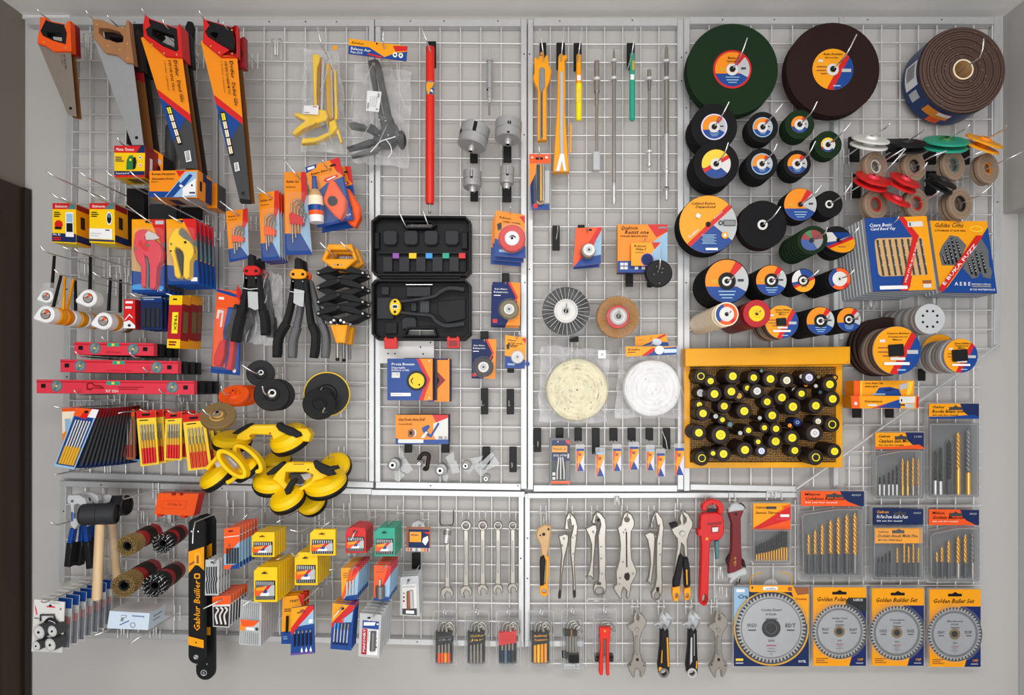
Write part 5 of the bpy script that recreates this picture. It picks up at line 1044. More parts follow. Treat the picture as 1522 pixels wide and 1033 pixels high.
# ======================= right: grinding discs =================================
def wheel_label(p,cx,cy,r,style=0,hole=0,ry=None):
    """round printed label in orange, red, grey and blue fields"""
    ry = r if ry is None else ry
    C = circ(cx,cy,r,36,ry); H = [circ(cx,cy,hole,18)] if 0 else []
    sx = lambda u: cx + u * r; sy = lambda v: cy + v * ry
    L = lambda a,m: p.dec(a,m)
    if style == 0:      # orange top, blue foot, grey right, short red bar top right
        L(C,'orange'); L(clip(C,sx(-1),sy(.25),sx(1),sy(.25)),'blue'); g = clip(clip(C,sx(0),sy(0),sx(.75),sy(-.75)),sx(0),sy(0),sx(.9),sy(.6)) if 0 else [(sx(0),sy(0))] + circ(cx,cy,r,12,ry,0,-48,28); L(g,'lgrey'); L([(sx(.12),sy(-.02)),(sx(.02),sy(-.2))] + circ(cx,cy,r,4,ry,0,-66,-44),'red')
        L(rr(sx(-.72),sy(-.08),sx(-.4),sy(.12),1),'gold'); L(rect(sx(.5),sy(-.1),sx(.78),sy(.02)),'dgrey'); L(rect(sx(-.35),sy(.6),sx(.35),sy(.66)),'sky'); L(rect(sx(-.25),sy(.75),sx(.25),sy(.8)),'sky'); L(rect(sx(-.4),sy(.45),sx(.4),sy(.5)),'sky')
    elif style == 1:    # orange left, red diagonal, blue lower right
        L(C,'amber'); L(clip(C,sx(.72),sy(-.9),sx(-.35),sy(1)),'red') if 0 else None
        b = clip(C,sx(-.3),sy(.95),sx(.62),sy(-.78)); L(b,'red'); b = clip(C,sx(.0),sy(1),sx(.78),sy(-.55)); L(b,'blue')
        L(rect(sx(.42),sy(-.02),sx(.88),sy(.14)),'lgrey'); L(rect(sx(.0),sy(.78),sx(.36),sy(.84)),'sky'); L(rect(sx(-.72),sy(-.46),sx(-.5),sy(-.34)),'off'); L(rect(sx(-.8),sy(-.14),sx(-.3),sy(-.09)),'rust'); L(rect(sx(-.8),sy(.04),sx(-.35),sy(.09)),'rust'); L(rect(sx(-.6),sy(.2),sx(-.3),sy(.25)),'rust')
    elif style == 2:    # orange, red band with white letters, grey right, blue foot
        L(C,'amber'); b = clip(C,sx(-.75),sy(.7),sx(.72),sy(-.7)); L(b,'red')
        g = clip(C,sx(-.62),sy(.78),sx(.82),sy(-.56)); L(g,'lgrey'); L(clip(g,sx(.12),sy(-.02),sx(.9),sy(.62)),'blue')
        L(clip(clip(C,sx(.0),sy(.0),sx(-.1),sy(.0)),sx(-.62),sy(.78),sx(.22),sy(0)),'blue') if 0 else None
    elif style == 3:    # yellow label
        L(C,'pack'); L(clip(C,sx(-1),sy(.28),sx(1),sy(.28)),'blue'); L([(sx(.05),sy(.02))] + circ(cx,cy,r,10,ry,0,-30,40),'off'); L(clip(clip(C,sx(-.9),sy(.36),sx(.8),sy(-.62)),sx(.95),sy(-.4),sx(-.7),sy(.55)),'red')
    elif style == 4:    # blue top left, red band, orange foot
        L(C,'blue'); L([(sx(0),sy(0))] + circ(cx,cy,r,10,ry,0,170,250),'off'); b = clip(C,sx(-.9),sy(.5),sx(1),sy(-.35)); L(b,'red'); b = clip(C,sx(-.8),sy(.7),sx(1),sy(-.15)); L(b,'amber'); L(rect(sx(-.2),sy(.5),sx(.3),sy(.58)),'rust')
    elif style == 6:
        L(C,'dred'); L([(sx(0),sy(0))] + circ(cx,cy,r,12,ry,0,60,190),'blue'); L([(sx(0),sy(0))] + circ(cx,cy,r,8,ry,0,-5,60),'grey'); L([(sx(0),sy(0))] + circ(cx,cy,r,6,ry,0,230,265),'green')
    elif style == 5:    # ring of red, white and blue round a white middle
        L(C,'tool'); L(clip(C,sx(-.3),sy(1),sx(-.45),sy(-1)) and [(sx(0),sy(0))] + circ(cx,cy,r,12,ry,0,130,250),'blue'); L([(sx(0),sy(0))] + circ(cx,cy,r,6,ry,0,30,65),'red'); L(circ(cx,cy,r * .68,28,ry * .68),'off')
def disc(label,cx,cy,r,d,mat,lab=0,style=0,hole=5,ring=True,t=.004,off=0.,group='grinding and cutting discs',rim=None,core=None,rot=None,hr=None,cat='disc',name='grinding_disc',lettering=None,hub=0):
    T = Thing(name,label,cat,d,group,off=off,rot=rot,pivot=(cx,cy,d) if rot else None); b = T.part('disc')
    b.cyl(cx,cy,r,mat,d,t,hole=hole,seg=48,bev=.5)
    if lab:
        l = T.part('label',label='round printed paper label'); l.poly(circ(cx,cy,lab,40),rim or 'amber',d + .0008,.0005,holes=[circ(cx,cy,hole + .2,18)] if hole else ())
        wheel_label(l,cx,cy,lab * (.9 if rim else 1),style)
        if lettering:
            for st,x,y,h,w in lettering: l.text(st,cx + x * lab,cy + y * lab,h,'ink',0,w,True,.25)
        if hub: l.dec(circ(cx,cy,hub,26),'black')
        l.d,l.n = d + .0022,l.n
        if hole: l.dec(circ(cx,cy,hole * .95,18),'ink')
    if ring and hole:
        q = T.part('bush',label='pale centre ring'); q.cyl(cx,cy,hole * 1.95 if not core else core,'off',d + .0034,.0016,hole=hole * .98,seg=28,bev=.3)
    return T
def stack(lb,n,dd,cx,cy,r,d,mat,**kw):
    for k in range(n,0,-1):
        disc(f'{lb}, {ORD[k]} back',cx,cy,r,d,mat if not isinstance(mat,list) else mat[k % len(mat)],hole=kw.get('hole',5),ring=False,off=dd * k,t=dd * .75,group=kw.get('group','stacked discs behind the front ones'))
stack('largest green cutting disc',2,.012,1088.5,103,68,.1,'greendisc')
disc('largest dark green cutting disc with orange and blue label at the top',1088.5,103,68,.1,'greendisc',28.5,0,4.6,rim='red',lettering=[('Berna un',-.25,-.52,3.4,18),('luxeodora',-.3,-.36,2.6,20)])
stack('largest brown cutting disc',2,.012,1238,103,69.5,.1,'browndisc')
disc('largest dark brown cutting disc with orange and blue label at the top',1238,103,69.5,.1,'browndisc',30.5,1,4.6,lettering=[('Audio Dremans',-.5,-.68,3,29),('Baremdar',-.4,-.52,2,20)])
dhook(1088.5,103,.1,'the largest green cutting disc',20,-43); dhook(1238,103,.1,'the largest brown cutting disc',32,-48)
# abrasive roll
T = Thing('abrasive_roll','large brown abrasive cloth roll in a blue wrapper, upper right corner','abrasive roll',.115); k = kk(.115); o = P(1430.5,104,.115)
w = T.part('wrapper',label='blue printed wrapper'); w.lathe(o,(0,-1,0),[(-.082,64.5 * k,'wrap'),(-.006,64.8 * k,'wrap')],64)
b = T.part('cloth_roll',label='wound brown abrasive cloth'); pr = [(-.083,15 * k,'sandbrown'),(-.083,63.8 * k,'sandbrown'),(-.002,63.8 * k,'sandbrown')]
nr = 13
for i in range(nr):
    r0 = 63.8 - (48.3 / nr) * i; r1 = r0 - 48.3 / nr
    pr += [(.0 + .0015 * math.sin(i * 2.1),r0 * k,'sandbrown'),(.001 + .0015 * math.sin(i * 2.1),(r1 + .9) * k,'sandbrown'),(-.004,(r1 + .5) * k,'umber')]
pr += [(0,15.5 * k,'sandbrown')]; b.lathe(o,(0,-1,0),pr,64)
c = T.part('core',label='cardboard core tube'); c.lathe(o,(0,-1,0),[(-.083,13.3 * k,'tan'),(-.083,15 * k,'tan'),(.004,15.2 * k,'ivory'),(.004,13 * k,'tan'),(-.083,13 * k,'rust')],36)
rnd = random.Random(4); s = T.part('wear_specks',label='scuffed edges of the cloth layers')
for i in range(70):
    ra = rnd.uniform(18,62) * k; a = rnd.uniform(0,6.28); q = o + Vector((ra * math.cos(a),-.003,ra * math.sin(a))); s.tube([q,q + Vector((rnd.uniform(-.006,.006),0,rnd.uniform(-.006,.006)))],.0007,'sandpaper',4)
def onwrap(part,a0,a1,y0,y1,mat,dr=.0006,n=10):
    vs = []
    for i in range(n + 1):
        a = math.radians(a0 + (a1 - a0) * i / n); R = 64.8 * k + dr
        for y in (y0,y1): vs.append(o + Vector((R * math.cos(a),y,R * math.sin(a))))
    part.add(vs,[(2 * i,2 * i + 1,2 * i + 3,2 * i + 2) for i in range(n)],mat,True)
l = T.part('barcode_label',label='white barcode label'); onwrap(l,163,196,.012,.066,'white')
for i in range(9): onwrap(l,166 + i * 2.2,167.2 + i * 2.2,.02,.058,'dgrey',.001,2)
onwrap(l,200,212,.025,.06,'lgrey',.0006,4); onwrap(l,226,262,.018,.05,'orange'); onwrap(l,240,256,.05,.075,'tool'); onwrap(l,244,262,.02,.034,'white',.001)
dhook(1430.5,104,.115,'the large abrasive roll',27,-43)
# four rows of discs
E = [
 # label, cx, cy, r, d, mat, lab, style, hole, n, dd, hookdx, hookdy, rim
 ('medium black disc with orange label, left in the row under the green disc',1061.5,188.6,34.5,.12,'blackdisc',19.5,0,4.2,4,.014,20,-34,'lav'),
 ('small black disc with orange label, second in the row under the green disc',1133.7,189,23,.12,'blackdisc',15,0,4,3,.012,27,-32,'sky'),
 ('small green-black disc with orange label, third in the row under the green disc',1188.6,185,22,.12,'greendisc',12.5,0,4,3,.012,23,-31,None),
 ('small green disc with yellow arc label at the frame post',1230.8,215,20.5,.11,'greendisc',10.5,3,4,2,.012,31,-30,None),
 ('medium black disc with yellow and blue label, lower left of its group',1064.5,243.6,34,.13,'blackdisc',21.5,3,4.4,4,.016,16,-29,None),
 ('small black disc with orange label, lower middle of its group',1132.5,243.6,23.5,.13,'blackdisc',16,0,4,4,.014,20,-27,'sky'),
 ('small black disc with red and blue label, lower right of its group',1185,243.5,20.5,.12,'blackdisc',14.5,0,4,3,.014,24,-31,None)]
for lb,cx,cy,r,d,mat,lab,st,ho,n,dd,hx,hy,rim in E:
    sx_ = ' left under the green disc' if 'left in' in lb else ' second under the green disc' if 'second' in lb else ''
    stack(lb.split(' label')[0].replace(' with',',') + sx_,n,dd,cx,cy,r,d,mat,hole=ho)
    disc(lb,cx,cy,r,d,mat,lab,st,ho,rim=rim); dhook(cx,cy,d,'the ' + lb.split(',')[0].replace(' label','') + sx_,hx,hy)
stack('large orange-labelled disc',4,.012,1052.5,333.4,43.5,.13,'blackdisc')
disc('large disc fully covered by an orange, grey and blue label',1052.5,333.4,43.5,.13,'blackdisc',42.8,2,4,ring=False,lettering=[('Cutland Revion',-.6,-.68,4,36),('Diasanchond',-.44,-.56,4,29)])
p = THINGS[-1].parts[-1]; p.text('Rotation',1025,354,4,'white',-40,18); p.text('-----',1062,326,4,'white',-40,16); p.dec(circ(1071,331.5,3.6,18),'dgrey',[circ(1071,331.5,2,14)]); p.dec(rect(1075,327,1093,336),'dgrey'); p.dec(rect(1076,328,1092,335),'grey'); p.dec(circ(1077,350,5.2,20),'amber'); p.dec(circ(1077,350,2.4,14),'white'); p.dec(rot2(rect(1034,318,1040.5,324),1037,321,30),'white')
for i in range(7): p.dec(rect(1042 + i % 3,349 + i * 2.2,1064 - i % 2 * 3,350 + i * 2.2),'sky')
p.dec(rect(1048,369,1066,372.5),'white')
disc('black-brown disc without label beside the large orange one',1133.6,334,36,.13,'blackdisc',0,0,4.3,core=7.6); stack('black-brown disc without label',2,.012,1133.6,334,36,.13,'browndisc')
dhook(1133.6,334,.13,'the black-brown unlabelled disc',24,-25)
stack('orange-faced small disc',3,.014,1189.5,304,25,.14,'blackdisc',hole=4); disc('small disc with orange face and blue foot, above the tilted green stack',1189.5,304,24.6,.14,'blackdisc',24,0,4,ring=False); dhook(1189.5,304,.14,'the small orange-faced disc',28,-26)
stack('plain small black disc',3,.014,1232.8,303.4,20,.13,'blackdisc',hole=3.4); disc('plain small black disc at the frame post',1232.8,303.4,20,.13,'blackdisc',0,0,3.6,core=6); dhook(1232.8,303.4,.13,'the plain small black disc',30,-29)
for k in range(7,0,-1): disc(f'dark green disc, {ORD[k]} from the front in the tilted stack',1207 - k * .4,357 + k * .3,21,.2,'greendisc',0,0,3.6,ring=False,off=.016 * k,t=.012,rot=(8,0,-20),group='tilted green disc stack')
disc('green disc with dark red and blue label, front of the tilted stack',1207,357,21,.2,'greendisc',15,6,3.6,ring=False,rot=(8,0,-20),group='tilted green disc stack'); dhook(1207,357,.2,'the tilted green disc stack',19,-17)
stack('blue and orange faced disc',3,.014,1246.9,358,24,.16,'blackdisc',hole=3.8); disc('disc with blue top and orange foot label, right of the tilted green stack',1246.9,358,24,.16,'blackdisc',23.3,4,4,ring=False,rot=(-30,0,0)); dhook(1246.9,358,.16,'the blue and orange faced disc',26,-18)
F = [('large black disc with orange and grey label, left of the third row',1080.3,418,33.5,.2,'blackdisc',32,0,6,7,.016,13,11,-9),
     ('middle black disc with orange and blue label, second of the third row',1146.4,417,23.5,.19,'blackdisc',22.5,0,5.5,6,.016,10.5,12,-12),
     ('small black disc with blue and orange label, third of the third row',1194,417,18,.18,'blackdisc',17,4,5,5,.016,8.5,20,-14),
     ('small black disc with orange ring and white middle, right of the third row',1248,414.5,17,.2,'blackdisc',16,5,3.2,8,.018,0,18,-12),
     ('black disc with orange label, fourth in the row above the yellow board',1219.5,477,21.5,.2,'blackdisc',20.5,0,5,7,.018,10,10,-8),
     ('black disc with orange label, right end of the row above the yellow board',1261.8,475,18.5,.19,'blackdisc',17.5,0,4.6,6,.018,8.5,12,-6)]
for lb,cx,cy,r,d,mat,lab,st,ho,n,dd,hub,hx,hy in F:
    stack(lb.split(' with')[0] + {0: '',1: ''}.get(9,'') + ', ' + lb.split(', ')[1].replace(' in the row',''),n,dd,cx,cy,r,d,mat,hole=ho * .6)
    disc(lb,cx,cy,r,d,mat,lab,st,ho * .62,core=ho * 1.2,hub=hub); fi = [q[0] for q in F].index(lb); dhook(cx,cy,d,f'the {ORD[fi]} disc stack in the row above the cream roll' if fi < 4 else 'the black disc ' + ('at the right end' if fi == 5 else 'fourth') + ' above the yellow board',hx,hy,.04)
for k in range(9,0,-1): disc(f'cream felt disc, {ORD[k]} from the front of the roll',1080,467,18,.28,'ivory',0,0,3,ring=False,off=.026 * k,t=.025,group='cream felt discs in the roll',name='felt_disc')
disc('cream felt disc with orange and blue label, front of the roll',1080,467,18,.28,'ivory',16,5,3.2,core=9,group='cream felt discs in the roll',name='felt_disc'); p = THINGS[-1].parts[1]
for k in range(6,0,-1): disc(f'dark red fibre disc, {ORD[k]} from the front of the red roll',1125,466,20.5,.25,'maroon',0,0,3,ring=False,off=.03 * k,t=.029,group='dark red discs in the roll',name='fibre_disc')
T = disc('dark red disc with yellow centre, front of the red roll',1125,466,20.5,.25,'crimson',0,0,3,ring=False,group='dark red discs in the roll',name='fibre_disc'); q = T.part('centre_plate',label='yellow centre plate'); q.cyl(1125,466,11.8,'yellow',.2515,.0014,hole=2.6,bev=.4); q.dec(circ(1125,466,6,20),'gold',[circ(1125,466,5.4,20)])
def velcro(lb,cx,cy,r,d,n,dd,group,mats=('sandgrey','sandbrown','sandpaper'),black=11):
    for k in range(n,0,-1): disc(f'sanding disc, {ORD[k]} behind the {lb.split(chr(44))[0]}',cx,cy,r,d,mats[k % len(mats)],0,0,0,ring=False,off=dd * k,t=dd * .7,group=group,name='sanding_disc')
    T = disc(lb,cx,cy,r,d,'sandgrey',r - .4,1,0,ring=False,group=group,name='sanding_disc',lettering=[('Cranson Builders',-.45,-.68,2.8,r * .95),('Crundersonoof',-.4,-.54,2.6,r * .8),('Miknoo',-.2,-.42,2.4,r * .4)])
    p = T.parts[1]; p.dec(rect(cx - r * .55,cy + r * .48,cx + r * .5,cy + r * .6),'white'); p.dec(rr(cx - r * .3,cy + r * .28,cx + r * .32,cy + r * .4,1),'off')
    q = T.part('hook_plate',label='black square hook plate end'); q.poly(rot2(rr(cx - black,cy - black * .85,cx + black,cy + black * .75,1),cx,cy,-4),'black',d + .008,.005,bev=.6); return T
velcro('orange-faced sanding disc with black square, in the row above the yellow board',1162,478.6,25,.19,5,.018,'sanding discs above the board',black=7)
hook(1084,465,.3,'the roll of cream felt discs',(0,-2)); hook(1128,464,.27,'the roll of dark red discs',(0,-2))
# ---- backing pads and paper rings at the right
def tilt(label,cx,cy,rx,d,mat,rot,n=2,off2=.018,hub=None,name='backing_pad',group='tilted backing pads',t=.005):
    for k in range(n - 1,-1,-1):
        T = Thing(name,label if k == 0 else label.replace(' near the right wall','') + ', lower one','backing pad',d,group,pivot=(cx,cy,d),rot=rot)
        p = T.part('pad'); o = P(cx,cy,d); kx = kk(d); R = rx * kx
        p.lathe(o + Vector((0,k * off2,0)),(0,-1,0),[(-t,0,mat),(-t,R,mat),(-t * .3,R,mat),(0,R * .96,mat),(.001,R * .35,hub or mat),(.007,R * .28,hub or mat),(.007,R * .12,'ink'),(0,R * .12,'ink'),(0,0,'ink')],36)
for lb,cx,cy,rx,mat,rot,n,hub,hx,hy in (
  ('off-white flat pad, leftmost of the top row near the right wall',1294.7,206,26.5,'off',(-56,0,6),2,'white',24,-20),('dark flat pad, second of the top row near the right wall',1347,211,27.5,'black',(-58,0,-4),2,'char',25,-18),
  ('green flat pad, third of the top row near the right wall',1406.7,208,30.5,'teal',(-56,0,-4),2,'green',30,-20),('orange flat pad, rightmost of the top row near the right wall',1464,208,27,'amber',(-52,14,4),2,'orange',26,-20),
  ('red flat pad, left one of the second row',1298,264,25.5,'red',(-50,10,4),2,'pink',44,-40),('red flat pad, second one of the second row',1346,266,23.5,'red',(-48,16,6),2,'pink',28,-22),
  ('black flat pad with thin edge, third in the second row',1402,268,22,'black',(-52,24,0),2,'char',0,0),('red flat pad, lowest one tilted between the paper rings',1333,295,22.5,'red',(-50,18,6),1,'pink',0,0)):
    tilt(lb,cx,cy,rx,.17,mat,rot,n,.016,hub)
    if hx: dhook(cx,cy,.17,'the ' + lb.split(',')[0] + (', second one' if 'second one' in lb else ''),hx,hy)
def ring(label,cx,cy,r,h,mat,d,n,col='sandpaper'):
    for k in range(n - 1,-1,-1):
        T = Thing('paper_ring',label if k == 0 else f'{label}, {ORD[k]} behind','sanding ring',d,'sanding paper rings',pivot=(cx,cy,d),rot=(0,0,18),off=k * .017); p = T.part('ring'); p.cyl(cx,cy,r,col,d,.009,hole=h,seg=36,bev=.4)
        if k == 0:
            for rr_ in (.55,.75): p.dec(circ(cx,cy,r * rr_ + .4,36),'sandbrown',[circ(cx,cy,r * rr_,36)])
            q = T.part('core',label='inner core'); q.cyl(cx,cy,h,mat,d - .003,.006,hole=h * .82,seg=24)
for lb,cx,cy,r,h,mat,d,n,hx,hy in (('tan paper ring with white core, under the off-white pad',1302.5,247,22,10,'off',.15,2,38,-24),('tan paper ring with dark core, second in its row',1360,247,21.5,10.5,'umber',.15,2,42,-20),('grey-green paper ring, third in its row',1418,245,22.5,11,'dteal',.15,2,40,-18),('tan paper ring with orange core at the right frame post',1469,250,22.5,9,'orange',.14,2,46,-22),
                                         ('tan paper ring with red core, left of the lowest row',1302.5,303.5,22,11,'red',.15,2,0,0),('tan paper ring with red core, second of the lowest row',1363.5,302,22,11,'red',.15,2,28,-16),('tan-brown paper ring, right of the lowest row',1428,302.5,23.5,12,'umber',.15,3,42,-26)):
    ring(lb,cx,cy,r,h,mat,d,n)
    if hx: dhook(cx,cy,.15,'the ' + lb.split(',')[0].replace(' at the right frame post','') + (' in the lowest row' if 'lowest' in lb else ''),hx,hy)
for a in ((1262,203,1278,240,'black hook plate left of the off-white pad'),(1318,206,1336,240,'black hook plate between the first two pads of the top row'),(1374,206,1392,244,'black hook plate left of the green pad'),(1430,208,1442,244,'black hook plate left of the orange pad'),(1267,258,1280,294,'black hook plate left of the red pads'),(1376,254,1392,290,'black hook plate between the second and third paper rings')): plate(*a,hk=False)
# blade boxes
def bladebox(label,qd,d,off=0.,front=True,left=True):
    T,p = box('blade_pack',label,qd,d,.012,('blue' if left else 'amber') if front else 'lgrey','char','navy','lgrey','lgrey',cat='blade pack',group='flat blade packs by the right wall',off=off)
    if not front: return
    if left:
        p.du([(.62,0),(1,0),(1,1),(.46,1),(.74,.28)],'amber'); p.du([(.54,0),(.63,0),(.84,.27),(.6,.94),(.56,1),(.44,1),(.74,.3)],'red'); p.tu('Cuara Busic',.06,.12,.045,.36,'white',.2); p.tu('Cand Bend Vay',.07,.17,.04,.4,'white',.2); p.ru(.68,.07,.92,.14,'off'); p.ru(.7,.08,.73,.13,'dteal')
        win = [p.uv(*q) for q in rr(.12,.28,.9,.8,.06)]
        w = T.part('window',label='tan window with dark blades'); w.quad = qd; w.poly(win,'tan',d + .0012,.001)
        b = T.part('blades',label='dark serrated blades')
        for i in range(8):
            u = .17 + i * .098; b.poly(band([p.uv(u,.3),p.uv(u + .012,.52),p.uv(u + .03,.79)],1.4),'dgrey',d + .003,.001);
            for j in range(7): v = .32 + j * .065; x,y = p.uv(u + .004 + j * .0035,v); b.poly([(x + .5,y - 1),(x + 2,y),(x + .5,y + 1.4)],'lgrey' if j % 2 else 'char',d + .0036,.0008)
        r = T.part('slash',label='red slanted strip with white lettering'); rq = [p.uv(.74,.28),p.uv(.83,.28),p.uv(.58,.93),p.uv(.48,.93)]; r.poly(rq,'red',d + .0045,.0008); a = p.uv(.545,.89); r.text('MINI STUD BLUE SCUT',a[0],a[1],2.6,'white',-73,62)
        p.ru(.11,.93,.55,.98,'white'); p.ru(.8,.87,.94,.91,'rust'); p.ru(.8,.92,.93,.97,'off')
    else:
        p.du([(1,.08),(1,1),(0,1),(.14,.92),(.34,.74)],'blue'); p.tu('Gulidau Coms',.06,.09,.06,.5,'ink',.3); p.tu('A PITNIMARIR AT RAVE NINA',.05,.15,.025,.55,'ink')
        T2 = T.part('window',label='dark grey windows with blades')
        T2.poly([p.uv(*q) for q in ((.08,.46),(.16,.34),(.32,.2),(.46,.22),(.58,.34),(.46,.5),(.34,.62),(.1,.62))],'mgrey',d + .0012,.001); T2.poly([p.uv(*q) for q in ((.78,.24),(.86,.24),(.95,.4),(.93,.62),(.97,.7),(.92,.8),(.8,.78),(.76,.7),(.7,.78),(.6,.8),(.46,.66),(.52,.56))],'mgrey',d + .0012,.001)
        b = T.part('blades',label='dark serrated blades')
        for u,v0,v1 in ((.14,.44,.6),(.2,.36,.6),(.27,.3,.6),(.34,.24,.58),(.42,.26,.5),(.58,.56,.74),(.65,.5,.76),(.73,.42,.7),(.82,.44,.72)): b.poly(band([p.uv(u,v0),p.uv(u + .03,v1)],1.3),'black',d + .003,.001); [b.dec(circ(*p.uv(u + .03 * j / 5,v0 + (v1 - v0) * (j + .5) / 6),.9,6),'lgrey') for j in range(5)]
        r = T.part('slash',label='red slanted strip with white lettering'); rq = [p.uv(.78,.2),p.uv(.9,.2),p.uv(.06,.98),p.uv(.0,.98),p.uv(.0,.93)]; r.poly(rq,'red',d + .0045,.0008); a = p.uv(.09,.9); r.text('E BUKA FUZZ',a[0],a[1],5,'white',-51,76)
        p.du(circ(.79,.11,.12,22,.045),'pack'); p.du(circ(.79,.11,.1,22,.03),'amber'); p.tu('A E B E',.26,.9,.05,.28,'white'); p.tu('waterproofness',.56,.885,.022,.34,'white'); p.ru(.56,.895,.9,.92,'grey'); p.tu('BUCA WATERFORCE',.52,.965,.025,.44,'white')
bl = [(1284.5,324.6),(1377,321),(1391,430.6),(1297.6,433)]
for k in range(9,0,-1): bladebox(f'blade pack edge, {ORD[k]} from the front in the left stack',[(x - 1.15 * k,y + .6 * k) for x,y in bl],.16,.013 * k,False)
bladebox('blue blade pack with tan window, front of the left stack',bl,.16)
br = [(1382,328),(1467,328.7),(1482,436),(1398,434.7)]
for k in range(4,0,-1): bladebox(f'blade pack edge, {ORD[k]} from the front in the right stack',[(x - 1.2 * k,y + .5 * k) for x,y in br],.13,.013 * k,False,False)
bladebox('orange blade pack with grey windows, front of the right stack',br,.13,left=False)
hook(1330,330,.165,'the left blade packs',(2,-6)); hook(1424,332,.135,'the right blade packs',(2,-4))
# sanding disc rolls
for k in range(5,0,-1): disc(f'brown sanding disc, {ORD[k]} from the front of the large brown set',1318,515,44,.1,'browndisc' if k % 2 else 'sandbrown',0,0,0,ring=False,off=.013 * (k - 1),t=.01,group='large brown sanding discs',name='sanding_disc')
velcro('large orange sanding disc with black square, under the left blade pack',1333,521,36,.18,4,.016,'orange sanding discs at the right')
for k in range(9,0,-1): disc(f'grey sanding disc, {ORD[k]} from the front of the grey roll',1382.6,474,22.5,.2,'sandgrey' if k % 2 else 'lgrey',0,0,0,ring=False,off=.018 * k,t=.0175,group='grey sanding discs in the roll',name='sanding_disc')
T = disc('grey sanding disc with eight dust holes, front of the grey roll',1382.6,474,22.5,.2,'lgrey',0,0,0,ring=False,group='grey sanding discs in the roll',name='sanding_disc'); p = T.part('dust_holes',label='ring of dust holes')
for i in range(8): a = math.radians(22.5 + 45 * i); p.cyl(1382.6 + 11.5 * math.cos(a),474 + 12.5 * math.sin(a),1.8,'ink',.2006,.001,seg=14)
disc('orange-faced sanding disc behind the smaller orange one',1396,523,27,.09,'sandgrey',26,1,0,ring=False,group='orange sanding discs at the right',name='sanding_disc')
velcro('smaller orange sanding disc with black square, at the slanted panel end',1428,528.7,25.5,.2,7,.015,'orange sanding discs at the right',('sandgrey','lgrey','sandgrey'))
for i,(qd,d,lb) in enumerate(([[(1269,566),(1359,565.5),(1358,589),(1269,589)],.12,'upper orange box with blue tool picture beside the yellow board'],[[(1264.5,588.5),(1365,588.5),(1364,607.5),(1266,607)],.14,'lower orange box with white end beside the yellow board'])):
    T,p = box('product_box',lb,qd,d,.05,'amber','orange','orange','amber','orange',group='orange boxes beside the board')
    if i == 0: p.du([(.34,.95),(.42,.45),(.6,.4),(.75,.55),(.8,1)],'blue'); p.du([(.48,.6),(.62,.5),(.68,.6),(.56,.7)],'deepblue'); p.du([(.74,.3),(.9,.1),(.88,.5),(.78,.6)],'lgrey'); p.du([(.9,.05),(.98,.05),(.94,.95),(.87,.95)],'pack'); p.tu('Otra Auno Saf',.18,.22,.12,.3,'ink'); p.tu('sataoqrio',.18,.42,.13,.22,'ink'); p.ru(.3,.82,.52,.92,'sky'); p.ru(.1,.0,.13,1,'pack'); p.ru(0,0,.1,1,'tool')
    else: p.du([(.32,.95),(.7,.3),(.74,.3),(.74,.98)],'blue'); p.du([(.28,1),(.5,.7),(.55,.65),(.34,1)],'red'); p.ru(.72,.05,.95,.55,'off'); p.ru(.74,.25,.76,.45,'ink'); p.ru(.72,.66,.84,.76,'ink'); p.ru(.8,.6,.94,.95,'lgrey'); p.tu('Diametranset',.2,.5,.16,.26,'ink',.2); p.ru(.24,.65,.38,.8,'off'); p.ru(0,0,.12,1,'tool'); p.du(circ(.06,.6,.025,12,.14),'off'); p.ru(.97,.05,1,.95,'red')
for a in ((1268,607,1281,621,'black hook plate under the lower orange box, left one'),(1317,607,1329,621,'black hook plate under the lower orange box, right one'),(1366,548,1376,566,'black hook plate under the smaller sanding discs')): plate(*a,hk=False)
# ---- yellow board with the dark capped bits
T = Thing('display_board','yellow perforated display board with raised top bar','display board',.06)
p = T.part('frame',label='yellow frame'); p.poly([(1016.6,541),(1252.3,541),(1252.3,695),(1017.5,696)],'boardyellow',.06,.024,holes=[[(1025.8,545),(1242.7,545),(1242.7,687),(1025.8,687)]],bev=.6)
p = T.part('perforated_panel',label='yellow sheet with dark holes'); p.poly(rect(1025.5,544.5,1243,687.5),'perf',.05,.004)
p = T.part('top_bar',label='folded yellow top bar'); p.poly([(1018.7,518),(1264,515),(1264,541),(1018.7,544.7)],'boardyellow',.095,.05,bev=.8); p.dec(circ(1260,538,.8,8),'ink')
BT = [(197,278,25,'r'),(265,312,22,'y'),(420,278,27,'y'),(566,288,23,'y'),(683,297,27,'y'),(797,307,26,'c'),(953,287,26,'l'),(900,280,15,'g'),(1018,283,12,'o'),(1133,288,12,'d'),(930,338,14,'t'),(1000,346,13,'g'),(1098,335,27,'y'),(195,395,26,'g'),(292,402,27,'y'),(410,385,27,'y'),(463,415,20,'d'),(522,361,18,'y'),(590,382,26,'w'),(850,375,17,'g'),(900,400,22,'y'),(1035,390,15,'k'),(763,427,27,'y'),(660,457,24,'y'),(1118,437,27,'y'),(187,477,19,'y'),(360,487,25,'y'),(500,522,28,'y'),(840,491,29,'y'),(1000,484,27,'y'),(212,538,26,'y'),(300,558,16,'g'),(348,582,17,'y'),(400,615,18,'k'),(608,570,14,'g'),(695,552,27,'y'),(872,600,15,'b'),(818,622,14,'t'),(1016,593,20,'c'),(1114,615,28,'r'),(183,673,27,'y'),(335,688,34,'y'),(472,675,15,'g'),(530,656,19,'y'),(641,638,18,'y'),(722,645,22,'y'),(993,675,31,'w'),(835,708,28,'y'),(719,733,28,'y'),(597,736,16,'y'),(505,793,28,'y'),(282,817,16,'y'),(355,821,27,'y'),(204,850,27,'r'),(620,800,23,'l'),(853,797,24,'y'),(1000,845,28,'r'),(1131,803,26,'y'),(620,240,12,'k')]
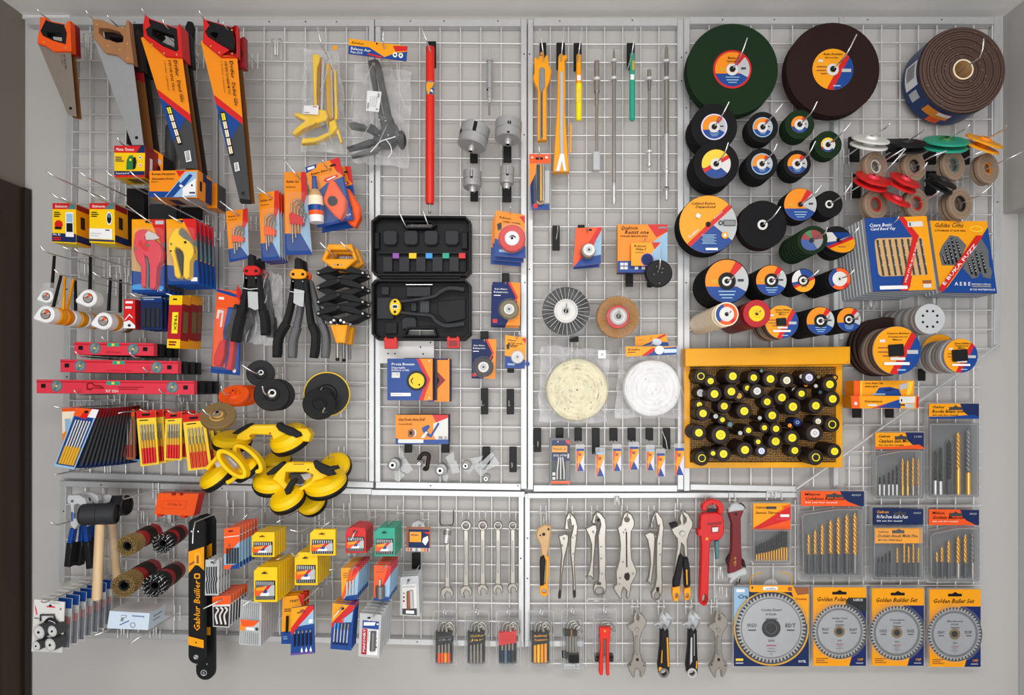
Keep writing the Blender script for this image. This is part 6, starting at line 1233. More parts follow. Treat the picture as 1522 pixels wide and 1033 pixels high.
CC = dict(y=('lyel','yellow'),r=('lyel','yellow'),c=('cream','cream'),l=('lav','lavender-white'),g=('lgrey','grey'),o=('olive','olive'),d=('gold','gold'),t=('orange','orange'),w=('off','off-white'),k=('dteal','grey-green'),b=('navy','blue'))
rows = [(240,320),(320,372),(372,432),(432,510),(510,592),(592,660),(660,730),(730,780),(780,900)]
RN = ['top','second','third','fourth','fifth','sixth','seventh','eighth','lowest']
rnd = random.Random(11)
for ri,(a,b_) in enumerate(rows):
    R = sorted([q for q in BT if a <= q[1] < b_])
    for ci,(x,y,cr,c) in enumerate(R):
        x,y,cr = 1000 + x / 4.697,500 + y / 4.697,cr / 4.697; m,nm = CC[c]
        size = 'large ' if cr > 5.9 else 'small ' if cr < 4.2 else ''
        pos = f'{ORD[ci]} from left in the {RN[ri]} row' if ci < len(R) - 1 else f'right end in the {RN[ri]} row'
        d = .115 + rnd.uniform(-.02,.03)
        T = Thing('grinding_bit',f'dark bit with {size}{nm} {"ring" if c == "r" else "cap"}, {pos} of yellow board','grinding bit',d,'dark capped bits on the yellow board')
        k = kk(d); o = P(x,y,d); R_ = cr * (2.05 if c not in 'gotk' else 1.35) * k; body = 'umber' if c != 'b' else 'deepblue'; L = d - .052
        q = T.part('body',label='dark round body'); q.lathe(o,(0,-1,0),[(-L,0,body),(-L,R_ * 1.02,body),(-.006,R_,body),(-.001,R_ * .9,body),(0,cr * k,body),(0,0,body)],24)
        q = T.part('cap',label=nm + ' end cap')
        if c == 'r': q.cyl(x,y,cr,m,d + .002,.002,hole=cr * .78,seg=24)
        elif c == 'b': q.cyl(x,y,cr * .8,'sky',d + .002,.002,hole=cr * .5,seg=20)
        else: q.cyl(x,y,cr,m,d + .002,.002,seg=24,bev=.3); q.dec(circ(x,y,cr * .42,16),'gold' if c == 'y' else 'grey',[circ(x,y,cr * .3,14)]) if cr > 3.2 else None
# ======================= suction lifters and backing pads, left ===============
def pad(label,cx,cy,r,d,mat,rot,hub='off',rim=None,hubr=.27,n=1,gap=.03,cat='backing pad'):
    for k in range(n - 1,-1,-1):
        T = Thing('backing_pad',label if k == 0 else f'{label}, {ORD[k]} behind',cat,d,'backing pads above the suction lifters',pivot=(cx,cy,d),rot=rot,off=k * gap); p = T.part('pad'); o = p.w(cx,cy,d); R = r * kk(d)
        p.lathe(o,(0,-1,0),[(-.012,0,mat),(-.012,R * .97,rim or mat),(-.004,R,rim or mat),(0,R * .985,rim or mat),(.0008,R * .95,mat),(.001,R * .45,mat),(.004,R * .4,mat),(.004,R * .3,mat),(.001,R * .28,mat),(.001,0,mat)],44)
        if hub and k == 0: q = T.part('centre_nut',label='pale threaded centre'); q.lathe(o,(0,-1,0),[(.001,R * hubr,hub),(.012,R * hubr * .95,hub),(.0125,R * hubr * .55,'ink'),(.004,R * hubr * .5,'ink'),(.004,0,'ink')],24)
pad('upper small black backing pad under the riveters',387.7,554.6,20,.16,'black',(-8,0,24),hubr=.2)
pad('black backing pad with white centre, middle of the group',404,586,25,.25,'black',(-18,0,26),n=2,gap=.04,hubr=.24)
pad('orange backing pad tilted left of the black ones',347.5,586,21.5,.19,'tool',(-50,-6,14),'tool',n=3,gap=.036,hubr=.14)
pad('brown backing pad with brass centre, lower left of the group',324,617,25,.29,'bronze',(-42,-8,22),'nickel',n=1,hubr=.17)
q = THINGS[-1].part('centre_plate',label='brass centre plate'); q.lathe(P(323,618,.29),(0,-1,0),[(.0015,11 * kk(.29),'brass'),(.003,10.5 * kk(.29),'brass'),(.003,0,'brass')],26); THINGS[-1].parts[-1],THINGS[-1].parts[0]
pad('large black pad with bright yellow rim, right of the group',486,586,33.5,.12,'black',(4,0,12),'char',rim='yellow',hubr=.2)
pad('black pad overlapping the large yellow-rimmed pad',475,600,24,.18,'black',(-24,10,20),None)
for a in ((389,555,.16,'the upper small black pad',-26,-12),(404,586,.25,'the middle black pad',-11,-12),(345,586,.19,'the orange pads',-13,-12),(324,617,.29,'the brown pad',-19,-9),(484,580,.13,'the large yellow-rimmed pad',-3,-4),(487,612,.18,'the black pad over the yellow-rimmed one',-2,-6)): dhook(*a,.04)
def cup(T,cx,cy,rx,ry,d,rot=0,h=.02,mat='yellow'):
    """suction cup seen obliquely: yellow shell over a black rubber plate"""
    p = T.part('suction_pad',label='yellow shell'); k = kk(d); o = P(cx,cy,d); R = rx * k; tl = math.acos(min(.98,ry / rx))
    up = Vector((math.sin(math.radians(rot)) * math.sin(tl),-math.cos(tl),math.cos(math.radians(rot)) * math.sin(tl)))
    p.lathe(o,up,[(0,0,mat),(0,R * .98,mat),(h * .5,R * .96,mat),(h * .9,R * .8,mat),(h * 1.1,R * .5,mat),(h * 1.15,0,mat)],36)
    r = T.part('rubber',p,'black rubber plate'); r.lathe(o,-up,[(0,0,'black'),(0,R,'black'),(.003,R * 1.03,'black'),(.015,R * .97,'black'),(.015,0,'black')],36)
    return p
def lever(T,pts,d): l = T.part('lever',label='black cam lever'); l.poly(pts,'black',d,.016,bev=1.1)
T = Thing('suction_lifter','yellow two-pad suction lifter lying level, uppermost of the three','suction lifter',.16,'glass suction lifters')
cup(T,345,655,27,9,.16,8,.016); cup(T,432,654,30,15,.15,-20,.03)
b = T.part('handle',label='yellow bar handle'); b.poly([(350,653),(352,646),(366,637),(372,631.5),(408,631),(414,634),(420,641),(436,636),(456,637),(462,646),(458,657),(440,655),(405,653.5),(403,646.5),(373,645.5),(371,653),(364,656)],'yellow',.185,.03,bev=1.6)
b.dec([(374,634),(407,633),(409,636),(374,638)],'pack'); b.cyl(372,648,1.2,'dred',.187,.002,seg=8); b.cyl(401,644,1.2,'dred',.187,.002,seg=8)
lever(T,[(344,644.5),(350,640),(366,631),(373,628.5),(374,632),(364,638),(352,645.5)],.19); lever(T,[(411,629),(416,627.5),(421,632),(436,637),(446,643),(448,648),(440,651),(428,647),(414,640),(410,634)],.195)
0 and bag(T,[(415,640),(474,632),(480,650),(430,672)],.15,seed=21)
T = Thing('suction_lifter','yellow suction lifter with oval loop handle, lower left of the three','suction lifter',.2,'glass suction lifters')
cup(T,322,708,26,12,.2,-32,.02); cup(T,366,697,22,9,.2,-32,.016)
for dx,dy,dd in ((0,0,.26),(24,-8,.222)):
    h = T.part('handle',label='yellow oval loop handle'); O = rot2(circ(343,690,29,36,13),343,690,44); I = rot2(circ(343,690,22,32,7.4),343,690,44); h.poly([(x + dx,y + dy) for x,y in O],'yellow',dd,.026,holes=[[(x + dx,y + dy) for x,y in I]],bev=1.5,smooth=True)
h = T.part('side_arm'); h.poly(band([(330,669),(320,682),(312,690),(306,698)],2.6),'yellow',.23,.016,bev=.8); h.poly(band([(352,707),(344,714),(336,718)],3),'yellow',.23,.016,bev=.8); h.poly([(318,687),(324,685),(332,697),(326,703)],'lgrey',.215,.01); lever(T,[(330,700),(334,698),(346,710),(342,713)],.2)
h = T.part('metal_sleeve',label='clear grey window'); h.poly(rot2(circ(343,690,21.5,28,7),343,690,44),'lgrey',.21,.003); h.dec(rot2(rect(334,684,350,687),343,690,44),'white')
T = Thing('suction_lifter','large yellow suction lifter with several pads, lower right of the three','suction lifter',.17,'glass suction lifters')
cup(T,498,694,24,19,.1,-14,.016); cup(T,405,716,28,14,.17,6,.022); cup(T,484,718,32,16,.17,-8,.024); cup(T,463,746,22,17,.12,-14,.018); cup(T,427,742,26,13.5,.21,-16,.02); cup(T,412,684,20,10,.09,0,.014)
b = T.part('handle',label='yellow frame handle'); b.poly([(404,712),(412,700),(421,690),(428,687),(466,688),(480,697),(490,704),(478,712),(468,715),(458,724),(446,731),(438,729),(462,714),(465,706),(456,702),(424,702),(422,716),(430,724),(422,728),(414,720)],'yellow',.21,.03,bev=1.6)
b.dec(rect(436,689.4,452,690.6),'dred'); b.cyl(458,698,1.2,'ink',.212,.002,seg=8)
lever(T,[(395,704),(402,698),(412,691),(419,686),(424,689),(414,699),(404,706),(397,707)],.215); lever(T,[(465,687),(468,684),(476,689),(488,694),(500,692),(503,697),(494,700),(498,706),(488,708),(476,703),(468,696)],.225); lever(T,[(422,728),(430,716),(437,711),(441,714),(434,724),(431,734),(425,736)],.235)
k = T.part('knuckle',label='grey mechanism block'); k.poly([(430,704),(460,704),(462,712),(446,720),(434,718)],'dgrey',.18,.03,bev=1); k.poly([(446,705),(462,703),(464,711),(452,714)],'lgrey',.182,.02,bev=.8)
0 and bag(T,[(458,690),(524,672),(526,716),(470,764)],.12,seed=22)
dhook(493.5,680,.12,'the large suction lifter',0,-10,.03); dhook(399,656,.12,'the two-pad suction lifter',1,6,.03)
# ======================= lower left: wrenches, mallets, brushes, bar ==========
def swivel(label,hx,hy,path,d,off=0.,flip=1):
    T = Thing('adjustable_wrench',label,'wrench',d,'blue-handled wrenches at the lower left',off=off)
    h = T.part('jaw',label='pale steel jaw head'); h.poly([(hx - 13,hy - 4),(hx - 11,hy - 9),(hx + 4,hy - 9),(hx + 13,hy - 4),(hx + 15,hy + 3),(hx + 13,hy + 12),(hx + 8,hy + 15),(hx + 9,hy + 7),(hx + 3,hy + 4),(hx - 3,hy + 6),(hx - 3,hy + 20),(hx + 4,hy + 34),(hx - 2,hy + 42),(hx - 8,hy + 36),(hx - 7,hy + 20),(hx - 8,hy + 5),(hx - 12,hy + 3)],'lgrey',d,.016,bev=1)
    h.cyl(hx - 5,hy,2,'dsteel',d + .002,.003,seg=10); h.dec(rect(hx - 6,hy + 16,hx - 4,hy + 30),'blue'); h.dec(rect(hx - 2.6,hy + 18,hx - 1,hy + 26),'blue')
    g = T.part('grip',label='blue and black rubber grip'); n = len(path); g.poly(band(spline(path[:2],3),3),'blue',d + .001,.017,bev=1); g.poly(band(spline(path[1:],4),4.3),'black',d + .004,.022,bev=1.6,smooth=True)
swivel('blue-handled wrench furthest back beside the mallet',139,742,[(137,780),(138,800),(136,830)],.14)
swivel('blue-handled wrench with large pale jaw, third from the left edge',131,741,[(125,780),(127,806),(131,846)],.2)
swivel('blue-handled wrench, second from the left edge behind the front jaw',122,744,[(120,780),(118,806),(113,841)],.2)
swivel('blue-handled wrench with pale square jaw, leftmost at the panel edge',112,745,[(106,786),(102,808),(98,843)],.24)
def mallet(label,a,b,d,r,hp,d2,off=0.,mark=None):
    T = Thing('rubber_mallet',label,'mallet',d,'rubber mallets'); A,B = P(*a,d),P(*b,d2); ax = (B - A); L = ax.length; R = r * kk(d)
    h = T.part('head',label='black rubber head'); h.lathe(A,ax,[(0,0,'black'),(0,R * .9,'black'),(L * .05,R,'char'),(L * .48,R,'black'),(L * .485,R * .99,'black'),(L * .495,R,'char'),(L * .95,R,'char'),(L,R * .92,'ink'),(L,R * .84,'ink'),(L * .96,R * .8,'ink'),(L * .96,0,'ink')],36)
    w = T.part('handle',label='pale wooden handle'); (x0,y0),(x1,y1),rw = hp; w.tube([P(x0,y0,(d + d2) / 2),P((x0 + x1) / 2,(y0 + y1) / 2,(d + d2) / 2),P(x1,y1 - 3,(d + d2) / 2),P(x1,y1,(d + d2) / 2)],[rw * kk(d) * .96,rw * kk(d),rw * kk(d),rw * kk(d) * .9],'wood',20)
    return T
T = mallet('black mallet behind the front one, with plastic-wrapped wooden handle',(152,752),(190,751),.14,15,((166,772),(174,864),6),.14)
p = T.part('price_label',label='pale paper label on the head'); p.poly([(142,748),(150,738),(160,735),(166,737),(163,746),(150,750)],'lgrey',.172,.001); p = T.part('film',label='clear film on the handle'); p.tube([P(167,782,.14),P(169,822,.14)],.0125,'bag',16)
mallet('black rubber mallet with plain pale wooden handle, front one',(121,765),(174,763),.24,16,((149,775),(144,891),6.8),.22)
hook(86,780,.26,'the blue-handled wrenches',(-5,-5)); hook(184,742,.18,'the mallets',(5,-8))
T,p = box('plastic_case','flat orange plastic case hanging under the middle rail',[(235,733),(295.5,734),(287.5,767),(229.5,764)],.13,.035,'tool','vermilion','vermilion','tool',cat='case')
p.ru(.16,.34,.76,.72,'vermilion'); p.ru(.17,.36,.75,.7,'tool'); p.tu('G.R Siilder.Ten',.28,.56,.12,.36,'dred',.2)
q = T.part('clasp',label='dark hinge tabs'); q.poly(rect(255,732,260,736),'dred',.135,.004); q.poly(rect(267,732,271,736),'dred',.135,.004)
q = T.part('feet'); q.poly(rect(233,764,239,768),'vermilion',.13,.02); q.poly(rect(268,766,275,770),'vermilion',.13,.02)
def tubebrush(label,a,da,b,db,r,fm,bm):
    T = Thing('tube_brush',label,'wire brush',da,'round wire brushes'); A,B = P(*a,da),P(*b,db); ax = (B - A); L = ax.length; ax.normalize(); R = r * kk(da)
    c = T.part('brush_body',label='banded brush body'); c.lathe(A,ax,[(L * .06,R * .5,fm),(L * .06,R * .97,fm),(L * .34,R * .95,'crimson'),(L * .36,R * .9,'crimson'),(L * .52,R * .9,bm),(L * .54,R * .97,bm),(L * .8,R * .97,'crimson'),(L * .82,R * .93,'crimson'),(L,R * .9,bm),(L,0,bm)],30)
    s = T.part('bristles',label='wire bristles'); x = ax.orthogonal().normalized(); y = ax.cross(x); rnd = random.Random(int(a[0]))
    for ring_,n in ((.55,24),(.68,30),(.8,36),(.9,40),(.98,44)):
        for i in range(n):
            t = 2 * math.pi * (i + rnd.random() * .5) / n; q = A + (x * math.cos(t) + y * math.sin(t)) * R * ring_
            s.tube([q + ax * L * .12,q - ax * rnd.uniform(0,.006) + (x * math.cos(t) + y * math.sin(t)) * R * .07 * rnd.random()],.0012,fm if fm == 'bristle' else ('steel' if i % 3 == 0 else 'black'),4)
    for j in range(5):
        for i in range(30):
            t = 2 * math.pi * (i + .5 * (j % 2)) / 30; u = x * math.cos(t) + y * math.sin(t); q = A + ax * L * (.06 + .055 * j); s.tube([q + u * R * .9,q + u * R * 1.04],.0012,fm if fm != 'black' else 'steel',4,caps=False)
    k = T.part('bore',label='dark centre bore'); k.lathe(A,ax,[(L * .03,R * .5,'ink'),(L * .03,R * .32,'ink'),(L * .3,R * .3,'ink'),(L * .3,0,'ink')],20)
    return T
tubebrush('brass wire brush with red bands, upper left of the four',(188.7,812),.23,(229,790),.1,14.5,'bristle','umber')
tubebrush('steel wire brush with red bands, upper right of the four',(241,808),.23,(268,791),.12,13.5,'char','umber')
tubebrush('brass wire brush with red bands, lower left of the four',(183,871),.25,(226,844),.1,16.5,'bristle','umber')
T = tubebrush('steel wire brush with red bands, lower right of the four',(229,871),.25,(262,848),.11,16,'char','umber')
for x,y,lb in ((228,776,'upper left wire brush'),(262,775,'upper right wire brush'),(226,832,'lower left wire brush'),(262,836,'lower right wire brush')): hook(x,y,.1,'the ' + lb,(-3,4))
T,p = box('carton_box','pale blue carton with tool drawings resting on double hooks',[(163,908),(222.5,911.5),(220,936.5),(159,933.8)],.2,.075,'paleblue','paleblue','sky','white')
c = p.uv(.3,.3); p.du([(.3,.2),(.44,.18),(.44,.32),(.38,.36),(.37,.55),(.3,.56),(.31,.36)],'grey'); p.du([(.31,.23),(.42,.21),(.42,.3),(.32,.34)],'paleblue'); p.dec(band([p.uv(.3,.78),p.uv(.42,.62),p.uv(.52,.5)],.6),'blue'); p.dec(circ(*p.uv(.62,.74),4,18),'grey',[circ(*p.uv(.62,.74),3,18)]); p.tu('Kastamannang',.58,.24,.1,.3,'blue',.2); side(p,'r',.25,.3,.8,.38,'grey'); side(p,'r',.25,.55,.7,.62,'grey')
hook(157,938,.2,'the pale blue carton, left front prong',(-16,5)); hook(212,944,.2,'the pale blue carton, right front prong',(-18,12))
def chainbar(label,x0,x1,y0,y1,d,dec,off=0.):
    T = Thing('guide_bar',label,'guide bar',d,'black guide bars',off=off); b = T.part('sleeve',label='black printed sleeve'); w = (x1 - x0) / 2; c = (x0 + x1) / 2
    pts = [(x0,y0 + 6),(x0 + 4,y0 + 1),(c,y0 - 2),(x1 - 3,y0 + 2),(x1,y0 + 8)] + circ(c,y1 - w,w,14,None,0,0,180)
    b.poly(pts,'black',d,.012,bev=.8); dec(b,c); return T
def dA(b,c):
    b.dec([(c - 12,820),(c + 12.4,812),(c + 12.4,844),(c,839),(c - 12,852)],'yellow') if 0 else b.dec([(280.3,820),(303.4,812.5),(303.4,848),(292,838),(280.3,852)],'amber'); b.dec(rr(290,822,298,840,2),'pack'); b.dec(rr(291,823,297,839,1.6),'amber'); b.dec(rect(292.5,826,295.5,837),'rust'); b.dec([(281,838),(288,834),(290,836),(282,841)],'rust')
    b.text('Gablur Builier',297.5,938,9,'amber',-90,75,True,.2); b.dec(rr(289,852,298,860,2),'amber'); b.dec(rr(291,854,296,858,1),'black'); b.dec([(280.3,945),(303.4,951),(303.4,963),(280.3,958)],'amber'); b.dec(circ(292,954.5,1.2,10),'ink')
    b.dec(circ(292,976,3.4,20),'lgrey',[circ(292,976,2.5,16)]); b.dec(rot2(rect(291,972.5,293,979.5),292,976,40),'lgrey')
    for x,y in ((285.6,789.5),(295.5,789.5)): b.dec(circ(x,y,1.2,10),'white')
def dB(b,c):
    b.dec([(307,812),(315,807),(315,826),(307,830)],'amber'); b.dec(rect(306,932,313,944),'amber'); b.dec(circ(303,1000,4.6,20),'lgrey',[circ(303,1000,3.6,18)]); b.text('S',303,1003,5,'lgrey',0,3.4,True,0,True); b.dec(rect(292,985.5,294,988),'grey'); b.dec(rect(307,985.5,309,988),'grey')
chainbar('long black and amber guide bar behind, sticking out lowest',291,318.5,766,1011,.15,dB); chainbar('long black guide bar with yellow script lettering, front one',279.7,304,771,987,.2,dA)
hook(290,776,.23,'the guide bars',(0,30));
# blister stack at the lower left corner
qs = [(51,890.8),(96,895),(92,970),(46.7,968)]
for k in range(7,0,-1):
    T,p = card('wheel_set_pack',f'blue and red wheel set pack, {ORD[k]} from the front in the corner stack','blister pack',qs,.3,'off',.0025,'wheel set packs in the corner stack',off=.026 * k); p.ru(.55,0,1,.2,'blue'); p.ru(.55,.2,1,.36,'lgrey'); p.ru(.6,.36,1,.52,'crimson'); p.ru(.6,.52,1,.98,'navy'); e = T.part('blister'); e.poly([p.uv(*z) for z in rr(.04,.3,.97,.99,.05)],'blisteredge',.303,.012)
T,p = card('wheel_set_pack','white pack of grey cutting wheels, front of the lower left corner stack','blister pack',qs,.3,'off',.003,'wheel set packs in the corner stack')
p.ru(.42,.1,.7,.13,'pink'); p.du([(.05,.1),(.14,.28),(.1,.3),(.04,.16)],'pink'); p.ru(.5,.02,.85,.05,'lgrey'); p.ru(.04,.34,.2,.37,'grey'); p.ru(.86,.12,.92,.16,'grey'); p.du(circ(.55,.09,.05,10,.02),'ink')
a = T.part('hex_key',label='bent black hex key'); a.tube([P(*z) for z in ((60,923,.305),(60,914,.305),(80,914,.305),(82,922,.305))],.002,'char',6); a.tube([P(*z) for z in spline([(64,930,.306),(72,920,.308),(84,924,.308),(86,932,.306)],4)],.003,'black',6)
for x,y,r in ((57,940,10.5),(77,938.5,8.5),(53,960.5,7.5),(74,959,10)):
    w = T.part('cutting_wheel',label='grey wheel in the blister'); w.lathe(P(x,y,.325),(.25,1,.06),[(0,0,'off'),(0,r * .75 * kk(.325),'lgrey'),(.001,r * kk(.325),'dgrey'),(.03,r * kk(.325),'char'),(.03,0,'char')],26); w.d = .3275; w.n = 0; w.dec(circ(x,y,r * .18,12),'ink')
hook(69,895,.33,'the corner stack of wheel sets',(-2,-4))
# ======================= lower middle: cassettes and small packs ==============
def cassette(T,p,col,bits=True):
    """front of a plastic bit cassette: framed window with a row of bits and an orange paper band"""
    p.ru(.08,.38,.92,.93,'char')
    for i in range(9):
        u = .1 + .8 * (i + .5) / 9; p.ru(u - .022,.4,u + .022,.91,'grey'); p.ru(u - .022,.4,u + .022,.5,'lgrey')
    p.du([(.08,.58),(.5,.52),(.92,.5),(.92,.8),(.08,.8)],'lgrey'); p.du([(.08,.58),(.5,.52),(.55,.6),(.3,.8),(.08,.8)],'tool'); p.du([(.14,.57),(.6,.54),(.5,.64),(.16,.66)],'amber'); p.du([(.6,.52),(.8,.5),(.5,.72),(.4,.74)],'red'); p.du([(.36,.72),(.7,.7),(.7,.8),(.3,.8)],'white'); p.du([(.5,.62),(.62,.64),(.6,.72),(.44,.72)],'blue'); p.ru(.38,.14,.62,.17,'ink'); p.du([(.44,.14),(.5,.1),(.56,.14)],'ink')
def cass_stack(label,short,quad,d,col,n,gap,round_=False,hk=None):
    x0,y0,x1,y1 = quad; c = 6 if not round_ else 10
    out = [(x0,y0 + c),(x0 + c,y0),(x1,y0),(x1,y1),(x0,y1)] if not round_ else [(x0,y0 + c),(x0 + 3,y0 + 3),(x0 + c,y0),(x1 - 3,y0 + 2),(x1,y0 + 6),(x1,y1),(x0,y1)]
    for k in range(n - 1,-1,-1):
        T = Thing('bit_cassette',label if k == 0 else f'{short}, {ORD[k]} from the front','bit cassette',d,'bit cassettes',off=gap * k); p = T.part('case'); p.quad = q4(x0,y0,x1,y1); p.poly(out,col,d,gap * .86,bev=.5)
        if k == 0: q = T.part('window_label',label='printed window with bits'); q.quad = p.quad; q.d = d; q.n = 1; cassette(T,q,col)
        if k in (0,1,2): T.parts[0].poly(rect(x1 - .6,y0 + (y1 - y0) * .4,x1 + .02,y0 + (y1 - y0) * .7),'dgold' if col == 'yellow' else 'dgrey',d - .003,gap * .5)
cass_stack('yellow cassette at the upper left, front of its stack','upper left yellow cassette',(374,791,408,828),.24,'yellow',5,.016)
cass_stack('yellow cassette hanging lower left, front of its long stack','lower left yellow cassette',(377,843,412,895),.27,'yellow',8,.016)
cass_stack('yellow cassette of the middle stack, partly covered by a loose one','middle yellow cassette',(437.8,821,472,870),.22,'yellow',7,.016)
cass_stack('single loose yellow cassette overlapping the middle yellow stack','',(460.5,787,498.5,826),.235,'yellow',1,.014)
cass_stack('red round-topped cassette, front of its stack','red cassette',(513.4,783,544,822),.2,'red',5,.016,True)
cass_stack('teal green cassette, front of its stack','teal green cassette',(556.4,784.5,587,827),.22,'teal',6,.015)
for a in ((424,769,.17,'the upper left yellow cassettes',(-10,6)),(420,828,.2,'the lower left yellow cassettes',(-6,2)),(495,772,.16,'the loose yellow cassette',(-18,14)),(440,828,.24,'the middle yellow cassettes',(-4,-8)),(529,789,.21,'the red cassettes',(-5,12)),(576,781,.2,'the teal cassettes',(4,-7))): hook(*a[:4],up=a[4])
def pk(label,short,quad,d,base,n,gap,fn,group,off0=0.,t=.003,cat='blister pack',name='bit_pack'):
    for k in range(n - 1,-1,-1):
        T,p = card(name,label if k == 0 else f'{short}, {ORD[k]} from the front',cat,quad,d,base,t,group,off=gap * k); fn(T,p,k)
G = 'small accessory packs in the lower panel'
def f1(T,p,k):
    p.du([(0,0),(1,0),(1,.35),(.3,.62),(0,.62)],'tool'); p.ru(0,.2,1,.22,'off'); p.du(circ(.35,.42,.09,12,.05),'rust'); p.ru(0,.9,1,1,'tool') if 1 else 0; p.du([(.5,.92),(1,.86),(1,1),(.4,1)],'blue'); p.ru(.3,.06,.6,.09,'ink')
    if k == 0:
        b = T.part('blades',label='row of dark blades')
        for i in range(5): u = .14 + .17 * i; b.poly([p.uv(u,.5),p.uv(u + .1,.5),p.uv(u + .1,.88),p.uv(u,.88)],'char',.255,.002)
pk('orange pack of dark blades beside the guide bars, front of its stack','orange dark-blade pack beside the guide bars',[(333,786),(356,783),(356,845),(333,846)],.25,'sky',7,.018,f1,G)
def f9(T,p,k):
    p.du(circ(.5,.08,.14,12,.03),'dgrey');
    for i in range(5): u = .12 + .17 * i; p.dec(band(spline([p.uv(u,.2),p.uv(u,.45),p.uv(u + .06,.55),p.uv(u - .02,.68),p.uv(u + .05,.95)],3),1.1),'char')
pk('grey card of wavy blades hooked beside the guide bars','grey wavy-blade card',[(305.5,832),(326,831),(325,885),(304.5,885)],.26,'lgrey',5,.015,f9,G)
def f10(T,p,k):
    p.ru(0,0,1,.32,'tool'); p.ru(0,.27,1,.32,'off'); p.ru(.06,.34,.94,.96,'umber')
    if k == 0:
        b = T.part('bits',label='white looped bits')
        for u in (.25,.5,.75): b.tube([T.parts[0].w(*z,.264) for z in spline([p.uv(u - .05,.36),p.uv(u + .08,.45),p.uv(u - .08,.62),p.uv(u + .02,.9)],4)],.0024,'off',6)
pk('orange-headed pack of white looped bits, front of its stack','orange-headed looped-bit pack',[(315.6,887),(343,885),(341,933),(316.5,931.5)],.26,'lgrey',7,.016,f10,G)
def f11(T,p,k):
    for i in range(9): u = .06 + .1 * i; p.ru(u,.03,u + .03,.4,'grey'); p.ru(u,.7,u + .03,.97,'grey')
    p.ru(.04,.41,.96,.66,'lgrey'); p.du([(.04,.42),(.95,.41),(.7,.54),(.3,.58),(.1,.56)],'tool'); p.du([(.04,.52),(.3,.6),(.3,.66),(.04,.66)],'orange'); p.ru(.34,.58,.72,.64,'white'); p.du(circ(.84,.6,.08,12,.04),'dgrey')
pk('long pale grey case of straight bits, front of its stack','long pale grey bit case',[(358,891),(389,896),(387.6,960),(355.4,958)],.25,'lgrey',7,.016,f11,G,t=.012)
def f12(T,p,k):
    p.ru(0,.74,1,1,'blue'); p.du([(.7,0),(1,0),(1,.3)],'red'); p.tu('DRAFT',.35,.13,.05,.4,'ink',.2); p.lines(.1,.26,.7,2,'ink',.04,.015); p.lines(.1,.84,.3,2,'sky',.04,.015)
    if k == 0:
        b = T.part('bits',label='two black bits'); [b.ptube([(*p.uv(u,.42),.205),(*p.uv(u,.76),.205)],.0035,'black',8) for u in (.25,.55)]
pk('orange pack with two black bits behind the blue pack','orange two-bit pack',[(420,887),(452,884),(448,957),(418,957)],.2,'amber',3,.02,f12,G)
def f13(T,p,k):
    p.du([(0,0),(1,0),(1,.14),(0,.55)],'amber'); p.du([(.74,0),(1,0),(1,.08),(0,.58),(0,.42)],'red'); p.du([(1,.1),(1,.38),(.32,.4)],'sky'); p.du(circ(.5,.08,.12,12,.03),'rust'); p.tu('BENOS',.28,.13,.035,.36,'ink'); p.ru(.78,.28,.95,.36,'white'); p.ru(0,.96,1,.98,'purple')
    if k == 0:
        b = T.part('bits',label='five slim black bits')
        for i in range(5): u = .16 + .17 * i; b.ptube([(*p.uv(u,.5),.275),(*p.uv(u,.55),.275)],.0026,'nickel',8); b.ptube([(*p.uv(u,.55),.275),(*p.uv(u,.82),.275)],.0022,'black',8)
        for u in (.48,.67,.86): p.du([(u - .05,.92),(u,.84),(u + .05,.92),(u + .03,.95),(u - .03,.95)],'white')
pk('blue pack of five slim black bits with orange top, lowest in the panel','blue five-bit pack',[(433,904),(466,899.5),(467.4,971),(432,974)],.27,'blue',1,.01,f13,G,t=.006)
def f14(T,p,k):
    p.du([(0,0),(1,0),(.3,.7),(.12,.96),(0,.9)],'amber'); p.du([(.55,0),(1,0),(1,.12),(.2,.85),(.1,.95),(0,.95),(0,.85)],'tool'); p.du([(.7,0),(1,0),(1,.1),(.6,.3)],'red'); p.du([(.1,.98),(.3,.86),(1,.84),(1,1)],'blue'); p.lines(.12,.15,.5,3,'rust',.06,.02)
    if k == 0:
        b = T.part('blades',label='pale blades')
        for u,v in ((.28,.42),(.46,.4),(.64,.38)): b.poly([p.uv(u,v),p.uv(u + .1,v),p.uv(u + .1,.84),p.uv(u,.84)],'lgrey',.226,.002)
pk('orange and blue pack of pale blades under the red cassettes','orange pale-blade pack',[(506.8,844.6),(534,843),(531,891),(508,893.6)],.22,'sky',7,.018,f14,G)
def f15(T,p,k):
    p.du([(0,0),(1,0),(.85,.2),(.2,.92),(0,.96)],'tool'); p.du([(.85,0),(1,0),(1,.25),(.4,.75)],'red'); p.du([(0,.92),(1,.88),(1,1),(0,1)],'blue'); p.tu('RAG',.15,.2,.05,.4,'rust',.2)
    if k == 0:
        b = T.part('bit',label='grey cylindrical bit'); b.ptube([(*p.uv(.36,.4),.236),(*p.uv(.36,.6),.236)],.003,'lgrey',8); b.ptube([(*p.uv(.4,.58),.236),(*p.uv(.42,.92),.236)],.012,'dsteel',14)
pk('orange and blue pack with one grey bit under the teal cassettes','orange one-bit pack under the teal cassettes',[(555.8,840.5),(581,841),(578.5,893),(555.8,892.5)],.23,'sky',6,.018,f15,G)
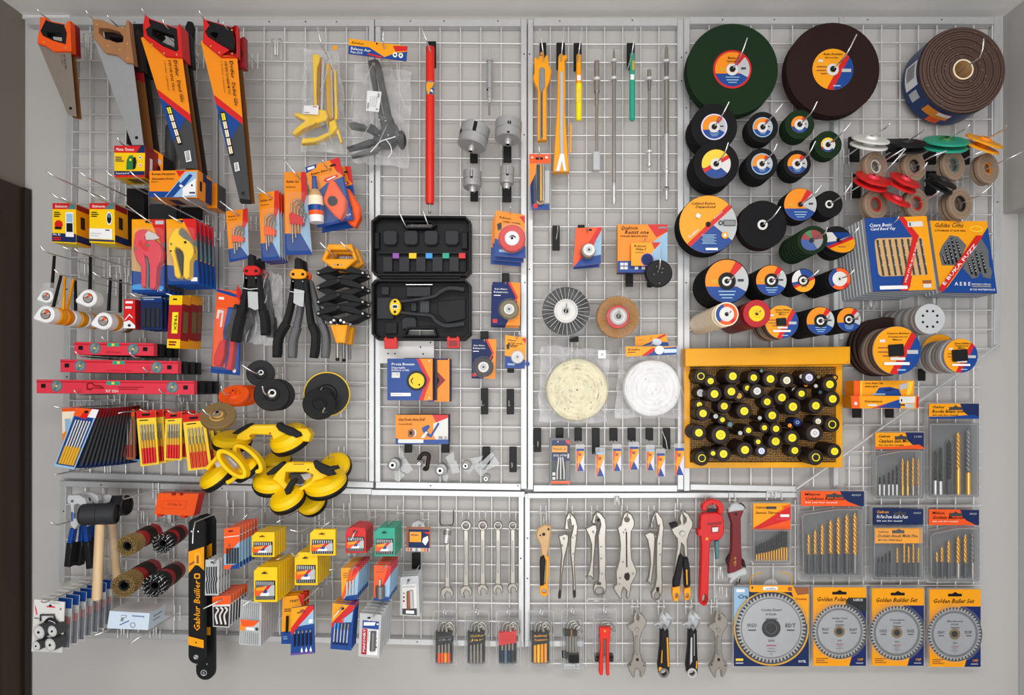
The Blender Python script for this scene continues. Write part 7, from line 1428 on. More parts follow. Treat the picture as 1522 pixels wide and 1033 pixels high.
def f8(T,p,k):
    p.ru(.1,.1,.95,.9,'navy'); p.du([(.1,.1),(.95,.1),(.6,.45),(.1,.4)],'orange') if 0 else 0; p.ru(.14,.2,.62,.62,'amber'); p.ru(.2,.3,.5,.36,'rust'); p.du([(.68,.2),(.95,.2),(.95,.3)],'red'); p.du([(.7,.45),(.9,.35),(.92,.55),(.8,.75),(.66,.6)],'white'); p.ru(0,.85,1,1,'lgrey')
    for i in range(8): p.ru(.06 + i * .115,.86,.13 + i * .115,.99,['tool','rust','off','grey','off','amber','tool','rust'][i])
pk('small clear-topped orange and navy label pack, right of the teal cassettes','',[(604,783),(640,783.5),(639.5,820),(603.5,819)],.12,'rust',1,.01,f8,G)
e = THINGS[-1].part('hang_tab',label='clear hang tab'); e.poly([(611,784),(614,777),(621,774),(629,776.5),(632,784)],'blisteredge',.119,.002)
def f16(T,p,k):
    p.ru(.12,.2,.86,.82,'off'); p.du([(.12,.82),(.86,.8),(.86,.97),(.12,.97)],'dgrey'); p.ru(.3,.86,.72,.94,'white'); p.du(circ(.46,.1,.08,12,.03),'ink'); p.ru(.15,.24,.8,.28,'lgrey')
    for v in (.42,.52,.62): p.du(circ(.2,v,.05,10,.025),'dred' if v > .5 else 'grey')
    if k == 0: b = T.part('bit',label='brown and steel bit'); b.ptube([(*p.uv(.44,.38),.176),(*p.uv(.44,.82),.176)],.005,'rust',12); b.ptube([(*p.uv(.58,.36),.176),(*p.uv(.6,.8),.176)],.005,'lgrey',10)
pk('white blister pack with brown bit on a black hook plate','white brown-bit pack',[(595,858),(622,855.5),(624,916.5),(594.5,914.5)],.17,'lgrey',3,.025,f16,G,t=.006)
def f17(T,p,k):
    p.du([(0,0),(1,.02),(.98,.1),(0,.46)],'amber'); p.du([(.78,0),(1,.03),(.96,.12),(.1,.52),(0,.55),(0,.44)],'red'); p.du([(.96,.14),(.92,.38),(.3,.42)],'sky'); p.du(circ(.45,.1,.1,12,.03),'ink'); p.du([(.3,.4),(.6,.32),(.5,.42)],'pink')
    if k == 0:
        b = T.part('bits',label='five slim bits')
        for i in range(5): u = .17 + .155 * i; b.ptube([(*p.uv(u,.42),.255),(*p.uv(u - .02,.55),.255)],.0026,'nickel' if i > 1 else 'cyan',8); b.ptube([(*p.uv(u - .02,.55),.255),(*p.uv(u - .03,.86),.255)],.0018,'lgrey',8); b.ptube([(*p.uv(u - .03,.84),.255),(*p.uv(u - .03,.89),.255)],.0028,'navy',8)
pk('blue pack of five pale bits with orange top, left of the white packs','blue pale-bit pack',[(494.5,896),(527,899),(522,967),(491,964.5)],.25,'blue',4,.014,f17,G)
def f18(T,p,k):
    p.ru(.14,.16,.9,.34,'blue'); p.du([(.2,.2),(.75,.18),(.7,.26),(.2,.28)],'white'); p.du(circ(.84,.22,.05,10,.02),'white'); p.ru(.14,.35,.38,.94,'crimson'); p.ru(.4,.35,.9,.94,'white'); p.du(circ(.45,.09,.1,10,.02),'ink')
    a = p.uv(.31,.88); p.text('MASONRY',a[0],a[1],3.4,'white',-88,34)
    for v in (.55,.65,.75): p.du(circ(.82,v,.05,10,.022),'dred' if v > .7 else 'lgrey')
    if k == 0: b = T.part('bit',label='grey masonry bit'); b.ptube([(*p.uv(.5,.4),.287),(*p.uv(.5,.62),.287)],.004,'off',10); b.ptube([(*p.uv(.66,.4),.287),(*p.uv(.66,.84),.287)],.0075,'dsteel',12)
pk('white, red and blue pack of a masonry bit, front of the white packs','white masonry-bit pack',[(535,911),(567,914),(564,978),(532.5,975.5)],.28,'lgrey',6,.024,f18,G,t=.006)
for a in ((372,762,.15,'the dark-blade packs',(-8,8)),(317,838,.27,'the grey wavy-blade cards',(10,-10)),(328,892,.27,'the looped-bit packs',(-22,10)),(376,890,.26,'the pale grey bit cases',(-12,8)),(452,893,.24,'the orange and blue bit packs',(24,-22)),(519,849,.23,'the pale-blade packs',(12,-10)),(568,846,.24,'the one-bit packs',(8,-8)),(624,783,.13,'the small clear-topped pack',(0,-4)),(508,903,.26,'the pale-bit packs',(-10,12)),(557,914,.29,'the masonry-bit packs',(-7,6))): hook(*a[:4],up=a[4])
hook(608,864,.19,'the white brown-bit packs',(-4,3),plate=(612,822,625,846))
hook(448,790,.2,'between the upper yellow cassettes',(-14,-4),bare=True); hook(500,845,.18,'left of the pale-blade packs',(-8,0),bare=True)
# ======================= spanners and hex key packs ============================
def spanner(label,x,yt,yb,w,d=.06,socket=False,sc_=1.):
    T = Thing('combination_spanner',label,'spanner',d,'combination spanners in the row'); b = T.part('shank'); r = 8 * sc_; j = 9.5 * sc_
    if not socket:
        b.poly(circ(x,yt,r,28),'nickel',d + .003,.014,holes=[circ(x,yt,r * .5,12)],bev=1.1)
    b.poly([(x - 3.4,yt + r * .8),(x + 3.8,yt + r * .8),(x + 3 + .5,(yt + yb) / 2),(x + 4.2,yb - j * .8),(x - 3.8,yb - j * .8),(x - 2.6,(yt + yb) / 2)],'nickel',d,.008,bev=1)
    b.dec([(x - .7,yt + 22),(x + .9,yt + 22),(x + 1,yb - 24),(x - .6,yb - 24)],'dsteel');
    tilt_ = -12; J = [(x - j,yb - 1),(x - j * .7,yb - j * .75),(x,yb - j),(x + j * .7,yb - j * .75),(x + j,yb),(x + j * .8,yb + j * .7),(x + j * .42,yb + j * .95),(x + j * .45,yb + j * .1),(x,yb - j * .25),(x - j * .4,yb + j * .15),(x - j * .42,yb + j),(x - j * .85,yb + j * .7)]
    q = T.part('open_jaw'); q.poly(rot2(J,x,yb,tilt_),'nickel',d + .003,.012,bev=1.1)
    if socket:
        s = T.part('flex_socket',label='swivelling socket head'); s.lathe(P(x + 1,yt - 9,d + .0),(-.1,-.25,-1),[(0,0,'steel'),(0,5.5 * kk(d),'steel'),(.004,6 * kk(d),'nickel'),(.018,6 * kk(d),'steel'),(.03,4.8 * kk(d),'steel'),(.04,4.6 * kk(d),'nickel'),(.044,2 * kk(d),'nickel'),(.044,0,'nickel')],22); s.cyl(x,yt + 1,2,'ink',d + .014,.004,seg=12)
    return T
spanner('spanner with flexible socket head, leftmost of the row',664.5,795,882,0,socket=True,sc_=1.05)
for i,(x,yt,yb,s_,w) in enumerate(((692.4,781.5,879.5,1.0,'second, largest with plain ring'),(717.3,781.5,877,.92,'third, in the middle of the five'),(740,781.5,876,.86,'fourth, next to the last'),(762,781.5,874.6,.84,'last, beside the frame post'))): spanner(f'steel combination spanner, {w} in the row',x,yt,yb,0,sc_=s_)
for x,lb in ((664,'socket spanner'),(692,'second spanner'),(717,'third spanner'),(740,'fourth spanner'),(762,'last spanner')):
    T = Thing('wire_hanger',f'bent wire hanger above the {lb}','hook',.04,'wire hangers above the spanners'); p = T.part('wire'); w = 10 if x == 664 else 4.5
    p.tube([P(x - w,759,.028),P(x - w,776,.034),P(x - w + 2,780.5,.075),P(x + w - 2,780.5,.075),P(x + w,776,.034),P(x + w,759,.028)],.0018,'dkiron' if x == 664 else 'wire',6)
def hexpack(label,x0,x1,y0,y1,holder,tips,d=.05,keys='nickel',tipsplit=None,script=None,n=4,style=0):
    T = Thing('hex_key_set',label,'hex key set',d,'hex key sets in clear blisters'); w = x1 - x0; cx = (x0 + x1) / 2
    e = T.part('blister',label='clear blister shell'); e.poly(rr(x0,y0,x1,y1,4),'blister',.034,.002); e.poly(rr(x0,y0,x1,y1,4),'blisteredge',.042,.008,holes=[rr(x0 + 1.6,y0 + 1.6,x1 - 1.6,y1 - 1.6,3)],bev=.3); e.poly(rr(x0 + 3.5,y0 + 15,x1 - 3.5,y1 - 3,3),'blister',.07,.0008); e.poly(rr(x0 + 3.5,y0 + 15,x1 - 3.5,y1 - 3,3),'blisteredge',.07,.026,holes=[rr(x0 + 4.6,y0 + 16,x1 - 4.6,y1 - 4.2,3)])
    h = T.part('key_holder',label='plastic key holder'); k = T.part('hex_keys',label='bent steel keys')
    hy0,hy1 = y0 + 31,y0 + 52
    if style == 0:
        h.poly([(x0 + 3,hy0 + 2),(x1 - 7,hy0 - 1),(x1 - 7,hy1 - 4),(x0 + 4,hy1)],holder,d + .014,.02,bev=.9)
        h.poly(rect(x0 + 4,hy1 - 3,x1 - 7,y1 - 5),'black',.046,.004)
        if script: h.d,h.n = d + .0145,1; [h.text(s_,x0 + 8,hy0 + 8 + 6 * i,3.2,c_,-4,20,True,.3) for i,(s_,c_) in enumerate(script)]
    for i in range(n):
        u = x0 + 7 + (w - 17) * (i + .5) / n; top = y0 + 27 - 5.2 * (n - 1 - i) * .55; e_ = x1 - 4 - (n - 1 - i) * 1.2; rad = 3.5
        bend = [(u,hy0 + 3),(u + .4,top + 6),(u + 3,top),(u + 8,top - 1.5),(e_ - 5,top - 1),(e_,top + 5),(e_ - 3,top + 9)] if i < n - 1 or style else [(u,hy0 + 3),(u - 3,top + 3),(u - 4,top - 7),(u + 2,top - 10),(e_ - 2,top - 6),(e_ + 1,top + 4),(e_ - 3,top + 8)]
        k.tube([P(*z,d + .004 + .0018 * i) for z in spline(bend,3)],.0042 if i == n - 1 else .0034,keys,8)
        yb = y1 - 6 - (0 if style == 0 else (n - i) * 3); ym = tipsplit or (y0 + 68)
        k.ptube([(u,hy0 + 6,d + .006),(u,ym,d + .006)],.0036,keys,8)
        k.ptube([(u,ym,d + .006),(u,yb,d + .006)],.0044,tips[i % len(tips)],8)
        k.ptube([(u,yb - 1,d + .006),(u,yb + 2,d + .006)],.0046,'dsteel',8)
    q = T.part('hang_loop',label='wire loop'); q.tube([P(*z) for z in spline([(cx - 1,y0 + 12,.04),(cx - 2,y0 + 4,.045),(cx,y0 - 4,.04),(cx + 3,y0 - 1,.035),(cx + 1,y0 + 6,.04)],3)],.0015,'chrome',6)
    return T,h,k
hexpack('hex key set with black holder and orange sleeves, leftmost blister',643,679.5,908,991,'black',['tool','tool','amber','tool'],tipsplit=970,script=[('_____','grey'),('CR-V','grey')])
hexpack('hex key set with black holder and plain steel tips, second blister',690.5,727.5,908,991,'black',['nickel'],tipsplit=968,script=[('Gulden','gold'),('Jar','gold')])
hexpack('hex key set with bright red holder, third blister',737,774.5,908,991,'red',['navy','dteal','navy','char'],tipsplit=966,script=[('Vlooze','crimson'),('woper','crimson')])
hexpack('hex key set with black holder and yellow sleeves, fourth blister',785.5,823.5,908,991,'black',['amber','yellow','amber','amber'],tipsplit=952,script=[('Railway','amber'),('Tradename','amber')])
T,h,k = hexpack('hex key set with dark clips and steel keys, fifth blister',834,868,906,997,'black',['nickel'],style=1)
h.poly(rr(837,937,858,946,1),'black',.068,.02,bev=.8); h.poly(rr(835.5,971,846,979,1.5),'black',.068,.022,bev=.8); h.poly(rr(845,973,861,986,1.5),'black',.07,.022,bev=.8); h.poly(rect(848.5,936,850.5,946),'dgold',.072,.002); T.part('printed_strip',label='pale printed strip').poly(rect(838,986.5,862,994.5),'lgrey',.06,.001)
T,h,k = hexpack('hex key set with long red handle tool, sixth blister',881,917,905,984,'black',['nickel'],style=1,n=3)
h.poly(rr(884.5,974,894,984,1.5),'black',.07,.02,bev=.7); h.poly(rr(902,974,912,984,1.5),'black',.07,.02,bev=.7)
r = T.part('red_handle',label='long red double handle'); r.poly([(890.5,933),(908,933),(907,950),(905.5,962),(906,1003),(903.5,1005.5),(901,1003),(901,950),(897,950),(896.5,1000),(895.5,1004),(892,1004),(890,1000),(892,962)],'vermilion',.082,.014,bev=1); r.dec(circ(899,938,1.6,12),'gold')
# ======================= lower right: pliers, wrenches, drill and blade packs ==
def tool(name,label,cat,d=.07,group='pliers and wrenches in the lower panel'): return Thing(name,label,cat,d,group)
def jaws(T,pts,mat='nickel',d=.07,t=.012,bev=1.7,nm='jaw_body',label=None,holes=()):
    p = T.part(nm,None,label); p.poly(pts,mat,d,t,bev=bev,holes=holes); return p
X = lambda x: 780 + x / 3.972
Y = lambda y: 750 + y / 3.973
def XY(*a): return [(X(x),Y(y)) for x,y in a]
X2 = lambda x: 930 + x / 3.69
Y2 = lambda y: 730 + y / 3.69
def XZ(*a): return [(X2(x),Y2(y)) for x,y in a]
# pipe pliers with yellow and black handles
T = tool('pliers','tan-headed pliers with black and yellow grip, leftmost in the right panel','pliers')
j = jaws(T,XY((66,170),(78,140),(118,118),(157,128),(154,168),(146,240),(134,300),(118,312),(98,300),(92,240),(70,195)),'tan',label='tan metal head')
for x,y,r in ((112,176,2.4),(140,146,1.6),(92,182,1.2)): j.cyl(X(x),Y(y),r,'umber',.072,.003,seg=12)
h = T.part('grip',label='yellow grip edge'); h.poly(XY((96,300),(118,290),(142,312),(144,330),(136,480),(142,512),(136,536),(114,546),(94,534),(86,508),(90,480)),'amber',.068,.012,holes=[circ(X(115),Y(512),3.6,16),XY((112,330),(126,330),(122,470),(112,470))],bev=1)
h = T.part('grip',label='black grip'); h.poly(XY((92,318),(112,300),(122,330),(112,478),(90,480),(88,340)),'black',.078,.018,bev=1.2)
b = T.part('teeth',label='thin steel rods on top'); [b.ptube([(X(x),Y(40),.05),(X(x),Y(126),.06)],.0018,'steel',6) for x in (96,112,130)]
# locking pliers
T = tool('locking_pliers','plain locking pliers with two straight legs, second in the row','pliers')
jaws(T,XY((196,186),(238,170),(258,178),(262,200),(256,240),(236,320),(222,420),(218,520),(214,556),(198,560),(196,540),(204,500),(208,400),(216,300),(210,240)),label='steel lower jaw leg')
j = jaws(T,XY((232,150),(240,80),(256,46),(272,44),(304,84),(316,130),(312,170),(304,240),(298,300),(296,380),(302,480),(304,548),(288,560),(282,540),(284,470),(278,380),(268,290),(268,200),(280,150),(284,128),(274,132),(266,88),(258,96),(260,130),(268,150)),d=.075,label='steel upper jaw leg')
for x,y in ((232,204),(284,196),(300,184),(256,92),(222,246),(286,292),(292,340)): j.cyl(X(x),Y(y),1.3,'dsteel',.0775,.002,seg=8)
j.poly(XY((200,510),(214,506),(212,550),(200,554)),'umber',.0765,.002); j.poly(XY((286,508),(300,506),(300,544),(290,548)),'umber',.0765,.002)
T = tool('locking_pliers','locking pliers with ring at the foot, third in the row','pliers')
j = jaws(T,XY((356,142),(400,118),(424,116),(430,150),(420,190),(418,240),(410,330),(408,400),(412,440),(402,446),(392,428),(378,424),(368,444),(360,430),(378,390),(390,320),(392,240),(378,190)),label='steel side lever')
j = jaws(T,XY((392,110),(406,60),(424,40),(446,46),(478,84),(484,130),(480,200),(482,300),(480,430),(486,480),(480,520),(462,544),(436,548),(410,534),(402,500),(408,470),(432,456),(436,400),(434,300),(430,180),(446,120),(440,90),(424,70),(418,100),(424,118)),d=.076,label='steel main body',holes=[circ(X(442),Y(512),5.6,22)])
for x,y in ((406,166),(440,170),(452,250),(452,320),(456,410)): j.cyl(X(x),Y(y),1.4,'dsteel',.0785,.002,seg=8)
j.dec(circ(X(434),Y(92),2.6,12),'umber'); j.dec(XY((428,460),(436,456),(444,462),(452,458),(450,474),(426,474)),'dgrey')
T = tool('locking_pliers','wide combination locking pliers with open jaw foot, fourth in the row','pliers')
j = jaws(T,XY((544,136),(566,120),(572,90),(584,52),(606,40),(632,56),(652,100),(648,130),(632,160),(630,240),(634,320),(664,390),(660,420),(632,470),(622,540),(606,562),(598,550),(600,510),(584,494),(574,520),(576,556),(560,560),(524,504),(522,486),(540,470),(536,400),(556,330),(562,240),(556,180)),label='steel body',holes=[circ(X(603),Y(88),2.8,12)])
j.dec(XY((596,160),(604,160),(606,370),(598,370)),'umber'); j.poly(XY((590,408),(612,400),(622,420),(616,446),(600,450),(586,432)),'umber',.0705,.001)
for x,y in ((596,150),(584,166),(564,436),(640,410),(580,340),(560,470)): j.cyl(X(x),Y(y),1.4,'dsteel',.073,.002,seg=8)
T = tool('locking_pliers','locking pliers with oval slotted foot, fifth in the row','pliers')
j = jaws(T,XZ((100,240),(132,222),(160,230),(164,260),(160,330),(156,400),(148,470),(138,520),(126,500),(112,502),(124,470),(134,400),(130,330),(118,270)),label='steel side lever')
j = jaws(T,XZ((132,200),(144,140),(158,114),(176,112),(204,150),(212,200),(206,260),(200,400),(204,500),(202,560),(190,600),(164,606),(144,590),(138,560),(156,530),(166,480),(166,380),(168,270),(178,220),(182,190),(172,196),(164,140),(152,170),(152,208)),d=.076,label='steel main body',holes=[XZ((166,560),(178,556),(188,570),(186,590),(172,598),(160,582))])
for x,y in ((164,248),(186,290),(180,240),(190,350)): j.cyl(X2(x),Y2(y),1.3,'dsteel',.0785,.002,seg=8)
j.dec(XZ((168,528),(184,528),(184,550),(168,550)),'umber'); T.part('spring_wire').tube([P(X2(x),Y2(y),.07) for x,y in ((138,130),(130,180),(122,210))],.0016,'dsteel',6)
T = tool('pump_pliers','wrench pliers with black and yellow grips and square jaw, sixth in the row','pliers')
j = jaws(T,XZ((246,206),(300,178),(292,150),(300,116),(314,102),(346,124),(372,170),(370,196),(352,230),(340,270),(344,360),(322,366),(316,300),(308,290),(300,350),(272,470),(262,490),(268,400),(282,300),(280,260),(262,240)),label='steel head',holes=[XZ((316,130),(330,150),(328,168),(320,176))])
j.cyl(X2(312),Y2(234),4.2,'dsteel',.074,.004,seg=18); j.cyl(X2(312),Y2(234),3.4,'nickel',.0745,.004,seg=18)
T.part('fixed_jaw',label='black square jaw').poly(XZ((240,180),(276,170),(286,176),(286,192),(250,202)),'black',.08,.014,bev=.8)
for pts,wn in ((((292,360),(304,344),(318,360),(312,420),(298,520),(262,530),(262,500),(278,420)),((258,530),(298,522),(300,560),(288,604),(266,606),(256,570))),(((314,366),(344,370),(354,430),(356,520),(324,528),(322,450)),((322,536),(356,528),(358,570),(346,598),(326,600),(320,566)))):
    g = T.part('grip',label='black and yellow grip'); g.poly(XZ(*pts),'black',.078,.018,bev=1.2); cx_ = sum(p[0] for p in wn) / 6; g.poly(XZ(*wn),'amber',.078,.018,holes=[circ(X2(cx_ + (0 if cx_ > 300 else 2)),Y2(574),2.6,16,4)],bev=.9);

T.parts[-1].poly(XZ((330,430),(338,430),(340,514),(334,514)),'amber',.0795,.001)
# red pipe wrench and dark red wrench
T = tool('pipe_wrench','bright red pipe wrench with hooked jaw','wrench')
j = jaws(T,XZ((408,170),(412,132),(430,122),(500,118),(530,132),(542,170),(540,230),(524,262),(500,272),(470,270),(462,300),(454,600),(444,626),(430,632),(410,620),(406,596),(412,440),(416,300),(412,250),(396,246),(394,212),(408,208)),'red',d=.082,t=.022,label='red body',holes=[XZ((420,585),(428,566),(440,568),(444,588),(440,612),(430,618),(422,606))],bev=1.4)
j.dec(XZ((448,174),(526,168),(526,182),(448,188)),'dred'); w = T.part('nut_window',label='pale adjusting nut window'); w.poly(XZ((470,192),(510,192),(510,228),(470,228)),'dred',.0835,.002); w.poly(XZ((474,200),(508,198),(506,222),(476,224)),'off',.0845,.002); w.cyl(X2(446),Y2(262),2.2,'gold',.0845,.003,seg=12)
h = T.part('hook_jaw',label='red hooked jaw'); h.poly(band(spline(XZ((436,108),(434,84),(452,66),(480,60),(510,70),(524,96),(520,124)),5),[4] * 20 + [4.4] * 11),'red',.084,.02,bev=1.2); T.part('jaw_block',label='dark jaw block').poly(XZ((452,100),(500,100),(500,120),(452,120)),'char',.07,.012)
T.part('jaw_stem',label='grey threaded stem').poly(XZ((490,276),(512,270),(514,370),(496,376)),'dteal',.07,.012,bev=.8)
T = tool('adjustable_wrench','dark red wrench with silver jaws hanging upside down','wrench')
j = jaws(T,XZ((562,104),(610,96),(652,90),(644,120),(632,150),(634,300),(640,400),(632,446),(564,452),(564,400),(580,320),(582,180),(570,140)),'maroon',d=.078,t=.016,label='dark red handle',bev=1.3)
j.cyl(X2(606),Y2(126),4,'dred',.0795,.002,seg=18); j.cyl(X2(606),Y2(126),2.4,'umber',.0805,.002,seg=14); a = (X2(605),Y2(412)); j.text('CR-V',a[0],a[1],3.4,'gold',-88,14)
for pts in (((556,458),(600,446),(654,420),(668,440),(664,462),(626,470),(596,492),(580,512),(570,500),(578,480),(560,474)),((566,98),(580,76),(606,64),(640,76),(656,92),(650,106),(600,112),(566,118))): jaws(T,XZ(*pts),'lgrey',d=.082,t=.016,nm='jaw',label='silver jaw')
k = T.part('knurl',label='dark knurled edge'); k.poly(XZ((554,380),(570,350),(580,345),(566,420),(556,400)),'umber',.074,.014,bev=.8); k = T.part('knurl',label='dark knurled edge'); k.poly(XZ((640,370),(652,380),(662,420),(650,424),(642,410)),'umber',.074,.014,bev=.8); k = T.part('hang_loop'); k.tube([P(X2(x),Y2(y),.05) for x,y in spline([(566,94),(580,70),(606,60),(640,72),(656,96)],3)],.002,'umber',6); k = T.part('jaw_hook'); k.tube([P(X2(626),Y2(480),.08),P(X2(622),Y2(506),.08),P(X2(606),Y2(500),.08)],.0024,'char',6)
# lower row of adjustable wrenches
def adj(label,x,y0,mat,style,d=.07):
    T = tool('adjustable_wrench',label,'wrench'); Z = lambda *a: [(x + (px - 70) / 3.69,y0 + (py - 650) / 3.69) for px,py in a]
    if style == 0:
        j = jaws(T,Z((10,738),(46,716),(44,692),(52,660),(66,652),(104,682),(120,712),(114,738),(94,770),(84,810),(84,880),(98,930),(118,950),(110,990),(92,1022),(82,1016),(82,986),(68,970),(54,984),(54,1020),(44,1022),(22,986),(14,960),(36,930),(48,880),(46,800),(38,768),(14,752)),mat,d=d,label='steel body',holes=[Z((68,668),(78,690),(72,706),(64,700))],bev=1.2)
        j.cyl(*Z((66,758))[0],3.4,'dsteel',d + .002,.003,seg=16); j.cyl(*Z((66,758))[0],2.6,mat,d + .0025,.003,seg=16); j.dec(Z((58,796),(64,790),(70,796),(72,892),(64,898),(58,892)),'dsteel'); j.dec(Z((61,798),(67,798),(68,888),(62,888)),mat); j.cyl(*Z((68,922))[0],2.2,'umber',d + .002,.002,seg=12); [j.cyl(*Z(q)[0],1,'umber',d + .002,.002,seg=8) for q in ((30,950),(104,955))]
    else:
        j = jaws(T,Z((12,728),(48,716),(44,690),(56,660),(66,652),(100,676),(116,700),(110,730),(92,760),(76,776),(56,770),(48,752),(20,740)),'lgrey',d=d,label='steel head',holes=[Z((64,666),(76,690),(70,702),(62,692))])
        j.poly(Z((58,740),(76,732),(84,748),(70,764)),'dsteel',d + .003,.004)
        g = T.part('grip',label='black and yellow rubber grip'); g.poly(Z((48,756),(92,762),(94,850),(98,950),(96,1000),(80,1020),(60,1022),(40,1004),(34,960),(46,850)),'black',d + .004,.02,holes=[circ(*Z((66,996))[0],4.6,18)],bev=1.4);
        if style == 1: g.poly(Z((80,800),(88,800),(94,960),(86,960)),'amber',d + .005,.001); g.poly(Z((54,870),(58,870),(56,940),(50,940)),'amber',d + .005,.001); g.poly(Z((40,960),(56,966),(46,990),(36,980)),'amber',d + .005,.001)
        else: g.poly(Z((58,800),(66,800),(66,930),(54,950)),'lgrey',d + .005,.001); g.poly(Z((74,780),(80,780),(80,900),(74,900)),'grey',d + .005,.001); g.poly(Z((88,930),(94,930),(92,970),(86,970)),'amber',d + .005,.001)
        r = T.part('ring',label='steel end ring'); c = Z((66,996))[0]; r.cyl(c[0],c[1],7.4,'steel' if style == 2 else 'dsteel',d + .006,.01,hole=4.6,seg=24,bev=.6)
adj('bare warm-steel adjustable wrench, left one of the lower row',948,907,'nickel',0); adj('adjustable wrench with black and yellow grip, second in the lower row',988,907,'nickel',1); adj('adjustable wrench with dark grip and steel inlay, third in the lower row',1030,907,'nickel',2); adj('bare warm-steel adjustable wrench, right one of the lower row',1069,907,'nickel',0)
for x,y,lb in ((808,762,'tan-headed pliers'),(848,762,'plain locking pliers'),(886,762,'locking pliers with ring foot'),(932,762,'wide combination locking pliers'),(973,762,'locking pliers with slotted foot'),(1014,758,'wrench pliers'),(1060,748,'red pipe wrench'),(1097,742,'dark red wrench'),(948,905,'left lower wrench'),(988,905,'second lower wrench'),(1030,905,'third lower wrench'),(1069,905,'right lower wrench')): hook(x,y + 6,.085,'the ' + lb,(0,-6))
for a in ((914,738,6,12,'stub right of the lower panel post, above the wide locking pliers'),(1068,842,6,18,'stub between the red and dark red wrenches'),(1064,872,16,16,'stub below the red pipe wrench'),(1140,731,22,12,'hanger above the gold drill pack'),(873,890,28,4,'bar above the sixth hex key set')): bracket(*a)
# drill bit packs ---------------------------------------------------------------
def drill(p,x,y0,y1,ys,r,d,cm,sm,tw=True):
    """twist drill: shank sm from ys down to y1, fluted cutting part cm above"""
    k = kk(d); R = r * k; p.ptube([(x,ys,d),(x,y1,d)],R * .92,sm,10)
    n = max(4,int((ys - y0) / 2.2)); pts = []
    for ph in (0,math.pi):
        pts = [P(x,y0 + (ys - y0) * i / n,d) + Vector((math.cos(i * 1.05 + ph) * R * .38,math.sin(i * 1.05 + ph) * R * .38,0)) for i in range(n + 1)]
        p.tube(pts,R * .62,cm,6)
    p.tube([P(x,y0 - r * 1.2,d),P(x,y0 + 1,d)],[R * .08,R * .6],cm,8)
def drillpack(label,x0,y0,x1,y1,head,hd,drills,win,base='mgrey',extra=None,d=.05):
    T = Thing('drill_bit_pack',label,'drill bit pack',d,'drill bit packs'); p = T.part('blister',label='clear blister shell'); p.quad = q4(x0,y0,x1,y1)
    p.poly(rr(x0,y0,x1,y1,4),'blister',.035,.002); p.poly(rr(x0,y0,x1,y1,4),'blisteredge',.046,.012,holes=[rr(x0 + 2,y0 + 2,x1 - 2,y1 - 2,3)],bev=.4)
    p.poly(win,'blisteredge',.08,.036,holes=[inset(win,1.5)],bev=.4); p.poly(inset(win,1.5),'blister',.0785,.0006)
    q = T.part('backing_card',label='dark grey backing card'); q.poly(inset(win,-.5),base,.044,.003)
    c = T.part('header_card',label='printed header card'); c.quad = head; c.poly(head,hd[0],.052,.002); hd[1](c)
    for (x,ya,yb,ys,r,cm,sm) in drills:
        g = T.part('drill_bit',label={'goldsteel': 'gold-coloured twist drill','black': 'black twist drill'}.get(cm)); drill(g,x,ya,yb,ys,r,.062,cm,sm)
    if extra: extra(T)
    return T
def hd1(a,b,t1,t2,num,foot=None,split=.62):
    def f(c):
        c.du([(split,0),(1,0),(1,1),(min(1,split + .32),1),(split + .14,.72),(split + .06,.5)],b)
        if foot: c.du([(.0,.86),(.45,.84),(.9,.72),(1,.9),(1,1),(0,1)],foot)
        c.ru(.4,.22,.66,.42,'dgrey'); c.du([(.48,.22),(.53,.1),(.58,.22)],'dgrey'); c.tu(t1,.06,.3,.17,.24,'ink' if a != 'navy' else 'amber',.25); c.tu(t2,.06,.6,.2,.62,'ink' if a != 'navy' else 'white',.25); c.tu('bit set for metal',.07,.8,.1,.5,'white' if a != 'amber' else 'ink'); c.tu(num,.8,.3,.12,.15,'lgrey')
    return (a,f)
GS = 'goldsteel'
xs = lambda a,b,n: [a + (b - a) * i / (n - 1) for i in range(n)]
# upper left pack
dr = [(x,ya,736,722 if i > 4 else 720,1.5 if i < 5 else 2.1,'black' if i < 5 else GS,'steel' if i < 5 else (GS if i < 7 else 'nickel')) for i,(x,ya) in enumerate(zip([1307.5,1314,1321,1327,1333,1341.5,1349,1357,1365],[710,707,703,699,693,683,686,682,684]))]
drillpack('drill bit pack of nine small bits with orange and navy header',1299.5,641,1375,744,[(1301,643),(1373,643),(1373,667.5),(1301,667.5)],hd1('amber','navy','Cusbrem','Carpluse dem MO','1130','tool'),dr,[(1302,680),(1305,677),(1340,670),(1371,670),(1371,739),(1302,739)])
dr = [(1390,672,735,714,2.4,'black','steel'),(1398,667,735,715,2.6,'black','steel'),(1410.5,658,735,712,3.6,'black','dgrey'),(1424,645,735,697,3.6,GS,GS),(1439,641,735,702,4,'dsteel',GS)]
drillpack('tallest narrow drill bit pack with five thick bits, top right',1377.5,598,1457,742,[(1381,600),(1455,600),(1455,622.5),(1381,622.5)],hd1('amber','navy','Oburbeer','Roolis Bilam son','','blue'),dr,[(1383,630),(1454,630),(1454,737),(1383,737)])
dr = [(1202,796,852,824,2.6,GS,'dkiron'),(1211.5,790,852,824,2.7,GS,'dkiron'),(1222,782,852,824,3,GS,'dkiron'),(1234.5,776,852,823,3.5,GS,'dkiron'),(1246,772,852,823,3.5,GS,'dkiron'),(1258.5,768,852,823,3.6,GS,'dkiron'),(1270.5,766,852,824,3.6,GS,'dsteel')]
drillpack('large drill bit pack of seven thick gold drills, beside the yellow board corner',1186.5,728,1288,864,[(1190.5,729.5),(1284,730.5),(1284,752.5),(1190.5,752)],hd1('tool','navy','Milalom','Colebion Raallolols','42029',None),dr,[(1192,768),(1196,764),(1245,757),(1283,757),(1283,857),(1194,857)])
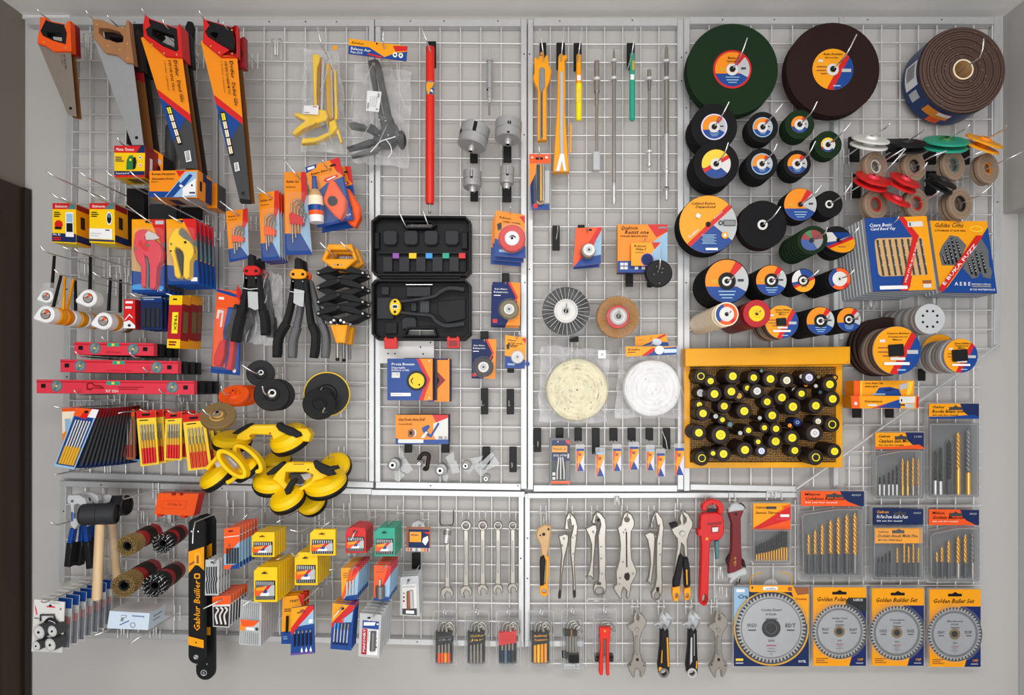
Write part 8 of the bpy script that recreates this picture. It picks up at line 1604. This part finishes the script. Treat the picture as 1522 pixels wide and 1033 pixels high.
dr = [(x,ya,858,836,1.5 if i < 5 else 1.8,'black' if i < 4 else GS,'dgrey') for i,(x,ya) in enumerate(zip([1305.5,1311,1316.5,1322.5,1333.5,1344,1350.5,1357.5,1365],[830,828,824,820,815,806,813,809,815]))]
def ex(T):
    c = T.part('inner_card',label='yellow inner card'); c.quad = q4(1300.5,785,1371,807.5); c.poly(c.quad,'amber',.066,.001); c.ru(.36,.14,.62,.34,'dgrey'); c.du([(.44,.14),(.5,.04),(.56,.14)],'dgrey'); c.tu('Cusbrem',.06,.3,.14,.22,'ink',.2); c.tu('Dudukt Amult Multi Fine',.06,.6,.2,.84,'ink',.2); c.tu('MC DIA TARES RILLS',.07,.84,.12,.5,'ink')
drillpack('drill bit pack with navy header and yellow inner card',1295,752,1375,864,[(1298,755),(1372,757),(1372,780),(1298,780)],hd1('navy','navy','Cusbrem','Fit Pan Duna Graill a Punt','4.00319',None),dr,[(1299,783),(1372,783),(1372,860),(1299,860)],extra=ex)
dr = [(1392.5,822,860,835,2,GS,'dkiron'),(1400,815,860,835,2.4,GS,'dkiron'),(1410,806,860,836,2.8,GS,'dkiron'),(1424,800,860,837,3.2,GS,'nickel'),(1434.5,797,860,836,2.7,GS,'dkiron'),(1445.5,794,860,836,2.7,'dsteel','nickel')]
drillpack('drill bit pack of six gold-tipped bits with orange header, lower right',1377.5,752,1458,867,[(1381,757),(1455,758),(1455,780.5),(1381,780.5)],hd1('tool','navy','Milalom','Goldein Mamcuil','24x20',None),dr,[(1383,797),(1387,793),(1425,785),(1455,785),(1455,862),(1384,862)])
dr = [(x,ya,833,ya + (833 - ya) * .55,1.5,'black',GS) for x,ya in zip(xs(1124.5,1169,13),[812,810,808,807,805,803,801,799,796,793,790,789,789])]
def hdg(c): c.du([(1,0),(1,1),(0,1)],'tool'); c.du([(.88,.2),(1,.1),(1,.62),(.1,1),(0,.95)],'red'); c.ru(.34,.12,.62,.22,'dgrey'); c.tu('Cusbrem',.05,.2,.1,.27,'ink',.2); c.tu('Sauncus Tilurese',.06,.4,.09,.62,'ink',.2); c.tu('HF',.78,.18,.1,.12,'red'); c.ru(.72,.42,.96,.52,'white'); c.ru(.6,.56,.98,.62,'pink')
drillpack('small drill bit pack of thin gold bits with orange and red header',1116.5,746,1176.5,839,[(1119.5,748),(1175,748),(1175,787),(1119.5,787)],('amber',hdg),dr,[(1120,788),(1175,788),(1175,835),(1120,835)])
# circular saw blade packs ------------------------------------------------------
def sawblade(label,x0,y0,x1,y1,cx,cy,r,inner,hub,hubm,teeth,title,a,b,base,fn,d=.05):
    T = Thing('saw_blade_pack',label,'saw blade pack',d,'circular saw blade packs'); e = T.part('blister',label='clear blister rim'); e.poly(rr(x0,y0,x1,y1,3),'blisteredge',.044,.008,holes=[rr(x0 + 2,y0 + 2,x1 - 2,y1 - 2,2)],bev=.3)
    c = T.part('backing_card',label='printed backing card'); c.quad = q4(x0 + 2,y0 + 2,x1 - 2,y1 - 2); c.poly(rr(x0 + 2,y0 + 2,x1 - 2,y1 - 2,2),base,.045,.003); fn(c)
    c.dec(circ(cx,cy,r + .6,44),'char')
    e.cyl(cx,cy,r + 3.6,'blister',.066,.02,hole=r + 2.4,seg=48); e.poly(circ(cx,cy,r + 3.6,48),'amber' if 0 else 'blister',.0665,.0005)
    s = T.part('saw_blade',label='toothed steel saw blade'); pts = []
    for i in range(teeth):
        a0 = 2 * math.pi * i / teeth; st = 2 * math.pi / teeth
        for f,q in ((0,r),(.34,r),(.44,r * .91),(.7,r * .9),(.9,r * .95)): pts.append((cx + q * math.cos(a0 + f * st),cy + q * math.sin(a0 + f * st)))
    s.poly(pts,'castiron',.057,.002,holes=[circ(cx,cy,hub * .5,20)]); s.dec(circ(cx,cy,r * .88,48),'dsteel',[circ(cx,cy,inner,44)])
    m = T.part('blade_face',label='brushed bright blade face'); m.cyl(cx,cy,inner,'bladesteel',.0582,.001,hole=hub * .6,seg=48)
    m.dec(circ(cx,cy,hub,28),hubm,[circ(cx,cy,hub * .62,20)]); k = inner / 40
    m.text(title,cx,cy - inner * .58,3.6 * k,'ink',0,inner * .72,True,.25,True); m.text('BUILDER',cx,cy - inner * .44,2.6 * k,'ink',0,inner * .36,True,.1,True); m.text(a,cx - inner * .66,cy - inner * .03,5.2 * k,'ink',0,inner * .34,True,0,True); m.text(b,cx + inner * .66,cy - inner * .03,5.2 * k,'ink',0,inner * .34,True,0,True)
    for u in (-.66,.66): m.dec(rect(cx + inner * u - inner * .13,cy + inner * .05,cx + inner * u + inner * .13,cy + inner * .09),'dgrey')
    m.text('230',cx,cy + inner * .46,3.2 * k,'dgrey',0,inner * .2,True,0,True)
    for i,(v,w) in enumerate(((.58,.34),(.68,.24),(.78,.3))): m.dec(rect(cx - inner * w / 2,cy + inner * v,cx + inner * w / 2,cy + inner * (v + .025)),'crimson' if i == 0 else 'grey')
    m.dec(circ(cx,cy + inner * .88,1.3 * k,12),'grey',[circ(cx,cy + inner * .88,.8 * k,10)]); m.dec(rect(cx - inner * .2,cy - inner * .33,cx + inner * .2,cy - inner * .3),'dgrey')
    h = T.part('bore',label='dark centre bore'); h.cyl(cx,cy,hub * .6,'ink',.0575,.002,seg=20)
    return T
def fA(c):
    c.du([(0,0),(.2,0),(.2,.3),(0,.5)],'sky'); c.du([(.75,0),(1,0),(1,.5),(.85,.3)],'amber'); c.du([(.8,0),(1,0),(1,.08),(.85,.1)],'rust'); c.ru(0,.72,1,1,'navy'); c.ru(.03,.02,.14,.06,'white'); c.tu('Dulux',.82,.16,.03,.15,'dred',.3); c.tu('Cra',.04,.14,.05,.14,'navy',.3); c.ru(.02,.9,.12,.93,'pack'); c.ru(.02,.95,.12,.965,'lgrey'); c.tu('HOTEL',.86,.95,.03,.1,'white'); c.dec(circ(1146,933,56,50),'gold',[circ(1146,933,53.5,50)])
T = sawblade('largest circular saw blade pack with black hub and yellow top strip',1089,871,1204,992,1146.2,933.5,51.5,43.5,14,'black',56,'Condun Kauart','VIGO','EDT','navy',fA)
q = T.part('top_strip',label='yellow hanging strip'); q.quad = q4(1114,870,1179,880); q.poly(rr(1114,870,1179,880,2),'amber',.075,.002); q.dec(rr(1134,872,1156,877,1.5),'white'); q.text('centiflex',1145,876,2.6,'navy',0,16,True,.2,True); q.dec(circ(1118,873.5,1.4,10),'ink'); q.dec(rr(1171,872.5,1177,878,1),'rust')
T.part('hang_wire',label='yellow bent hanger').tube([P(*z,.06) for z in spline([(1116,872),(1115,862),(1120,855),(1133,851)],4)],.0016,'gold',6); T.parts[-1].tube([P(*z,.06) for z in spline([(1176,870),(1177,860),(1172,853),(1160,851)],4)],.0016,'gold',6); T.part('hang_tab',label='clear hang tab').poly([(1134,870),(1139,863),(1146,860.5),(1153,862),(1158,870)],'blisteredge',.06,.002)
def fB(title,dark):
    def f(c):
        c.ru(0,.22,1,1,'gold') if dark else None; c.du([(.6,.22),(1,.22),(1,1),(.68,1),(.76,.8)],'deepblue'); c.ru(0,0,1,.22,'amber'); c.du([(0,.22),(.6,.22),(.76,.8),(.68,1),(0,1)],'amber')
        c.ru(.36,.055,.63,.09,'ink'); c.du([(.44,.055),(.5,.03),(.56,.055)],'ink'); c.tu(title,.06,.175,.055,.8 if not dark else .6,'ink',.3); c.lines(.05,.9,.24,3,'rust',.025,.01); c.tu('1XF',.84,.93,.03,.1,'amber'); c.ru(.8,.955,.94,.965,'lgrey')
        if dark: c.du([(.62,.16),(.68,.13),(1,.13),(1,.3),(.6,.3)],'char'); c.tu('5-RFD35',.75,.17,.03,.18,'white')
    return f
sawblade('saw blade pack with dark upper right corner, left of the three equal packs',1206.5,871,1289,991.5,1247.5,938.5,39.5,31.5,8.2,'bronze',48,'Golden Touch','TDXT','DLAT','amber',fB('Golden Poland',True))
sawblade('yellow saw blade pack, middle of the three equal packs',1294,872.5,1375,991.5,1333,940.5,39.5,31,8.2,'bronze',48,'Conedams','DVDZ','DSZ','amber',fB('Golden Builder Set',False))
sawblade('yellow saw blade pack at the right end of the row',1379.5,874,1459.5,993,1419,942.5,39.5,31,8.2,'bronze',48,'Banckrand','SSIC','DSP','amber',fB('Golden Builer Set',False))
for T in THINGS: T.build()
# ---- light and camera --------------------------------------------------------
w = bpy.data.worlds.new('World'); sc.world = w; w.use_nodes = True
bg = w.node_tree.nodes['Background']; bg.inputs[0].default_value = (.93,.96,1,1); bg.inputs[1].default_value = .9
def lamp(name,loc,size,power,rot,col=(1,.985,.96),spread=None):
    l = bpy.data.lights.new(name,'AREA'); l.shape = 'RECTANGLE'; l.size,l.size_y = size; l.energy = power * 1.75; l.color = col
    if spread: l.spread = math.radians(spread)
    o = bpy.data.objects.new(name,l); COL.objects.link(o); o.location = loc; o.rotation_euler = [math.radians(a) for a in rot]
lamp('ceiling_light_panel',(.1,-2.1,ZT - .03),(2.4,.5),30,(30,0,0))
lamp('front_fill_light',(-.1,-3.9,.95),(3.2,1.7),82,(88,0,0),(.96,.98,1))  # added soft fill from low behind the camera; no window is known there
cam = bpy.data.cameras.new('Camera'); co = bpy.data.objects.new('Camera',cam); COL.objects.link(co)
co.location = (0,-D,ZC); co.rotation_euler = (math.pi / 2,0,0)
cam.sensor_width = 36; cam.lens = 36 * D / (1522 * S); cam.shift_x = (761 - CX) / 1522; cam.shift_y = (CY - 516.5) / 1522
cam.clip_start = .05
sc.camera = co
sc.view_settings.view_transform = 'Standard'; sc.view_settings.look = 'None'; sc.view_settings.gamma = 1; sc.view_settings.exposure = -0.63
sc.cycles.transparent_max_bounces = 24
